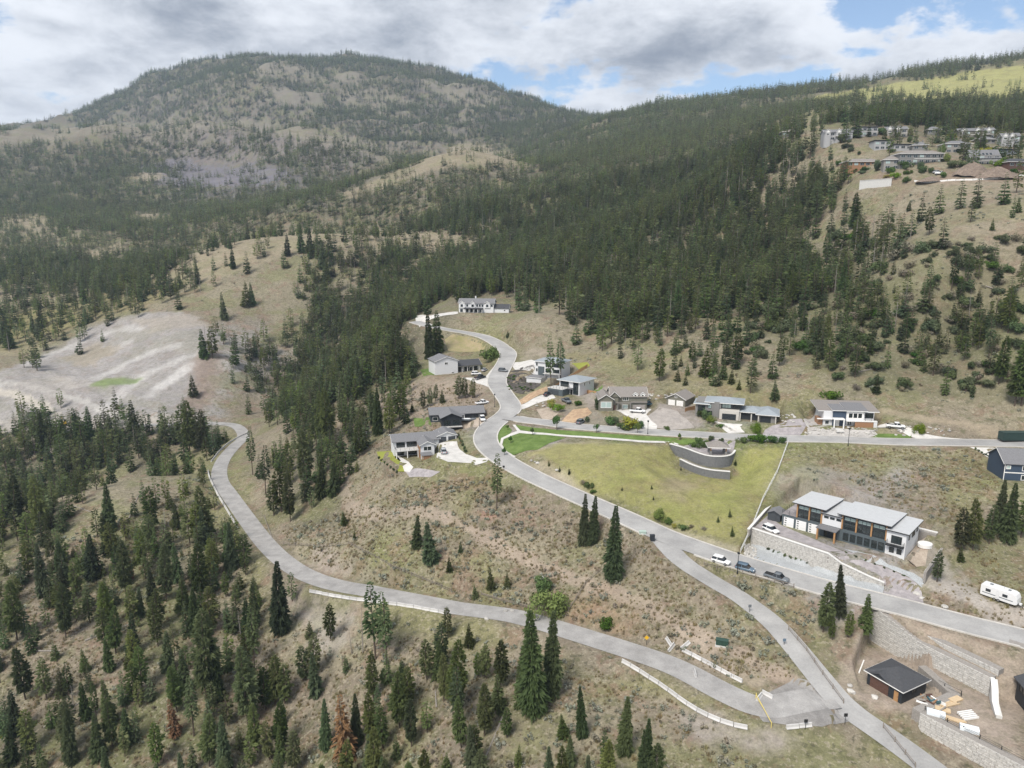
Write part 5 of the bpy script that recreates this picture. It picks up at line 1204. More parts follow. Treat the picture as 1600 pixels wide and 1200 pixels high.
# ---- container by the street
h = House('container', 'storage_container', 'dark green steel storage container beside the street', 'container')
CGREEN = mat('container_green', (.03,.055,.05), .55, var=.15)
b = MB()
for i in range(36):
    x = i*.25; b.box(x, x+.13, -.03 if i%2 else 0, 2.5, .15, 2.6)
    b.box(x+.13, x+.25, .04, 2.46, .15, 2.6)
b.build('side_panel', CGREEN, h.r); h.box('roof', CGREEN, -.05, 9.05, -.06, 2.54, 2.605, 2.72); h.box('base', METALD, -.05, 9.05, -.05, 2.53, 0, .148)
for y in (.05, 1.3): h.box('door_leaf', CGREEN, -.09, -.052, y, y+1.2, .2, 2.55)
# ------------------------------------------------------------------ houses on the hilltop
FARH = [ # left px, right px, base py, storeys height m, walls, roof, roof kind, label
(1222,1249,212,3.6,STONEG,RBROWN,'hip','brown two tier hip roofed house alone on the grassy crest'),
(1288,1330,222,8.5,WHITE,RSHING,'gab','large pale house with three white trimmed gables behind pines'),
(1338,1371,213,7.5,WHITE,RSHING,'flat','white hilltop house with wall of tall windows'),
(1386,1416,213,6.0,OFFW,RSHING,'gab','small white gabled house below a grassy clearing'),
(1366,1391,234,7.0,WHITE,METALD,'flat','white cube house with dark flat roof and balcony'),
(1397,1424,236,4.8,WHITE,RSHING,'flat','low white hilltop house with row of windows'),
(1426,1448,237,5.0,STONEG,RSHING,'hip','plain grey hilltop house with steep pyramid roof'),
(1324,1378,262,4.6,WOOD,RBROWN,'hip','long low brown hilltop house above rock terraces'),
(1381,1404,266,7.5,OFFW,RBROWN,'hip','tall cream house with brown roof among yellow shrubs'),
(1406,1472,256,7.2,STONEG,RBROWN,'hip','big hilltop house with broad brown hip roof and long balcony'),
(1449,1468,211,4.8,STONEG,RSHING,'hip','small grey house beside a tall spruce'),
(1500,1551,216,6.5,OLIVE,RSHING,'gab','large brown hilltop lodge with wide grey gables'),
(1478,1516,238,6.5,OFFW,RSHING,'hip','grey hip roofed house with long balcony and pale windows'),
(1531,1556,225,4.0,OFFW,RSHING,'hip','low pale bungalow beside yellow shrubs'),
(1566,1591,229,8.5,WHITE,RSHING,'gab','white house with steep stacked gables'),
(1518,1560,256,6.0,STONEG,RSHING,'gabx','house with broad grey roof and four skylights above dirt mounds'),
(1560,1592,242,3.8,SLATE,METALD,'flat','dark flat roofed modern house with pale window'),
(1572,1625,266,5.5,BROWND,RDARK,'hip','dark brown low house at the end of the dirt mounds')]
HPALE = mat('pale_stucco', (.36,.36,.365), .7, var=.08); HBEIGE = mat('beige_stucco', (.27,.255,.235), .75, var=.1)
for k, (a, c, py, hh, wm, rm, kind, lab) in enumerate(FARH):
    p = hit((a+c)/2, py); _, _, d = project(*p); w = (c-a)*d/F; dep = min(11, w*.75)
    yaw = random.uniform(-.25, .2); t = yaw
    SITES['far%d'%k] = (np.array((p[0]-w/2*math.cos(t), p[1]-w/2*math.sin(t), p[2])), t)
    h = House('far%d'%k, 'hilltop_house', lab, 'house', 'houses along the hilltop')
    hh *= .84; wm = {WHITE: HPALE, OFFW: HBEIGE}.get(wm, wm)
    h.wall(wm, 0, w, 0, dep, -4, hh)
    if kind == 'hip': h.hip(rm, 0, w, 0, dep, hh+.1, 2.4, .8)
    elif kind == 'flat': h.shed(rm, 0, w, 0, dep, hh+.5, hh+.2, .7)
    elif kind == 'gabx': h.gable(rm, 0, w, 0, dep, hh-1.5, 5.0, 'x', .5, wm)
    else:
        h.gable(rm, 0, w, 0, dep, hh, 2.4, 'x', .5, wm)
        for q in (.12, .5, .8)[:2 if w < 16 else 3]: h.gable(rm, w*q-2, w*q+2, -1.2, 4, hh-.2, 2.2, 'y', .35, OFFW, name='bay_roof'); h.wall(wm, w*q-2, w*q+2, -1.2, -.01, -4, hh-.2, 'bay')
    n = max(2, int(w/3.6)); y_ = -1.2 if kind == 'gab' else 0
    for s_ in range(1 if hh < 5 else 2):
        for i in range(n):
            u = w*(i+.5)/n; hw = min(1.3, w/n*.36); z0 = hh-2.3-s_*3.0
            bay = kind == 'gab' and any(abs(u-w*q) < 2.4 for q in (.12,.5,.8)[:2 if w < 16 else 3])
            if bay: continue
            h.win('f', 0, u-hw, u+hw, z0, z0+1.7, 2, 1, fm=HPALE, fw=.14, m=GLASS if (i+s_+k)%4 else GLASSP)
    if kind == 'gab':
        for q in (.12, .5, .8)[:2 if w < 16 else 3]: h.win('f', -1.2, w*q-1, w*q+1, hh-2.4, hh-.8, 2, 1, fw=.14)
    if kind == 'gabx':
        for i in range(4):
            u = w*(.3+.13*i); kk = 5.0/(dep/2); y1 = dep*.16
            MB().prism([(u,y1),(u+1.1,y1),(u+1.1,y1+1.2),(u,y1+1.2)], [hh-1.5+kk*y1+.2]*2+[hh-1.5+kk*(y1+1.2)+.2]*2, [hh-1.5+kk*y1+.38]*2+[hh-1.5+kk*(y1+1.2)+.38]*2).build('skylight', GLASS, h.r)
    if w > 13 and hh > 5: h.box('balcony', OFFW, w*.3, w*.95, -2.6, -1.25, hh-3.2, hh-3.0); h.rail([(w*.3,-2.5),(w*.95,-2.5)], hh-3.0)
    if k % 3 == 0: h.box('chimney', STONEG, w*.7, w*.7+.8, dep*.5, dep*.5+.8, hh, hh+3.6)
def ground_thing(name, px, py, label, cat, group=None, rz=0.0):
    p = hit(px, py); return empty(name, p, rz, label, cat, group), p
# dirt heaps, silt fence and concrete wall on the hilltop lot
SOIL = ground_mat('heaped_soil', ((.18,.14,.115),(.22,.175,.14)), (.15,.8,4), bump=.6, amp=(.15,.2,.25))
def heap(px, py, w, hgt, seed, label):
    p = hit(px, py); n, m_ = 28, 9; v = []; f = []
    for j in range(m_):
        r = w*(j/(m_-1)); 
        for i in range(n):
            a = 6.2832*i/n; x, y = r*math.cos(a)*1.25, r*math.sin(a)*.8
            z = hgt*(1-(j/(m_-1))**1.25)+float(fbm(np.array([x/3+seed*9]), np.array([y/3]), 5, 2)[0])*hgt*.22
            v.append((x, y, z-.6 if j == m_-1 else z))
    for j in range(m_-1):
        for i in range(n): f.append((j*n+i, j*n+(i+1)%n, (j+1)*n+(i+1)%n, (j+1)*n+i))
    tag(obj('dirt_heap', mesh('dirt_heap', v, f, SOIL, True), None, p-[0,0,.4]), label, 'dirt heap', 'dirt heaps')
heap(1518, 272, 9, 7.5, 1, 'tall pointed reddish dirt heap on the hilltop lot'); heap(1556, 276, 10, 6.0, 2, 'broad rounded dirt heap beside the taller dirt heap'); heap(1455, 282, 7, 2.6, 3, 'low spread of dirt beside the parked white truck')
def wall_strip(name, line, top, bot, th, m, label, cat='wall', cap=None, blocks=None, group=None, body=1.7):
    """a standing wall along world points; tops and bottoms per point; optional cap and real block courses"""
    L_ = np.array([p[:2] for p in line], float); n = len(L_)
    top = top if hasattr(top, '__len__') else [top]*n; bot = bot if hasattr(bot, '__len__') else [bot]*n
    t = np.gradient(L_, axis=0); t /= np.linalg.norm(t, axis=1)[:,None]; nr = np.stack([t[:,1], -t[:,0]], 1)     # outward, to the right of travel
    base = np.array((L_[0,0], L_[0,1], bot[0])); r = empty(name, base, 0, label, cat, group)
    def band(o0, o1, za, zb):
        b = MB(); secs = []
        for i in range(n):
            p0 = L_[i]+nr[i]*o0-base[:2]; p1 = L_[i]+nr[i]*o1-base[:2]; a, c = za[i]-base[2], zb[i]-base[2]
            secs.append([(p0[0],p0[1],a),(p1[0],p1[1],a),(p1[0],p1[1],c),(p0[0],p0[1],c)])
        return b.loft(secs)
    band(-max(th, body) if blocks else -th, -.02, bot, [z-.02 for z in top]).build('core', m, r)
    if blocks:
        bw, bh = blocks; b = MB(); rs = np.random.default_rng(len(line)*7+int(abs(base[0])))
        cum = np.concatenate([[0], np.cumsum(np.linalg.norm(np.diff(L_, axis=0), axis=1))])
        for k in range(int((max(top)-min(bot))/bh)+1):
            z0 = min(bot)+k*bh; s0 = -(k%2)*bw/2
            while s0 < cum[-1]:
                a, c = max(0, s0), min(cum[-1], s0+bw*rs.uniform(.8,1.15)); s0 = c if c > a else s0+bw
                if c-a < .15: continue
                mid = (a+c)/2; zt = np.interp(mid, cum, top); zb_ = np.interp(mid, cum, bot)
                if z0 > zt-.1 or z0+bh < zb_: continue
                z1 = min(z0+bh-.03, zt-.01); o = rs.uniform(.02,.11); q = []
                for s_ in (a+.02, c-.02):
                    x, y = np.interp(s_, cum, L_[:,0])-base[0], np.interp(s_, cum, L_[:,1])-base[1]; nx, ny = np.interp(s_, cum, nr[:,0]), np.interp(s_, cum, nr[:,1])
                    q.append((x, y, nx, ny))
                (x0,y0,nx0,ny0),(x1,y1,nx1,ny1) = q; zz0, zz1 = z0-base[2], z1-base[2]; e = .05
                v = [(x0-nx0*.02,y0-ny0*.02,zz0),(x1-nx1*.02,y1-ny1*.02,zz0),(x1-nx1*.02,y1-ny1*.02,zz1),(x0-nx0*.02,y0-ny0*.02,zz1)]
                xa, xb = (x1-x0)*.06, (y1-y0)*.06
                v += [(x0+nx0*o+xa,y0+ny0*o+xb,zz0+e),(x1+nx1*o-xa,y1+ny1*o-xb,zz0+e),(x1+nx1*o-xa,y1+ny1*o-xb,zz1-e),(x0+nx0*o+xa,y0+ny0*o+xb,zz1-e)]
                b.add(v, [(4,5,6,7),(0,1,5,4),(1,2,6,5),(2,3,7,6),(3,0,4,7)])
        tag(b.build('blockwork', BLOCK if blocks[0] > .5 else BLOCKD, r), kind='stuff')
    if cap: band(-.5, .16, [z-.01 for z in top], [z+.18 for z in top]).build('coping', cap, r)
    return r
BLOCK = mat('pale_wall_blocks', (.46,.445,.42), .9, var=.28, scale=1.3, bump=.3)
BLOCKC = mat('gravel_tone_wall_core', (.27,.25,.23), .95, var=.25)  # wall body in a gravel tone, seen on top and between blocks
BLOCKD = mat('charcoal_wall_blocks', (.165,.17,.175), .9, var=.2, scale=1.3, bump=.3)
CAPW = mat('white_coping', (.66,.65,.63), .7, var=.06)
p0, p1 = hit(1342,297), hit(1392,291)
wall_strip('concrete_wall', [p0, (p0+p1)/2, p1], max(p0[2],p1[2])+4.5, min(p0[2],p1[2])-4, .4, CONCW, 'pale cast concrete retaining wall under the hilltop gardens', 'wall', CAPW)
def polyline(pix): return densify(np.array([hit(*q) for q in pix]), 2.0)
SILT = mat('white_silt_cloth', (.75,.74,.72), .8, var=.08)
L_ = polyline([(1428,284),(1450,286),(1480,283),(1520,282),(1560,280),(1600,275)])
fe = empty('silt_fence', L_[0], 0, 'white cloth silt fence edging the dirt lot on the hilltop', 'fence'); b = MB()
for i in range(len(L_)-1):
    a, c = L_[i]-L_[0], L_[i+1]-L_[0]; z = 1.0+random.uniform(-.15,.15)
    b.prism([(a[0],a[1]),(c[0],c[1]),(c[0],c[1]+.25),(a[0],a[1]+.25)], [a[2]-.6,c[2]-.6,c[2]-.6,a[2]-.6], [a[2]+z,c[2]+z,c[2]+z,a[2]+z])
    if i % 2 == 0: MB().box(a[0]-.06,a[0]+.06,a[1]-.12,a[1]-.02,a[2]-.5,a[2]+1.4).build('stake', DEADW, fe)
b.build('cloth', SILT, fe)
# ---- retaining walls
W1 = densify(np.array([np.array((*p[:2], 0)) for p in MW]), 3.0)
cum = np.concatenate([[0], np.cumsum(np.linalg.norm(np.diff(W1, axis=0), axis=1)[:])]); l1 = np.linalg.norm((MW[1]-MW[0])[:2])
tops = [5.0 if c <= l1+.5 else 5.0-math.floor((c-l1)/3.0+1)*.9 for c in cum]; tops = [max(t_, .7) for t_ in tops]
wall_strip('block_retaining_wall', W1, tops, [-.9-c*.02 for c in cum], .6, BLOCKC, 'tall pale block retaining wall with white coping under the long white house', 'wall', CAPW, (1.05,.48))
bk = [on_plane(1168,832,4.6), on_plane(1196,800,4.6), on_plane(1226,772,4.6), on_plane(1258,766,4.6)]
wall_strip('block_retaining_wall', densify(np.array(bk), 3.0)[::-1], 5.5, 3.6, .5, BLOCKC, 'stepped pale block wall beside the charcoal garden shed', 'wall', CAPW, (.9,.4), body=.5)
t_, o_ = SITES['mansion'][1], SITES['mansion'][0]; ex2, ey2 = np.array((math.cos(t_), math.sin(t_), 0)), np.array((-math.sin(t_), math.cos(t_), 0))
wall_strip('block_retaining_wall', [o_+ex2*(x_)+ey2*15.5 for x_ in np.arange(34, -1, -3.0)], 7.4, 3.4, .5, BLOCKC, 'long block wall along the back of the pale roofed house', 'wall', CAPW, (.9,.4))
wall_strip('block_retaining_wall', [o_+ex2*36+ey2*y_ for y_ in (15.5, 12, 9, 6, 3, 0, -3, -5)], [6.2,5.8,5.4,5.2,5.0,4.9,4.8,4.7], 2.0, .5, BLOCKC, 'low block wall edging the side yard of the long white house', 'wall', None, (.9,.4), body=.5)
def px_line(pix, z, step=3.0): return densify(np.array([on_plane(q[0], q[1], z) for q in pix]), step)
W2D = densify(np.array(lift(W2L, 0, .1)), 2.5); W2C = np.concatenate([[0], np.cumsum(np.linalg.norm(np.diff(W2D[:,:2], axis=0), axis=1))])
wall_strip('block_retaining_wall', densify(np.array(lift(W2L, 0, -2.2))[1:], 2.5), -1.6, -3.4, .5, BLOCKC, 'upper step of the tall two step block wall behind the black garage', 'wall', None, (1.05,.45))
wall_strip('block_retaining_wall', W2D, list(np.interp(W2C, [0, W2C[-1]*.2, W2C[-1]*.45, W2C[-1]], [-.2,-1.0,-2.6,-2.6])), -9.2, .5, BLOCKC, 'tall grey block retaining wall behind the black garage', 'wall', None, (1.05,.45))
L_ = px_line([(1400,958),(1450,976),(1500,992),(1560,1012),(1640,1040)], -2.6, 2.5)
wall_strip('block_retaining_wall', L_, list(np.interp(np.arange(len(L_)), [0, 6, len(L_)], [-2.2,-.7,-.5])), -3.4, .5, BLOCKC, 'low block wall between the paved road and the upper dirt terrace', 'wall', None, (1.05,.45))
wall_strip('block_retaining_wall', densify(np.array(lift(W4L, 0, .1)), 2.5), -6.4, -11.8, .6, BLOCKC, 'pale block wall holding up the yard of building supplies', 'wall', None, (1.05,.48))
wall_strip('block_retaining_wall', densify(np.array(lift(W5L[::-1], 0, .1)), 1.5), -6.4, -9.4, .4, BLOCKC, 'short block wall between the black garage and the supply yard', 'wall', None, (1.05,.45))
SW = densify(np.array([W2L[-1]+[0,0,0], on_plane(1552,1092,-4.5), on_plane(1556,1122,-6.6)]), 1.5)
wall_strip('block_stair_wall', SW, list(-2.6-np.floor(np.linspace(0, 4.99, len(SW)))*.85), -7.4, 1.0, CONCW, 'pale stepped wall end descending to the supply yard', 'wall', CAPW)
# lookout walls, curved
LW = smooth_line([on_plane(x_, y_, 12.6) for x_, y_ in LWP], 2)
wall_strip('lookout_wall', densify(LW, 1.5), 13.1, 7.6, .45, BLOCKC, 'curved charcoal block wall carrying the gazebo lookout', 'wall', CAPW, (.48,.3))
LW2 = smooth_line([on_plane(x_, y_, 9.9) for x_, y_ in ((1062,718),(1080,727),(1105,735),(1141,738))], 2)
wall_strip('lookout_wall', densify(LW2, 1.5), 10.0, 6.5, .45, BLOCKC, 'lower curved planter wall in front of the gazebo lookout', 'wall', CAPW, (.48,.3))
# gazebo
o_ = on_plane(1109,712,12.6); SITES['gazebo'] = (o_, math.radians(-6))
h = House('gazebo', 'gazebo', 'open gazebo with brown hip roof on dark stone pillars at the lookout', 'gazebo')
h.hip(RBROWN, 0, 5.4, 0, 4.2, 3.0, 1.5, .8)
for x, y in ((.3,.3),(5.1,.3),(.3,3.9),(5.1,3.9)):
    c_ = h.post(x, y, 0, 1.5, .7, STONEG, 'pillar_base'); h.post(x, y, 1.5, 2.95, .3, TIMBER, 'pillar')
drape('lookout_paving', None, PAVER, .06, world=[on_plane(x_, y_, 12.6) for x_, y_ in ((1060,698),(1088,707),(1107,713.5),(1130,714),(1144,711),(1149,699),(1120,694))])
drape('forecourt', None, PAVER, .05, world=[on_plane(1180,823,4.6), on_plane(1294,862,4.6), on_plane(1318,862,4.6), on_plane(1221,821,4.6), on_plane(1199,806,4.6)])
mw1, mw2 = MW[1], MW[2]
drape('ramp', [(1297,866),(1320,861),(1350,876),(1382,886),(1425,905),(1440,925),(1446,950),(1400,938),(1378,932),(1384,914),(1340,890)], PAVER, .06)
drape('stone_chip_bank', [(1174,850),(1200,856),(1250,872),(1290,886),(1340,905),(1382,916),(1378,932),(1330,918),(1240,892),(1170,872)], RIPRAP, .05)
drape('stone_chip_bed', [(1318,858),(1340,862),(1400,886),(1428,896),(1446,908),(1440,918),(1420,902),(1380,884),(1345,873)], RIPRAP, .07)
drape('side_walk', [(1416,873),(1440,842),(1452,845),(1446,884),(1432,886)], YARD, .06)
drape('boulder_garden', [(1262,672),(1255,655),(1275,640),(1282,664),(1300,668),(1365,672),(1372,680),(1350,684),(1262,683)], ground_mat('pale_rock_garden', ((.44,.42,.40),(.34,.325,.31)), (.3,1.2,6), bump=.5, amp=(.15,.25,.3)), .06)
# ------------------------------------------------------------------ vehicles
TYRE = mat('tyre', (.02,.02,.02), .85, var=.1); RIM = mat('alloy', (.45,.45,.46), .35, metal=.8, var=.05); CGLASS = mat('car_glass', (.015,.02,.025), .05, var=.2, spec=.8)
LAMP = mat('lamp_lens', (.75,.75,.72), .2, var=.05); TAIL = mat('tail_lens', (.35,.02,.02), .25, var=.05)
def paint(name, c): return mat('paint_'+name, c, .28, var=.04, spec=.6)
PAINT = {'white': paint('white', (.78,.78,.78)), 'silver': paint('silver', (.42,.44,.46)), 'black': paint('black', (.02,.022,.026)), 'grey': paint('grey', (.14,.155,.17)), 'blue': paint('blue', (.11,.16,.215)), 'teal': paint('teal', (.04,.11,.13))}
def section(x, hw, z0, z1, tuck=.12):
    return [(x,-hw+tuck,z0),(x,hw-tuck,z0),(x,hw,z0+.18),(x,hw,z1-.14),(x,hw-tuck*1.2,z1),(x,-hw+tuck*1.2,z1),(x,-hw,z1-.14),(x,-hw,z0+.18)]
def vehicle(p, rz, kind, colour, label, cat, group=None):
    r = empty({'suv':'parked_suv','sedan':'parked_car','pickup':'parked_pickup'}[kind], p, rz, label, cat, group); m = PAINT[colour]
    Ln, Wd, H = {'suv': (4.75,.95,1.72), 'sedan': (4.6,.9,1.45), 'pickup': (5.8,1.0,1.9)}[kind]; a = Ln/2
    belt = {'suv': 1.05, 'sedan': .92, 'pickup': 1.18}[kind]; zl = {'suv': .30, 'sedan': .24, 'pickup': .45}[kind]
    if kind == 'pickup': st = [(-a,.93,.55,1.12),(-a+.1,.98,.48,1.18),(-.3,1,.42,1.18),(.9,1,.42,1.18),(1.15,1,.42,1.2),(a-.5,.97,.42,1.16),(a-.1,.92,.48,1.06),(a,.82,.55,.95)]
    else: st = [(-a,.72,zl+.2,belt-.12),(-a+.15,Wd-.04,zl+.06,belt),(-1.0,Wd,zl,belt),(.8,Wd,zl,belt),(1.25,Wd,zl,belt-.03),(a-.4,Wd-.05,zl,belt-.16),(a-.08,Wd-.14,zl+.06,belt-.28),(a,Wd-.3,zl+.14,belt-.36)]
    MB().loft([section(*q) for q in st]).build('body', m, r, True)
    if kind == 'suv': cs = [(-a+.2,belt-.02,.02),(-a+.55,H-.08,0),(.55,H-.06,0),(1.2,belt-.03,.02)]
    elif kind == 'sedan': cs = [(-a+.55,belt-.02,.02),(-1.05,H-.06,0),(.35,H-.05,0),(1.15,belt-.03,.02)]
    else: cs = [(-.55,1.16,.02),(-.35,H-.06,0),(1.0,H-.05,0),(1.65,1.16,.02)]
    x0, x1, x2, x3 = [c[0] for c in cs]; zt = H-.06; zb = cs[0][1]; wb, wt = Wd-.05, Wd-.22
    MB().add([(x0,-wb,zb),(x3,-wb,zb),(x3,wb,zb),(x0,wb,zb),(x1,-wt,zt),(x2,-wt,zt),(x2,wt,zt),(x1,wt,zt)], [(0,1,5,4),(1,2,6,5),(2,3,7,6),(3,0,4,7),(4,5,6,7)]).build('windows', CGLASS, r)
    MB().loft([section(x, w_, zt-.02, zt+.075, .06) for x, w_ in ((x1-.06,wt-.04),(x1+.2,wt+.03),(x2-.2,wt+.03),(x2+.06,wt-.04))]).build('roof', m, r, True)
    for s_ in (-1, 1):
        for xm in ((x1+x2)/2-.05,): MB().add([(xm-.07,s_*(wb+.015),zb),(xm+.07,s_*(wb+.015),zb),(xm+.05,s_*(wt+.02),zt),(xm-.05,s_*(wt+.02),zt)], [(0,1,2,3)]).build('door_pillar', m, r)
        MB().box(a-.26,a-.06,s_*Wd*.62-.16,s_*Wd*.62+.16,belt-.36,belt-.2).build('headlight', LAMP, r); MB().box(-a-.01,-a+.12,s_*Wd*.72-.12,s_*Wd*.72+.12,belt-.34,belt-.08).build('tail_light', TAIL, r)
        for xw in (-a+.95, a-.9):
            R_ = .36 if kind != 'pickup' else .41
            t = MB().tube((xw, s_*(Wd-.2), R_), (xw, s_*(Wd+.02), R_), R_, n=14).build('wheel', TYRE, r); MB().tube((xw, s_*(Wd-.1), R_), (xw, s_*(Wd+.035), R_), R_*.62, n=10).build('rim', RIM, t)
    if kind == 'pickup': MB().box(-a+.12,-.62,-.82,.82,1.06,1.195).build('cargo_bed', TYRE, r); MB().box(-.62,-.56,-.9,.9,1.1,1.5).build('bed_wall', m, r)
    return r
def park(px, py, to, kind, colour, label, cat, flip=False):
    """stand a vehicle under a pixel, heading towards another pixel"""
    p = hit(px, py); q = hit(*to); d = q-p; p = np.array((p[0], p[1], p[2]+.1)); rz = math.atan2(d[1], d[0])+(math.pi if flip else 0)
    return vehicle(p, rz, kind, colour, label, cat)
park(1126,880,(1140,885),'suv','white','white car parked on the kerb ahead of two dark vehicles','car'); park(1164,892,(1180,897),'suv','blue','dark blue car parked under the street lamp','car'); park(1213,907,(1230,913),'pickup','grey','dark grey pickup parked along the wooden roadside rail','pickup')
park(1204,831,(1218,837),'suv','white','white car parked on the raised forecourt of the long house','car')
park(1399,669,(1420,671),'pickup','white','white pickup on the drive beside the white and navy house','pickup'); park(996,645,(1016,646),'pickup','white','white pickup in front of the craftsman house garage','pickup')
park(907,662,(912,657),'suv','grey','small grey car at the road edge below the craftsman garden','car'); park(885,629,(893,634),'pickup','grey','dark pickup on the red clay drive of the deck house','pickup'); park(855,618,(863,615),'sedan','black','black car beside the roof deck garage','car')
park(786,581,(794,582),'suv','grey','dark grey car driving on the curved road uphill','car'); park(693,708,(690,702),'suv','silver','silver car on the curved white concrete drive','car')
park(754,657,(757,663),'suv','white','white car by the black house garage door','car'); park(732,648,(735,653),'sedan','white','white car beside the boat on a trailer','car'); park(753,632,(760,630),'pickup','white','white pickup parked behind the black house','pickup')
park(750,592,(757,590),'pickup','black','dark pickup on the crowded concrete drive','pickup'); park(744,586,(751,585),'suv','white','white car on the crowded concrete drive','car'); park(757,580,(762,577),'sedan','silver','silver car near the porch of the white gable house','car')
park(1013,634,(1018,630),'suv','teal','teal tarped car beside the olive garage','car'); park(1469,273,(1482,272),'pickup','white','white truck parked by the hilltop dirt heaps','pickup'); park(1464,271,(1476,270),'suv','silver','pale vehicle behind the white hilltop truck','car')
p = hit(142,500); vehicle(p+[0,0,.1], .2, 'suv', 'black', 'lone dark vehicle parked on the grass above the quarry', 'car')
# travel trailer
p = hit(1562,938); q = hit(1600,954); rz = math.atan2((q-p)[1], (q-p)[0]); TW = mat('trailer_skin', (.68,.68,.68), .35, var=.04, spec=.5)
r = empty('travel_trailer', p+[0,0,.05], rz, 'white travel trailer parked beside the dirt track', 'trailer')
MB().loft([[(x,-1.2,z0),(x,1.2,z0),(x,1.2,z1),(x,1.05,z1+.08),(x,-1.05,z1+.08),(x,-1.2,z1)] for x, z0, z1 in ((-3.6,.6,2.75),(-3.4,.5,2.95),(2.6,.5,2.98),(3.2,.55,2.7),(3.55,.7,1.9),(3.6,.8,1.2))]).build('body', TW, r)
for x0, x1 in ((-2.6,-1.6),(.7,1.7)): MB().box(x0,x1,-1.235,-1.195,1.6,2.25).build('window', CGLASS, r)
MB().box(-.6,.1,-1.23,-1.195,.75,2.5).build('door', mat('trailer_door', (.62,.62,.62), .5), r); MB().box(-3.2,2.8,-1.225,-1.198,1.12,1.3).build('stripe', PAINT['grey'], r); MB().box(-.5,.5,-.4,.4,3.06,3.32).build('air_conditioner', TW, r); MB().box(-2.2,-1.6,-.3,.3,3.05,3.15).build('roof_vent', PAINT['grey'], r); MB().box(1.4,1.9,-.3,.3,3.05,3.15).build('roof_vent', PAINT['grey'], r)
MB().tube((3.4,-.5,.5),(4.6,0,.5),.06).tube((3.4,.5,.5),(4.6,0,.5),.06).tube((4.4,0,.5),(4.4,0,0),.05).build('hitch', METALD, r); MB().box(3.7,4.2,-.25,.25,.55,.95).build('gas_bottles', TW, r)
for s_ in (-1,1):
    for x in (-.75,.05): t = MB().tube((x,s_*1.0,.34),(x,s_*1.22,.34),.34,n=12).build('wheel', TYRE, r); MB().tube((x,s_*1.1,.34),(x,s_*1.235,.34),.2,n=10).build('rim', RIM, t)
# boat on a trailer
p = hit(732,660); r = empty('boat', p+[0,0,.1], .1, 'grey motor boat on a trailer beside the black house drive', 'boat')
MB().loft([[(x,-w,.9),(x,0,.55+k_),(x,w,.9),(x,w*1.1,1.4+k_*.4),(x,-w*1.1,1.4+k_*.4)] for x, w, k_ in ((-2.8,.9,0),(-1,1.0,0),(1,.95,.05),(2.2,.6,.25),(3.0,.1,.6))]).build('hull', PAINT['grey'], r)
MB().box(-2.5,1.0,-.7,.7,1.42,1.5).build('deck', PAINT['white'], r); MB().add([(1.0,-.8,1.45),(1.0,.8,1.45),(.5,.7,2.0),(.5,-.7,2.0)], [(0,1,2,3)]).build('windscreen', CGLASS, r); MB().box(-3.1,-2.8,-.25,.25,.7,1.8).build('outboard_motor', PAINT['black'], r); MB().tube((-2.5,-.6,.5),(3.9,0,.5),.06).tube((-2.5,.6,.5),(3.9,0,.5),.06).build('trailer_frame', METALD, r)
for s_ in (-1,1): MB().tube((-1,s_*.85,.3),(-1,s_*1.1,.3),.3,n=10).build('wheel', TYRE, r)
# excavator by the quarry
p = hit(100,664); r = empty('excavator', p, 2.2, 'small yellow excavator working at the quarry floor', 'excavator'); YEL = mat('machine_yellow', (.55,.36,.04), .5, var=.1)
for s_ in (-1,1): MB().loft([[(x,s_*1.1-.3,z0),(x,s_*1.1+.3,z0),(x,s_*1.1+.3,z1),(x,s_*1.1-.3,z1)] for x,z0,z1 in ((-2,.3,.6),(-1.7,0,.9),(1.7,0,.9),(2,.3,.6))]).build('track', TYRE, r)
MB().box(-2,1.2,-1.3,1.3,.95,2.0).build('body', YEL, r); MB().box(-.2,1.3,-1.25,-.1,2.0,3.1).build('cab', CGLASS, r); MB().tube((1.0,.4,1.8),(4.2,.4,4.6),.28,.22,5).build('boom', YEL, r); MB().tube((4.2,.4,4.6),(5.6,.4,1.6),.2,.16,5).build('arm', YEL, r); MB().box(5.2,6.2,-.2,1.0,.9,1.7).build('bucket', METALD, r)
# ------------------------------------------------------------------ concrete barriers
BARR = mat('barrier_concrete', (.52,.51,.50), .85, var=.14, scale=1.0, obj_rand=.12)
bm_ = MB().loft([[(x,-.30,0),(x,.30,0),(x,.30,.09),(x,.14,.36),(x,.10,.82),(x,-.10,.82),(x,-.14,.36),(x,-.30,.09)] for x in (-1.22,1.22)]); BME = mesh('concrete_barrier', bm_.v, bm_.f, BARR)
def barriers(pix, label, group, pitch=2.55):
    p = densify(smooth_line(np.array([hit(*q) for q in pix]), 2), .25); cum = np.concatenate([[0], np.cumsum(np.linalg.norm(np.diff(p[:,:2], axis=0), axis=1))])
    n = max(1, int(cum[-1]/pitch))
    for i in range(n):
        s_ = pitch*(i+.5); x, y = np.interp(s_, cum, p[:,0]), np.interp(s_, cum, p[:,1]); x2, y2 = np.interp(s_+.6, cum, p[:,0]), np.interp(s_+.6, cum, p[:,1]); x3, y3 = np.interp(s_-.6, cum, p[:,0]), np.interp(s_-.6, cum, p[:,1])
        z = float(h_at(x, y)[0]); za = float(h_at(x2, y2)[0]); zb_ = float(h_at(x3, y3)[0]); dx, dy = x2-x3, y2-y3
        o = tag(obj('concrete_barrier', BME, None, (x, y, z+.02), (0, -math.atan2(za-zb_, math.hypot(dx,dy)+1e-6), math.atan2(dy, dx)+random.uniform(-.02,.02))), label, 'barrier', group)
barriers([(972,1034),(1000,1051),(1040,1076),(1075,1103),(1110,1123),(1150,1137),(1181,1141)], 'concrete barrier in the curved row where the gravel road meets the gate', 'barrier row by the gate')
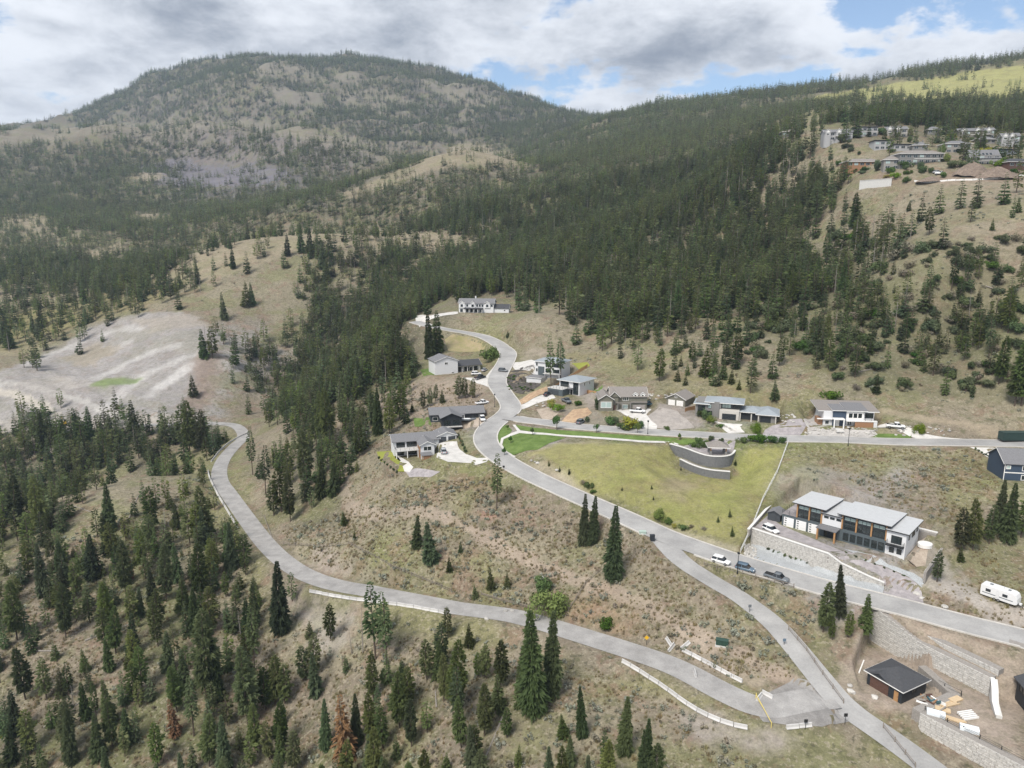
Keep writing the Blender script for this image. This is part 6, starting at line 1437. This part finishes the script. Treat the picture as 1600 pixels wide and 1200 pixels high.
barriers([(484,925),(540,937),(600,943),(650,950),(706,961)], 'concrete barrier in the straight row along the gravel road above the pine slope', 'barrier row above the pines')
barriers([(372,826),(355,797),(339,772),(327,747),(325,735)], 'concrete barrier in the row on the outside of the gravel road hairpin', 'barrier row on the bend')
barriers([(330,722),(343,705),(364,688),(390,676)], 'concrete barrier in the row leading from the bend to the quarry', 'barrier row to the quarry')
barriers([(1228,1139),(1272,1134)], 'concrete barrier in the short row beyond the yellow gate', 'short barrier row')
barriers([(1066,1017),(1100,1034),(1140,1057),(1174,1074)], 'concrete barrier in the loose line on the weedy island by the gravel road', 'barrier line on the island')
barriers([(1064,1016),(1074,1008)], 'lone concrete barrier turned across the end of the island row', 'stray barriers'); barriers([(1040,996),(1048,1009)], 'stray barrier lying left of the crossed pair', 'stray barriers'); barriers([(1055,1004),(1046,1017)], 'stray barrier leaning right of the crossed pair', 'stray barriers'); barriers([(1085,1049),(1089,1066)], 'single pale barrier in the yellow weeds', 'stray barriers'); barriers([(1182,1096),(1192,1084)], 'concrete barrier under the hinge of the yellow gate', 'gate barriers'); barriers([(1191,1083),(1207,1092)], 'concrete barrier angled beside the yellow gate', 'gate barriers')
a, c = hit(1181,1092), hit(1205,1137); r = empty('road_gate', a, math.atan2((c-a)[1], (c-a)[0]), 'yellow pipe gate closed across the gravel road', 'gate'); ln = np.linalg.norm((c-a)[:2]); YP = mat('gate_yellow', (.62,.50,.16), .5, var=.1); dz = c[2]-a[2]
MB().tube((0,0,1.0),(ln,0,1.0+dz),.09).build('bar', YP, r); MB().tube((0,0,.55),(ln*.6,0,.95+dz*.6),.05).build('brace', YP, r); MB().tube((0,0,-.2),(0,0,1.3),.1).build('post', YP, r); MB().tube((ln,0,dz-.2),(ln,0,1.2+dz),.08).build('post', YP, r)
# ------------------------------------------------------------------ fences
FWOOD = mat('fence_wood', (.22,.19,.16), .9, var=.3, scale=3)
pm_ = MB().tube((0,0,-.25),(0,0,1.2),.10,.09,6); PME = mesh('post', pm_.v, pm_.f, FWOOD); rm_ = MB().tube((0,0,0),(1,0,0),.065,.055,5); RME = mesh('rail', rm_.v, rm_.f, FWOOD)
def rail_fence(pix, label, pitch=3.2, rails=(.45,.95), name='rail_fence', pme=None, rme=None, h_=1.0):
    p = densify(np.array([hit(*q) for q in pix]), pitch); r = empty(name, p[0], 0, label, 'fence')
    for i, q in enumerate(p):
        o = obj('post', pme or PME, r, q-p[0], (random.uniform(-.06,.06), random.uniform(-.06,.06), 0)); o.scale = (1,1,h_)
        if i+1 < len(p):
            d = p[i+1]-q; ln = np.linalg.norm(d)
            for z in rails:
                o = obj('rail', rme or RME, r, q-p[0]+[0,0,z+random.uniform(-.06,.06)], (0, -math.asin(d[2]/ln), math.atan2(d[1], d[0]))); o.scale = (ln*1.03, 1, 1)
    return r
rail_fence([(443,851),(500,856),(545,851),(575,866),(610,886),(660,906),(705,925)], 'weathered log rail fence curving across the dry slope above the gravel road'); rail_fence([(752,930),(790,941),(828,951)], 'collapsed log rail fence beside the gravel road and bright green tree', rails=(.25,.5,.8))
rail_fence([(888,956),(900,938),(915,913),(936,894)], 'short log fence climbing from the bright green tree'); rail_fence([(1232,985),(1260,1018),(1285,1055),(1318,1100)], 'roadside wooden rail along the lower paved road', 2.6); rail_fence([(1100,884),(1140,893),(1180,903),(1240,919)], 'low wooden rail beside the three parked vehicles', 3.0)
rail_fence([(1380,1138),(1398,1160),(1430,1200)], 'dark post fence dividing the two lanes below the supply yard', 3.0)
WP = mesh('post', *(lambda b: (b.v, b.f))(MB().tube((0,0,-.2),(0,0,1.3),.05,n=5)), OFFW); WR = mesh('rail', *(lambda b: (b.v, b.f))(MB().tube((0,0,0),(1,0,0),.05,n=4)), OFFW)
rail_fence([(1231,694),(1215,738),(1192,782),(1175,826),(1157,864)], 'pale wire fence line between the meadow and the long white house', 3.0, (.4,.8,1.25), 'wire_fence', WP, WR)
BP = mesh('post', *(lambda b: (b.v, b.f))(MB().box(-.05,.05,-.05,.05,-.2,1.2)), METALD); BR = mesh('rail', *(lambda b: (b.v, b.f))(MB().tube((0,0,0),(1,0,0),.03,n=4)), METALD)
rail_fence([(1445,1112),(1480,1131),(1530,1157),(1600,1194)], 'black wire fence along the top of the supply yard wall', 2.6, (.5,.85,1.15), 'wire_fence', BP, BR); rail_fence([(1450,1062),(1475,1076),(1502,1088)], 'black wire fence behind the black garage', 2.2, (.5,1.15), 'wire_fence', BP, BR); rail_fence([(577,704),(600,702),(610,701)], 'black wire fence behind the cedar house lawn', 2.2, (.5,1.1), 'wire_fence', BP, BR)
def board_fence(pix, label, hgt=1.5):
    p = densify(np.array([hit(*q) for q in pix]), .9); r = empty('board_fence', p[0], 0, label, 'fence')
    for i in range(len(p)-1):
        a, c = p[i]-p[0], p[i+1]-p[0]; MB().prism([(a[0],a[1]),(c[0]-.02,c[1]),(c[0]-.02,c[1]+.05),(a[0],a[1]+.05)], [a[2]-.3,c[2]-.3,c[2]-.3,a[2]-.3], [a[2]+hgt,c[2]+hgt,c[2]+hgt,a[2]+hgt]).build('board', CEDARF, r)
board_fence([(868,606),(890,592),(905,582),(918,574)], 'new orange cedar board fence stepping up between two white houses'); board_fence([(916,614),(935,618)], 'short cedar board fence between deck house and craftsman house'); board_fence([(1070,644),(1086,640)], 'short cedar gate fence beside the olive garage', 1.6)
# ------------------------------------------------------------------ lamp posts, signs, bins
def lamp(px, py, hpx, label):
    p = hit(px, py); _, _, d = project(*p); hm = px_height_to_m(py, hpx, d); r = empty('street_lamp', p, 0, label, 'street lamp', 'street lamps')
    MB().tube((0,0,-.2),(0,0,hm),.11,.07,8).build('pole', METALD, r); MB().tube((0,0,0),(0,0,.6),.2,.14,8).build('base', METALD, r); hd = MB().loft([[(x*q,y*q,z) for x,y in ((-.3,-.3),(.3,-.3),(.3,.3),(-.3,.3))] for q,z in ((.5,hm),(1,hm+.5),(.4,hm+.75))]).build('lantern', METALD, r); MB().box(-.18,.18,-.18,.18,hm+.02,hm+.1).build('lens', LAMP, hd)
lamp(1325,697,25,'dark street lamp in front of the white and navy house'); lamp(1152,896,29,'dark street lamp beside the dark blue parked car'); lamp(1012,679,19,'dark street lamp below the craftsman house drive'); lamp(749,667,17,'dark street lamp in front of the black house'); lamp(773,636,18,'dark street lamp at the road junction by the white pickup'); lamp(574,699,22,'thin dark pole behind the cedar house lawn')
def sign(px, py, hm, label, c, diamond=False):
    p = hit(px, py); r = empty('road_sign', p, 0, label, 'sign'); MB().tube((0,0,-.2),(0,0,hm),.05,n=6).build('post', METALD, r)
    if diamond: MB().add([(0,-.06,hm-.55),(.55,-.06,hm),(0,-.06,hm+.55),(-.55,-.06,hm),(0,-.02,hm-.55),(.55,-.02,hm),(0,-.02,hm+.55),(-.55,-.02,hm)], [(0,1,2,3),(7,6,5,4),(0,4,5,1),(1,5,6,2),(2,6,7,3),(3,7,4,0)]).build('plate', c, r)
    else: MB().box(-.35,.35,-.07,-.02,hm-.7,hm).build('plate', c, r)
SIGNY = mat('sign_yellow', (.72,.42,.02), .5, var=.03)
sign(1010,1008,1.9,'yellow diamond road sign beside the gravel road',SIGNY,True); sign(1320,1132,2.4,'dark road sign at the lower junction',PAINT['black']); sign(1258,1140,2.2,'dark sign plate behind the short barrier row',PAINT['black']); sign(1171,957,2.0,'thin sign post on the inside of the lower paved bend',PAINT['grey']); sign(1225,1008,1.6,'small blue marker post beside the lower paved road',PAINT['blue']); sign(787,735,1.6,'small dark post beside the main road curve',PAINT['black'])
KGREEN = mat('kiosk_green', (.03,.065,.05), .5, var=.08)
r, p = ground_thing('utility_box', 1128, 1008, 'dark green utility kiosk on the slope above the barrier line', 'utility box', rz=-.35)
MB().box(-1.3,1.3,-.6,.6,.15,1.3).build('cabinet', KGREEN, r); MB().box(-1.35,1.35,-.65,.65,1.3,1.4).build('lid', KGREEN, r); MB().box(-1.4,1.4,-.7,.7,-.4,.148).build('plinth', CONCW, r); MB().box(-.02,.02,-.63,-.602,.2,1.25).build('door_seam', METALD, r)
r, p = ground_thing('mail_kiosk', 1019, 846, 'tall dark cabinet beside the paved road junction', 'utility box'); MB().box(-.6,.6,-.4,.4,.2,1.8).build('cabinet', BLACK, r); MB().box(-.65,.65,-.45,.45,1.8,1.9).build('lid', BLACK, r); MB().box(-.5,.5,-.3,.3,-.3,.198).build('plinth', CONCW, r)
r, p = ground_thing('utility_box', 1004, 834, 'small pale green utility box beside the main road', 'utility box'); PG = mat('pale_green', (.38,.47,.42), .6); MB().box(-.9,.9,-.5,.5,.1,.75).build('cabinet', PG, r); MB().box(-.95,.95,-.55,.55,.75,.83).build('lid', PG, r); MB().box(-1,1,-.6,.6,-.3,.098).build('plinth', CONCW, r)
r, p = ground_thing('tarp_dome', 1445, 853, 'white covered hot tub behind the long white house', 'hot tub'); MB().loft([[(q*math.cos(t)*1.7,q*math.sin(t)*1.5,z) for t in np.linspace(0,6.283,15)[:-1]] for q,z in ((1,-.2),(1.02,.7),(.98,.8),(.6,.95),(.2,1.0))]).build('cover', SILT, r); MB().loft([[(math.cos(t)*1.6,math.sin(t)*1.4,z) for t in np.linspace(0,6.283,15)[:-1]] for z in (-.4,-.205)]).build('tub', WOOD, r)
# yard of building supplies
LUM = mat('new_lumber', (.55,.42,.27), .8, var=.15, scale=2); WRAP = mat('pale_wrap', (.66,.70,.73), .5, var=.06)
def pile(px, py, rz, kind, label, cat):
    p = on_plane(px, py, -6.6); r = empty({'lumber':'lumber_stack','wrap':'wrapped_pallet','sheet':'plywood_stack','scrap':'scrap_pile','tank':'propane_tank','joist':'steel_joists'}[kind], p, rz, label, cat); rs = np.random.default_rng(int(px))
    if kind == 'lumber':
        for k in range(9): MB().box(-1.8+rs.uniform(-.4,.2),1.6+rs.uniform(-.3,.5),-.8+.22*(k%6),-.62+.22*(k%6),.05+.14*(k//6),.17+.14*(k//6)).build('plank', LUM, r)
    elif kind == 'sheet':
        for k in range(5): MB().box(-1.25+rs.uniform(-.08,.08),1.25+rs.uniform(-.08,.08),-.65,.65,.05+.06*k,.10+.06*k).build('sheet', LUM, r)
    elif kind == 'wrap': MB().loft([[(x,-.7,0),(x,.7,0),(x,.7,.75),(x,.5,.95),(x,-.5,.95),(x,-.7,.75)] for x in (-1.5,-1.3,1.3,1.5)]).build('bundle', WRAP, r); MB().box(-1.4,1.4,-.6,.6,-.1,-.003).build('pallet', DEADW, r)
    elif kind == 'joist':
        for k in range(5): MB().box(-1.6,1.6,-.9+.4*k,-.72+.4*k,.05+.08*k,.4+.08*k).build('joist', OFFW, r)
    elif kind == 'scrap':
        for k in range(14):
            a = rs.uniform(0,3.14); x, y = rs.normal(0,1.1), rs.normal(0,.7); l = rs.uniform(.4,1.1); m = (BROWND, OFFW, DEADW, PAINT['teal'], WOOD)[k%5]
            MB().box(-l,l,-.12,.12,0,.12+.2*(k%3)).build('scrap', m, r, False, (x,y,.06*k%.5), (rs.uniform(-.3,.3),rs.uniform(-.3,.3),a))
    return r
pile(1473,1110,-.5,'sheet','stack of tan plywood sheets on the supply yard','plywood'); pile(1490,1124,-.55,'lumber','loose stack of yellow lumber on the supply yard','lumber'); pile(1462,1118,-.5,'wrap','grey wrapped pallet at the corner of the supply yard','pallet'); pile(1512,1120,.2,'joist','stack of white steel joists on the supply yard','joists'); pile(1514,1142,-.45,'wrap','long white wrapped bundle at the yard edge','pallet'); pile(1493,1094,.4,'sheet','pale sheets leaning near the yard steps','sheets'); pile(1455,1096,-.4,'scrap','heap of mixed red and white scrap beside the black garage','scrap'); pile(1482,1100,.3,'lumber','pale boards lying near the block stair wall','lumber')
p = on_plane(1346,1042,-8.6); o = MB().box(-2.8,2.8,-.12,.12,0,.2).build('timber_beam', OFFW, None, False, p, (0,0,.95)); tag(o, 'single white beam lying on dirt beside the black garage', 'beam')
# ------------------------------------------------------------------ garden trees, bushes, brush, logs, boulders
def reg_bush(name, seed, m, n=850, lobes=9, flat=.75, leaf=.062):
    v, f = leafball(seed, n, lobes, flat, leaf); return mesh(name, v, f, m)
BM = {'green': [reg_bush('bush_foliage', 800+i, LEAFG) for i in range(3)], 'bright': [reg_bush('bush_foliage', 810+i, LEAFB, 1500, 12, .9, .05) for i in range(2)], 'hill': [reg_bush('bush_foliage', 815+i, LEAFO) for i in range(3)], 'gold': [reg_bush('bush_foliage', 820, LEAFY)], 'dark': [reg_bush('bush_foliage', 830+i, NEEDLE) for i in range(2)], 'dry': [reg_bush('bush_foliage', 840+i, DRYB, 300, 6, .7, .07) for i in range(2)]}
stem_b = MB()
for i in range(5):
    a = i*1.26; stem_b.tube((0,0,-.1),(math.cos(a)*.16,math.sin(a)*.16,.4),.022,.012,4)
STEM = mesh('stem', stem_b.v, stem_b.f, BARK)
def bush(px, py, wpx, kind, label, group=None, tall=1.0, name='garden_bush', cat='bush'):
    p = hit(px, py); _, _, d = project(*p); w = wpx*d/F; r = empty(name, p-[0,0,.05], random.uniform(0,6.28), label, cat, group)
    o = obj('foliage', random.choice(BM[kind]), r); o.scale = (w,w,w*tall); o = obj('stem', STEM, r); o.scale = (w,w,w*tall); return r
def street_tree(px, py, hpx, kind, label, group='young street trees in the park'):
    p = hit(px, py); _, _, d = project(*p); hm = px_height_to_m(py, hpx, d); r = empty('street_tree', p, 0, label, 'tree', group)
    t = trunk_geo(.02, .7, 6); o = t.build('trunk', BARK, r); o.scale = (hm,)*3; c = obj('crown', random.choice(BM[kind]), r, (0,0,hm*.34)); c.scale = (hm*.42,hm*.42,hm*.72)
bush(858,958,48,'bright','bright green bushy tree beside the gravel road fence',None,1.0,'broadleaf_tree','tree'); bush(850,928,30,'green','darker broadleaf tree behind the bright green tree',None,1.2,'broadleaf_tree','tree'); bush(947,980,23,'green','round green bush alone on the reddish slope')
bush(769,563,28,'green','round broadleaf tree at the bend above the white gable house',None,1.1,'broadleaf_tree','tree'); bush(1296,626,24,'green','round dark green tree behind the white and navy house',None,1.0,'broadleaf_tree','tree'); bush(983,671,26,'gold','yellow and green round bush beside the craftsman drive'); bush(972,672,16,'dark','dark bush left of the yellow bush'); bush(998,670,17,'green','green bush right of the yellow bush'); bush(952,663,18,'green','green bush in the craftsman garden bed'); bush(962,661,14,'dark','dark red bush in the craftsman garden bed'); bush(917,658,10,'dark','dark bush beside the small grey car')
bush(862,637,14,'gold','orange yellow tree in the deck house garden',None,1.4); bush(871,643,15,'bright','lime bush in the deck house garden'); bush(903,634,12,'green','green bush at the deck house clay drive'); bush(935,640,14,'dark','dark conifer bush at the craftsman corner',None,1.8); bush(1103,655,15,'dark','dark clipped bush before the dark modern house',None,1.3); bush(1109,661,14,'bright','lime bush between dark clipped bushes'); bush(1096,652,10,'dark','narrow dark bush before the dark modern house',None,1.6); bush(1125,668,9,'green','small bush on the rock edge of a drive'); bush(1043,672,9,'green','round green bush at the gravel lot corner'); bush(1183,676,14,'bright','lime green young tree beside the dark modern drive',None,1.5,'young_tree','tree'); bush(1436,677,13,'bright','lime green young tree beside the long concrete drive',None,1.5,'young_tree','tree')
for k, (x, y, w, kd) in enumerate(((1092,693,13,'green'),(1100,700,16,'green'),(1110,688,10,'dark'),(1160,692,14,'green'),(1176,690,16,'green'),(1190,691,20,'green'),(1206,691,16,'green'),(1221,691,14,'green'),(1085,699,12,'green'),(1127,690,8,'dark'))): bush(x, y, w, kd, 'leafy bush in the hedge row around the gazebo lookout', 'hedge bushes at the lookout')
for k, (x, y, w, kd) in enumerate(((918,762,14,'green'),(911,757,10,'dry'),(926,770,9,'green'),(1028,812,20,'bright'),(1046,818,13,'green'),(1066,828,13,'green'),(1054,824,9,'gold'),(1080,825,9,'dry'),(1100,828,8,'dry'))): bush(x, y, w, kd, 'roadside planting bush along the edge of the meadow', 'planting along the meadow road edge')
for x, y, hp in ((858,728,10),(874,737,10),(889,741,10),(1057,709,9),(1064,735,7),(1149,727,11),(1122,816,11),(1140,808,14),(1144,838,17),(972,766,6),(1018,764,7),(1021,781,7)):
    recs_ = [*hit(x, y)]; _, _, d = project(*recs_); plant([*recs_, px_height_to_m(y, hp, d), 'y', 1, hp, x, y])
for x, y, hp, kd in ((798,693,14,'green'),(832,680,14,'green'),(870,672,27,'green'),(932,676,16,'green'),(996,677,18,'bright'),(1062,688,13,'green'),(788,712,15,'green'),(793,672,9,'green')): street_tree(x, y, hp, kd, 'small staked tree on the park lawn beside the path')
for k, (x, y, w, kd, tl) in enumerate(((1335,255,9,'green',1),(1392,270,12,'green',1.2),(1398,280,12,'bright',1.0),(1385,278,10,'gold',.7),(1415,285,13,'green',1.0),(1440,270,14,'dark',1.0),(1480,252,12,'bright',1.2),(1472,240,8,'bright',2.2),(1495,262,26,'dark',.6),(1488,216,12,'gold',.9),(1540,240,18,'gold',.7),(1560,262,12,'bright',1.2),(1570,252,14,'green',.8),(1530,232,14,'green',.9),(1405,250,9,'green',1),(1350,268,14,'green',.8),(1370,262,10,'dark',1.6),(1415,262,16,'green',.9),(1376,210,16,'green',.9),(1325,262,12,'green',1.1),(1310,258,10,'green',1.0),(1500,238,14,'dark',.9))): bush(x, y, w, kd, 'garden tree or shrub between the hilltop houses', 'hilltop garden shrubs', tl, 'hilltop_shrub', 'shrub')
rs = np.random.default_rng(77)
for k in range(270):
    x, y = rs.uniform(1165,1600), rs.uniform(372,612)
    if y > 560 and x < 1300: continue
    kd = rs.choice(['hill','dry','green'], p=[.62,.3,.08]); bush(x, y, rs.uniform(9,24), kd, {'hill':'dull green leafy shrub','dry':'grey brown leafless shrub','green':'rich green leafy shrub'}[kd]+' on the brushy hillside above the street', 'shrubs on the brushy hillside', rs.uniform(.7,1.1), 'hillside_shrub', 'shrub')
for k in range(48):
    bush(rs.uniform(1300,1600), rs.uniform(212,278), rs.uniform(5,13), rs.choice(['hill','green','dark']), 'garden tree or shrub between the hilltop houses', 'hilltop garden shrubs', rs.uniform(.7,1.5), 'hilltop_shrub', 'shrub')
# clipped shrubs along the drives
for k, (x, y) in enumerate([(1200+i*8.6, 861+i*3.1) for i in range(8)]): bush(x, y, 4, 'dark', 'narrow clipped shrub at the foot of the tall block wall', 'shrubs at the wall foot', 2.2, 'clipped_shrub', 'shrub')
for k in range(7): bush(1322+k*15, 864+k*6.0, 4, 'dark', 'tiny shrub in the pale stone chip bed', 'shrubs in the chip bed', 1, 'clipped_shrub', 'shrub')
for k in range(6): bush(716+k*2.3, 682+k*5.0, 4.5, 'dark', 'narrow dark shrub in the bed above the curved drive', 'shrubs above the curved drive', 1.8, 'clipped_shrub', 'shrub')
for k in range(7): bush(592+k*4.6, 717+k*3.6, 4, 'dark', 'small dark shrub edging the cedar house lawn', 'shrubs edging the back lawn', 1.5, 'clipped_shrub', 'shrub')
for k in range(6): bush(1524+k*5, 702+k*3, 4.5, 'dark', 'small round shrub along the navy house drive', 'shrubs along the navy house drive', 1, 'clipped_shrub', 'shrub')
for k in range(34): bush(rs.uniform(793,843), rs.uniform(588,611), rs.uniform(2.5,6), rs.choice(['green','dark','dry']), 'low shrub in the mulched bank beside the curved road', 'shrubs in the mulched bank', .8, 'bank_shrub', 'shrub') if True else 0
# fallen logs
def log(a, c, rad, label):
    p, q = hit(*a), hit(*c); d = q-p; r = empty('fallen_log', p+[0,0,rad*.8], 0, label, 'log', 'fallen logs')
    mid = d*.5+np.array((0,0,.25*0)); MB().tube((0,0,0), d, rad, rad*.55, 7).build('trunk', DEADW, r)
    b = MB()
    for k in range(5):
        t = .3+.13*k; s_ = d*t; b.tube(s_, s_+np.array((random.uniform(-.8,.8), random.uniform(-.8,.8), random.uniform(.2,.8))), rad*.25, rad*.08, 4)
    b.build('branch_stubs', DEADW, r)
for a, c, w in (((200,815),(216,775),.28),((78,780),(115,790),.2),((112,790),(146,802),.22),((57,1018),(95,1018),.28),((133,1002),(168,988),.28),((170,990),(222,967),.22),((68,1138),(125,1098),.22),((786,1120),(752,1200),.2),((682,1106),(680,1080),.2),((1012,1180),(1046,1200),.2),((425,840),(412,805),.15),((1140,900),(1180,905),.15),((1540,448),(1558,454),.35),((1340,582),(1375,575),.25),((500,450),(523,456),.3)): log(a, c, w, 'grey fallen log lying on the open slope')
# boulders
rock = []
for i in range(4):
    r_ = np.random.default_rng(900+i); bmx = bmesh.new(); bmesh.ops.create_icosphere(bmx, subdivisions=2, radius=.5)
    for v in bmx.verts:
        n_v = v.co.normalized(); v.co = v.co*(1+.35*float(fbm(np.array([n_v.x*1.6+i*5]), np.array([n_v.y*1.6+n_v.z*2.1]), 15, 2)[0])); v.co.z *= .7
    me = bpy.data.meshes.new('boulder'); bmx.to_mesh(me); bmx.free(); me.materials.append(mat('boulder_stone', (.40,.385,.36), .9, var=.2, scale=2.5, bump=.3, obj_rand=.3)); rock.append(me)
def boulder(px, py, s, label, group):
    p = hit(px, py); o = tag(obj('boulder', random.choice(rock), None, p+[0,0,.12*s], (0,0,random.uniform(0,6))), label, 'boulder', group); o.scale = (s*random.uniform(.8,1.3), s*random.uniform(.8,1.2), s*random.uniform(.7,1.1))
for k in range(70): boulder(rs.uniform(1258,1374), rs.uniform(668,683), rs.uniform(.4,1.1), 'pale boulder in the rock garden before the white and navy house', 'rock garden boulders')
for k in range(22): boulder(rs.uniform(1195,1245), 652+rs.uniform(-4,8), rs.uniform(.5,1.3), 'tan boulder edging the paver drive', 'boulders edging the paver drive')
for k in range(26): boulder(rs.uniform(985,1060), rs.uniform(612,622)+3, rs.uniform(.6,1.5), 'boulder in the row behind the craftsman house', 'boulders behind the craftsman house')
for k in range(30): boulder(rs.uniform(1395,1490), rs.uniform(668,683)-2, rs.uniform(.4,1.1), 'boulder on the bank beside the long concrete drive', 'boulders beside the long drive')
for k in range(16): boulder(rs.uniform(838,868), rs.uniform(629,640), rs.uniform(.5,1.2), 'pale boulder in the deck house front bed', 'boulders before the deck house')
for k in range(14): boulder(1118+k*2.4+rs.uniform(-2,2), 660+k*1.1, rs.uniform(.5,1.2), 'pale boulder along the dark modern house drive', 'boulders along the dark modern drive')
for x, y, s_ in ((1433,929,1.6),(1440,935,1.1),(1476,949,1.3),(840,724,1.2),(830,720,1.0),(870,735,1.2),(836,722,.9),(760,968,1.2),(790,955,1.3),(800,955,1.0),(1366,1090,1.2),(1330,1082,1.4),(1328,1072,1.2)): boulder(x, y, s_, 'lone pale boulder beside a road or drive', 'lone boulders')
def cloud_on(region_px, n, meshes, smin, smax, name, label, cat, avoid=True, flat=1.0, warp=None, zoff=0.0):
    """many small growths strewn over an outline"""
    P = []; poly = region_px; xs = [q[0] for q in poly]; ys = [q[1] for q in poly]
    W = np.array([hit(*q) for q in poly]); X = rng.uniform(W[:,0].min(), W[:,0].max(), n*3); Y = rng.uniform(W[:,1].min(), W[:,1].max(), n*3)
    Z = h_at(X, Y); px, py, _ = project(X, Y, Z); ok = in_poly(poly, px, py)
    if avoid: ok &= (bil(MASK, row_index(Y), np.interp(X/Y, COLS, np.arange(NC))) < .05)
    if warp is not None: ok &= fbm(X/9, Y/9, warp, 3) > rng.uniform(-.7, .5, len(X))
    X, Y, Z = X[ok][:n], Y[ok][:n], Z[ok][:n]; return X, Y, Z+zoff
def strew(name, regs, meshes, smin, smax, label, cat, tall=(.7,1.1)):
    XS = [np.concatenate(q) for q in zip(*[cloud_on(rg, n, None, 0, 0, None, None, None, True, 1.0, wp) for rg, n, wp in regs])]
    n = len(XS[0]); s_ = rng.uniform(smin, smax, n)*rng.choice([.6,1,1.5], n, p=[.4,.45,.15]); rot = np.zeros((n,3)); rot[:,2] = rng.uniform(0,6.28,n)
    return instancer(name, np.stack(XS, 1), np.stack([s_, s_, s_*rng.uniform(*tall, n)], 1), rot, rng.integers(0, len(meshes), n), meshes, label, cat)
sage_m = [reg_bush('sage', 850+i, SAGE, 90, 5, .7, .13) for i in range(3)]; drym = [reg_bush('dry_shrub', 860+i, DRYB, 80, 5, .8, .12) for i in range(2)]
def tuft(seed, m, n=26):
    r_ = np.random.default_rng(seed); v = []; f = []
    for i in range(n):
        a = r_.uniform(0,6.28); b = r_.uniform(.15,.6); x, y = r_.normal(0,.16,2); t = np.array((-math.sin(a), math.cos(a), 0))*.05; o = np.array((x,y,0)); e = o+np.array((math.cos(a)*b*.6, math.sin(a)*b*.6, r_.uniform(.5,1)))
        k = len(v); v += [o-t, o+t, e]; f.append((k,k+1,k+2))
    return mesh('tuft', v, f, m)
TUFT = [tuft(870, GRASSM), tuft(871, GRASSM), tuft(872, GRASSM)]
SLOPE = [(440,830),(540,800),(620,760),(760,745),(900,800),(1030,850),(1100,905),(1240,1010),(1240,1060),(1120,1060),(960,985),(830,955),(600,915),(470,870)]
strew('sagebrush', [(SLOPE, 520, 141), ([(560,640),(640,610),(760,640),(600,760),(520,790),(520,700)], 120, 142), ([(1060,870),(1250,925),(1300,960),(1260,1010),(1120,900)], 160, 143), ([(1240,700),(1540,705),(1500,850),(1440,820),(1250,760)], 110, 144), ([(0,880),(250,760),(330,740),(360,820),(250,900),(60,1000)], 200, 145), ([(450,940),(900,1000),(1200,1150),(1150,1200),(700,1200),(440,1050)], 160, 146), ([(1280,300),(1600,300),(1600,420),(1300,420)], 200, 147), ([(560,360),(740,365),(740,400),(300,440),(260,430)], 60, 148)], sage_m, .8, 1.7, 'pale grey green sagebrush scattered over the dry slopes', 'sagebrush')
strew('dry_brush', [(SLOPE, 420, 151), ([(0,1200),(0,900),(300,760),(440,960),(1000,1060),(1200,1200)], 1500, 152), ([(1180,380),(1600,380),(1600,650),(1300,600)], 900, 153), ([(860,560),(1250,610),(1250,480),(1000,420),(860,500)], 300, 154), ([(0,560),(340,470),(430,380),(300,390),(0,470)], 260, 155)], drym+sage_m[:1], .5, 1.5, 'low grey brown brush on the open slopes', 'brush')
strew('dry_grass', [(SLOPE, 9000, 161), ([(0,1200),(0,900),(300,760),(440,960),(1000,1060),(1200,1200)], 12000, 162), ([(1060,870),(1600,1000),(1600,900),(1250,930)], 1500, 164), ([(1240,700),(1560,705),(1560,900),(1440,820)], 1800, 165), ([(520,600),(760,600),(700,740),(520,800)], 3000, 166)], TUFT, .5, 1.0, 'tufts of dry bunch grass on the slopes', 'grass', (.5,1.0))
p_ = []
for k in range(260):
    q = hit(rs.uniform(1163,1182), rs.uniform(850,872)); p_.append(q)
p_ = np.array(p_); n = len(p_); s_ = rng.uniform(.3,.7,n); rot = rng.uniform(0,6,(n,3)); instancer('riprap', p_, np.stack([s_]*3, 1), rot, rng.integers(0,4,n), rock, 'heap of broken pale rock beside the tall block wall', 'rocks')
# ------------------------------------------------------------------ the air
def build_haze():
    m = bpy.data.materials.new('haze'); m.use_nodes = True; nt = m.node_tree; nt.nodes.clear()
    out = nt.nodes.new('ShaderNodeOutputMaterial'); v = nt.nodes.new('ShaderNodeVolumePrincipled')
    v.inputs['Color'].default_value = (.66,.80,1.0,1); v.inputs['Density'].default_value = HAZE; v.inputs['Anisotropy'].default_value = 0.2
    nt.links.new(v.outputs[0], out.inputs['Volume']); zmin, zmax = float(ZZ.min())-2, float(ZZ.max())+40
    w = float(np.abs(XX).max())+50; b = MB().box(-w, w, -60, float(ROWS[-1])+60, zmin, zmax); tag(b.build('haze', m), 'thin blue haze filling the valley air', 'haze', kind='stuff')
HAZE = 9.5e-5
build_haze()
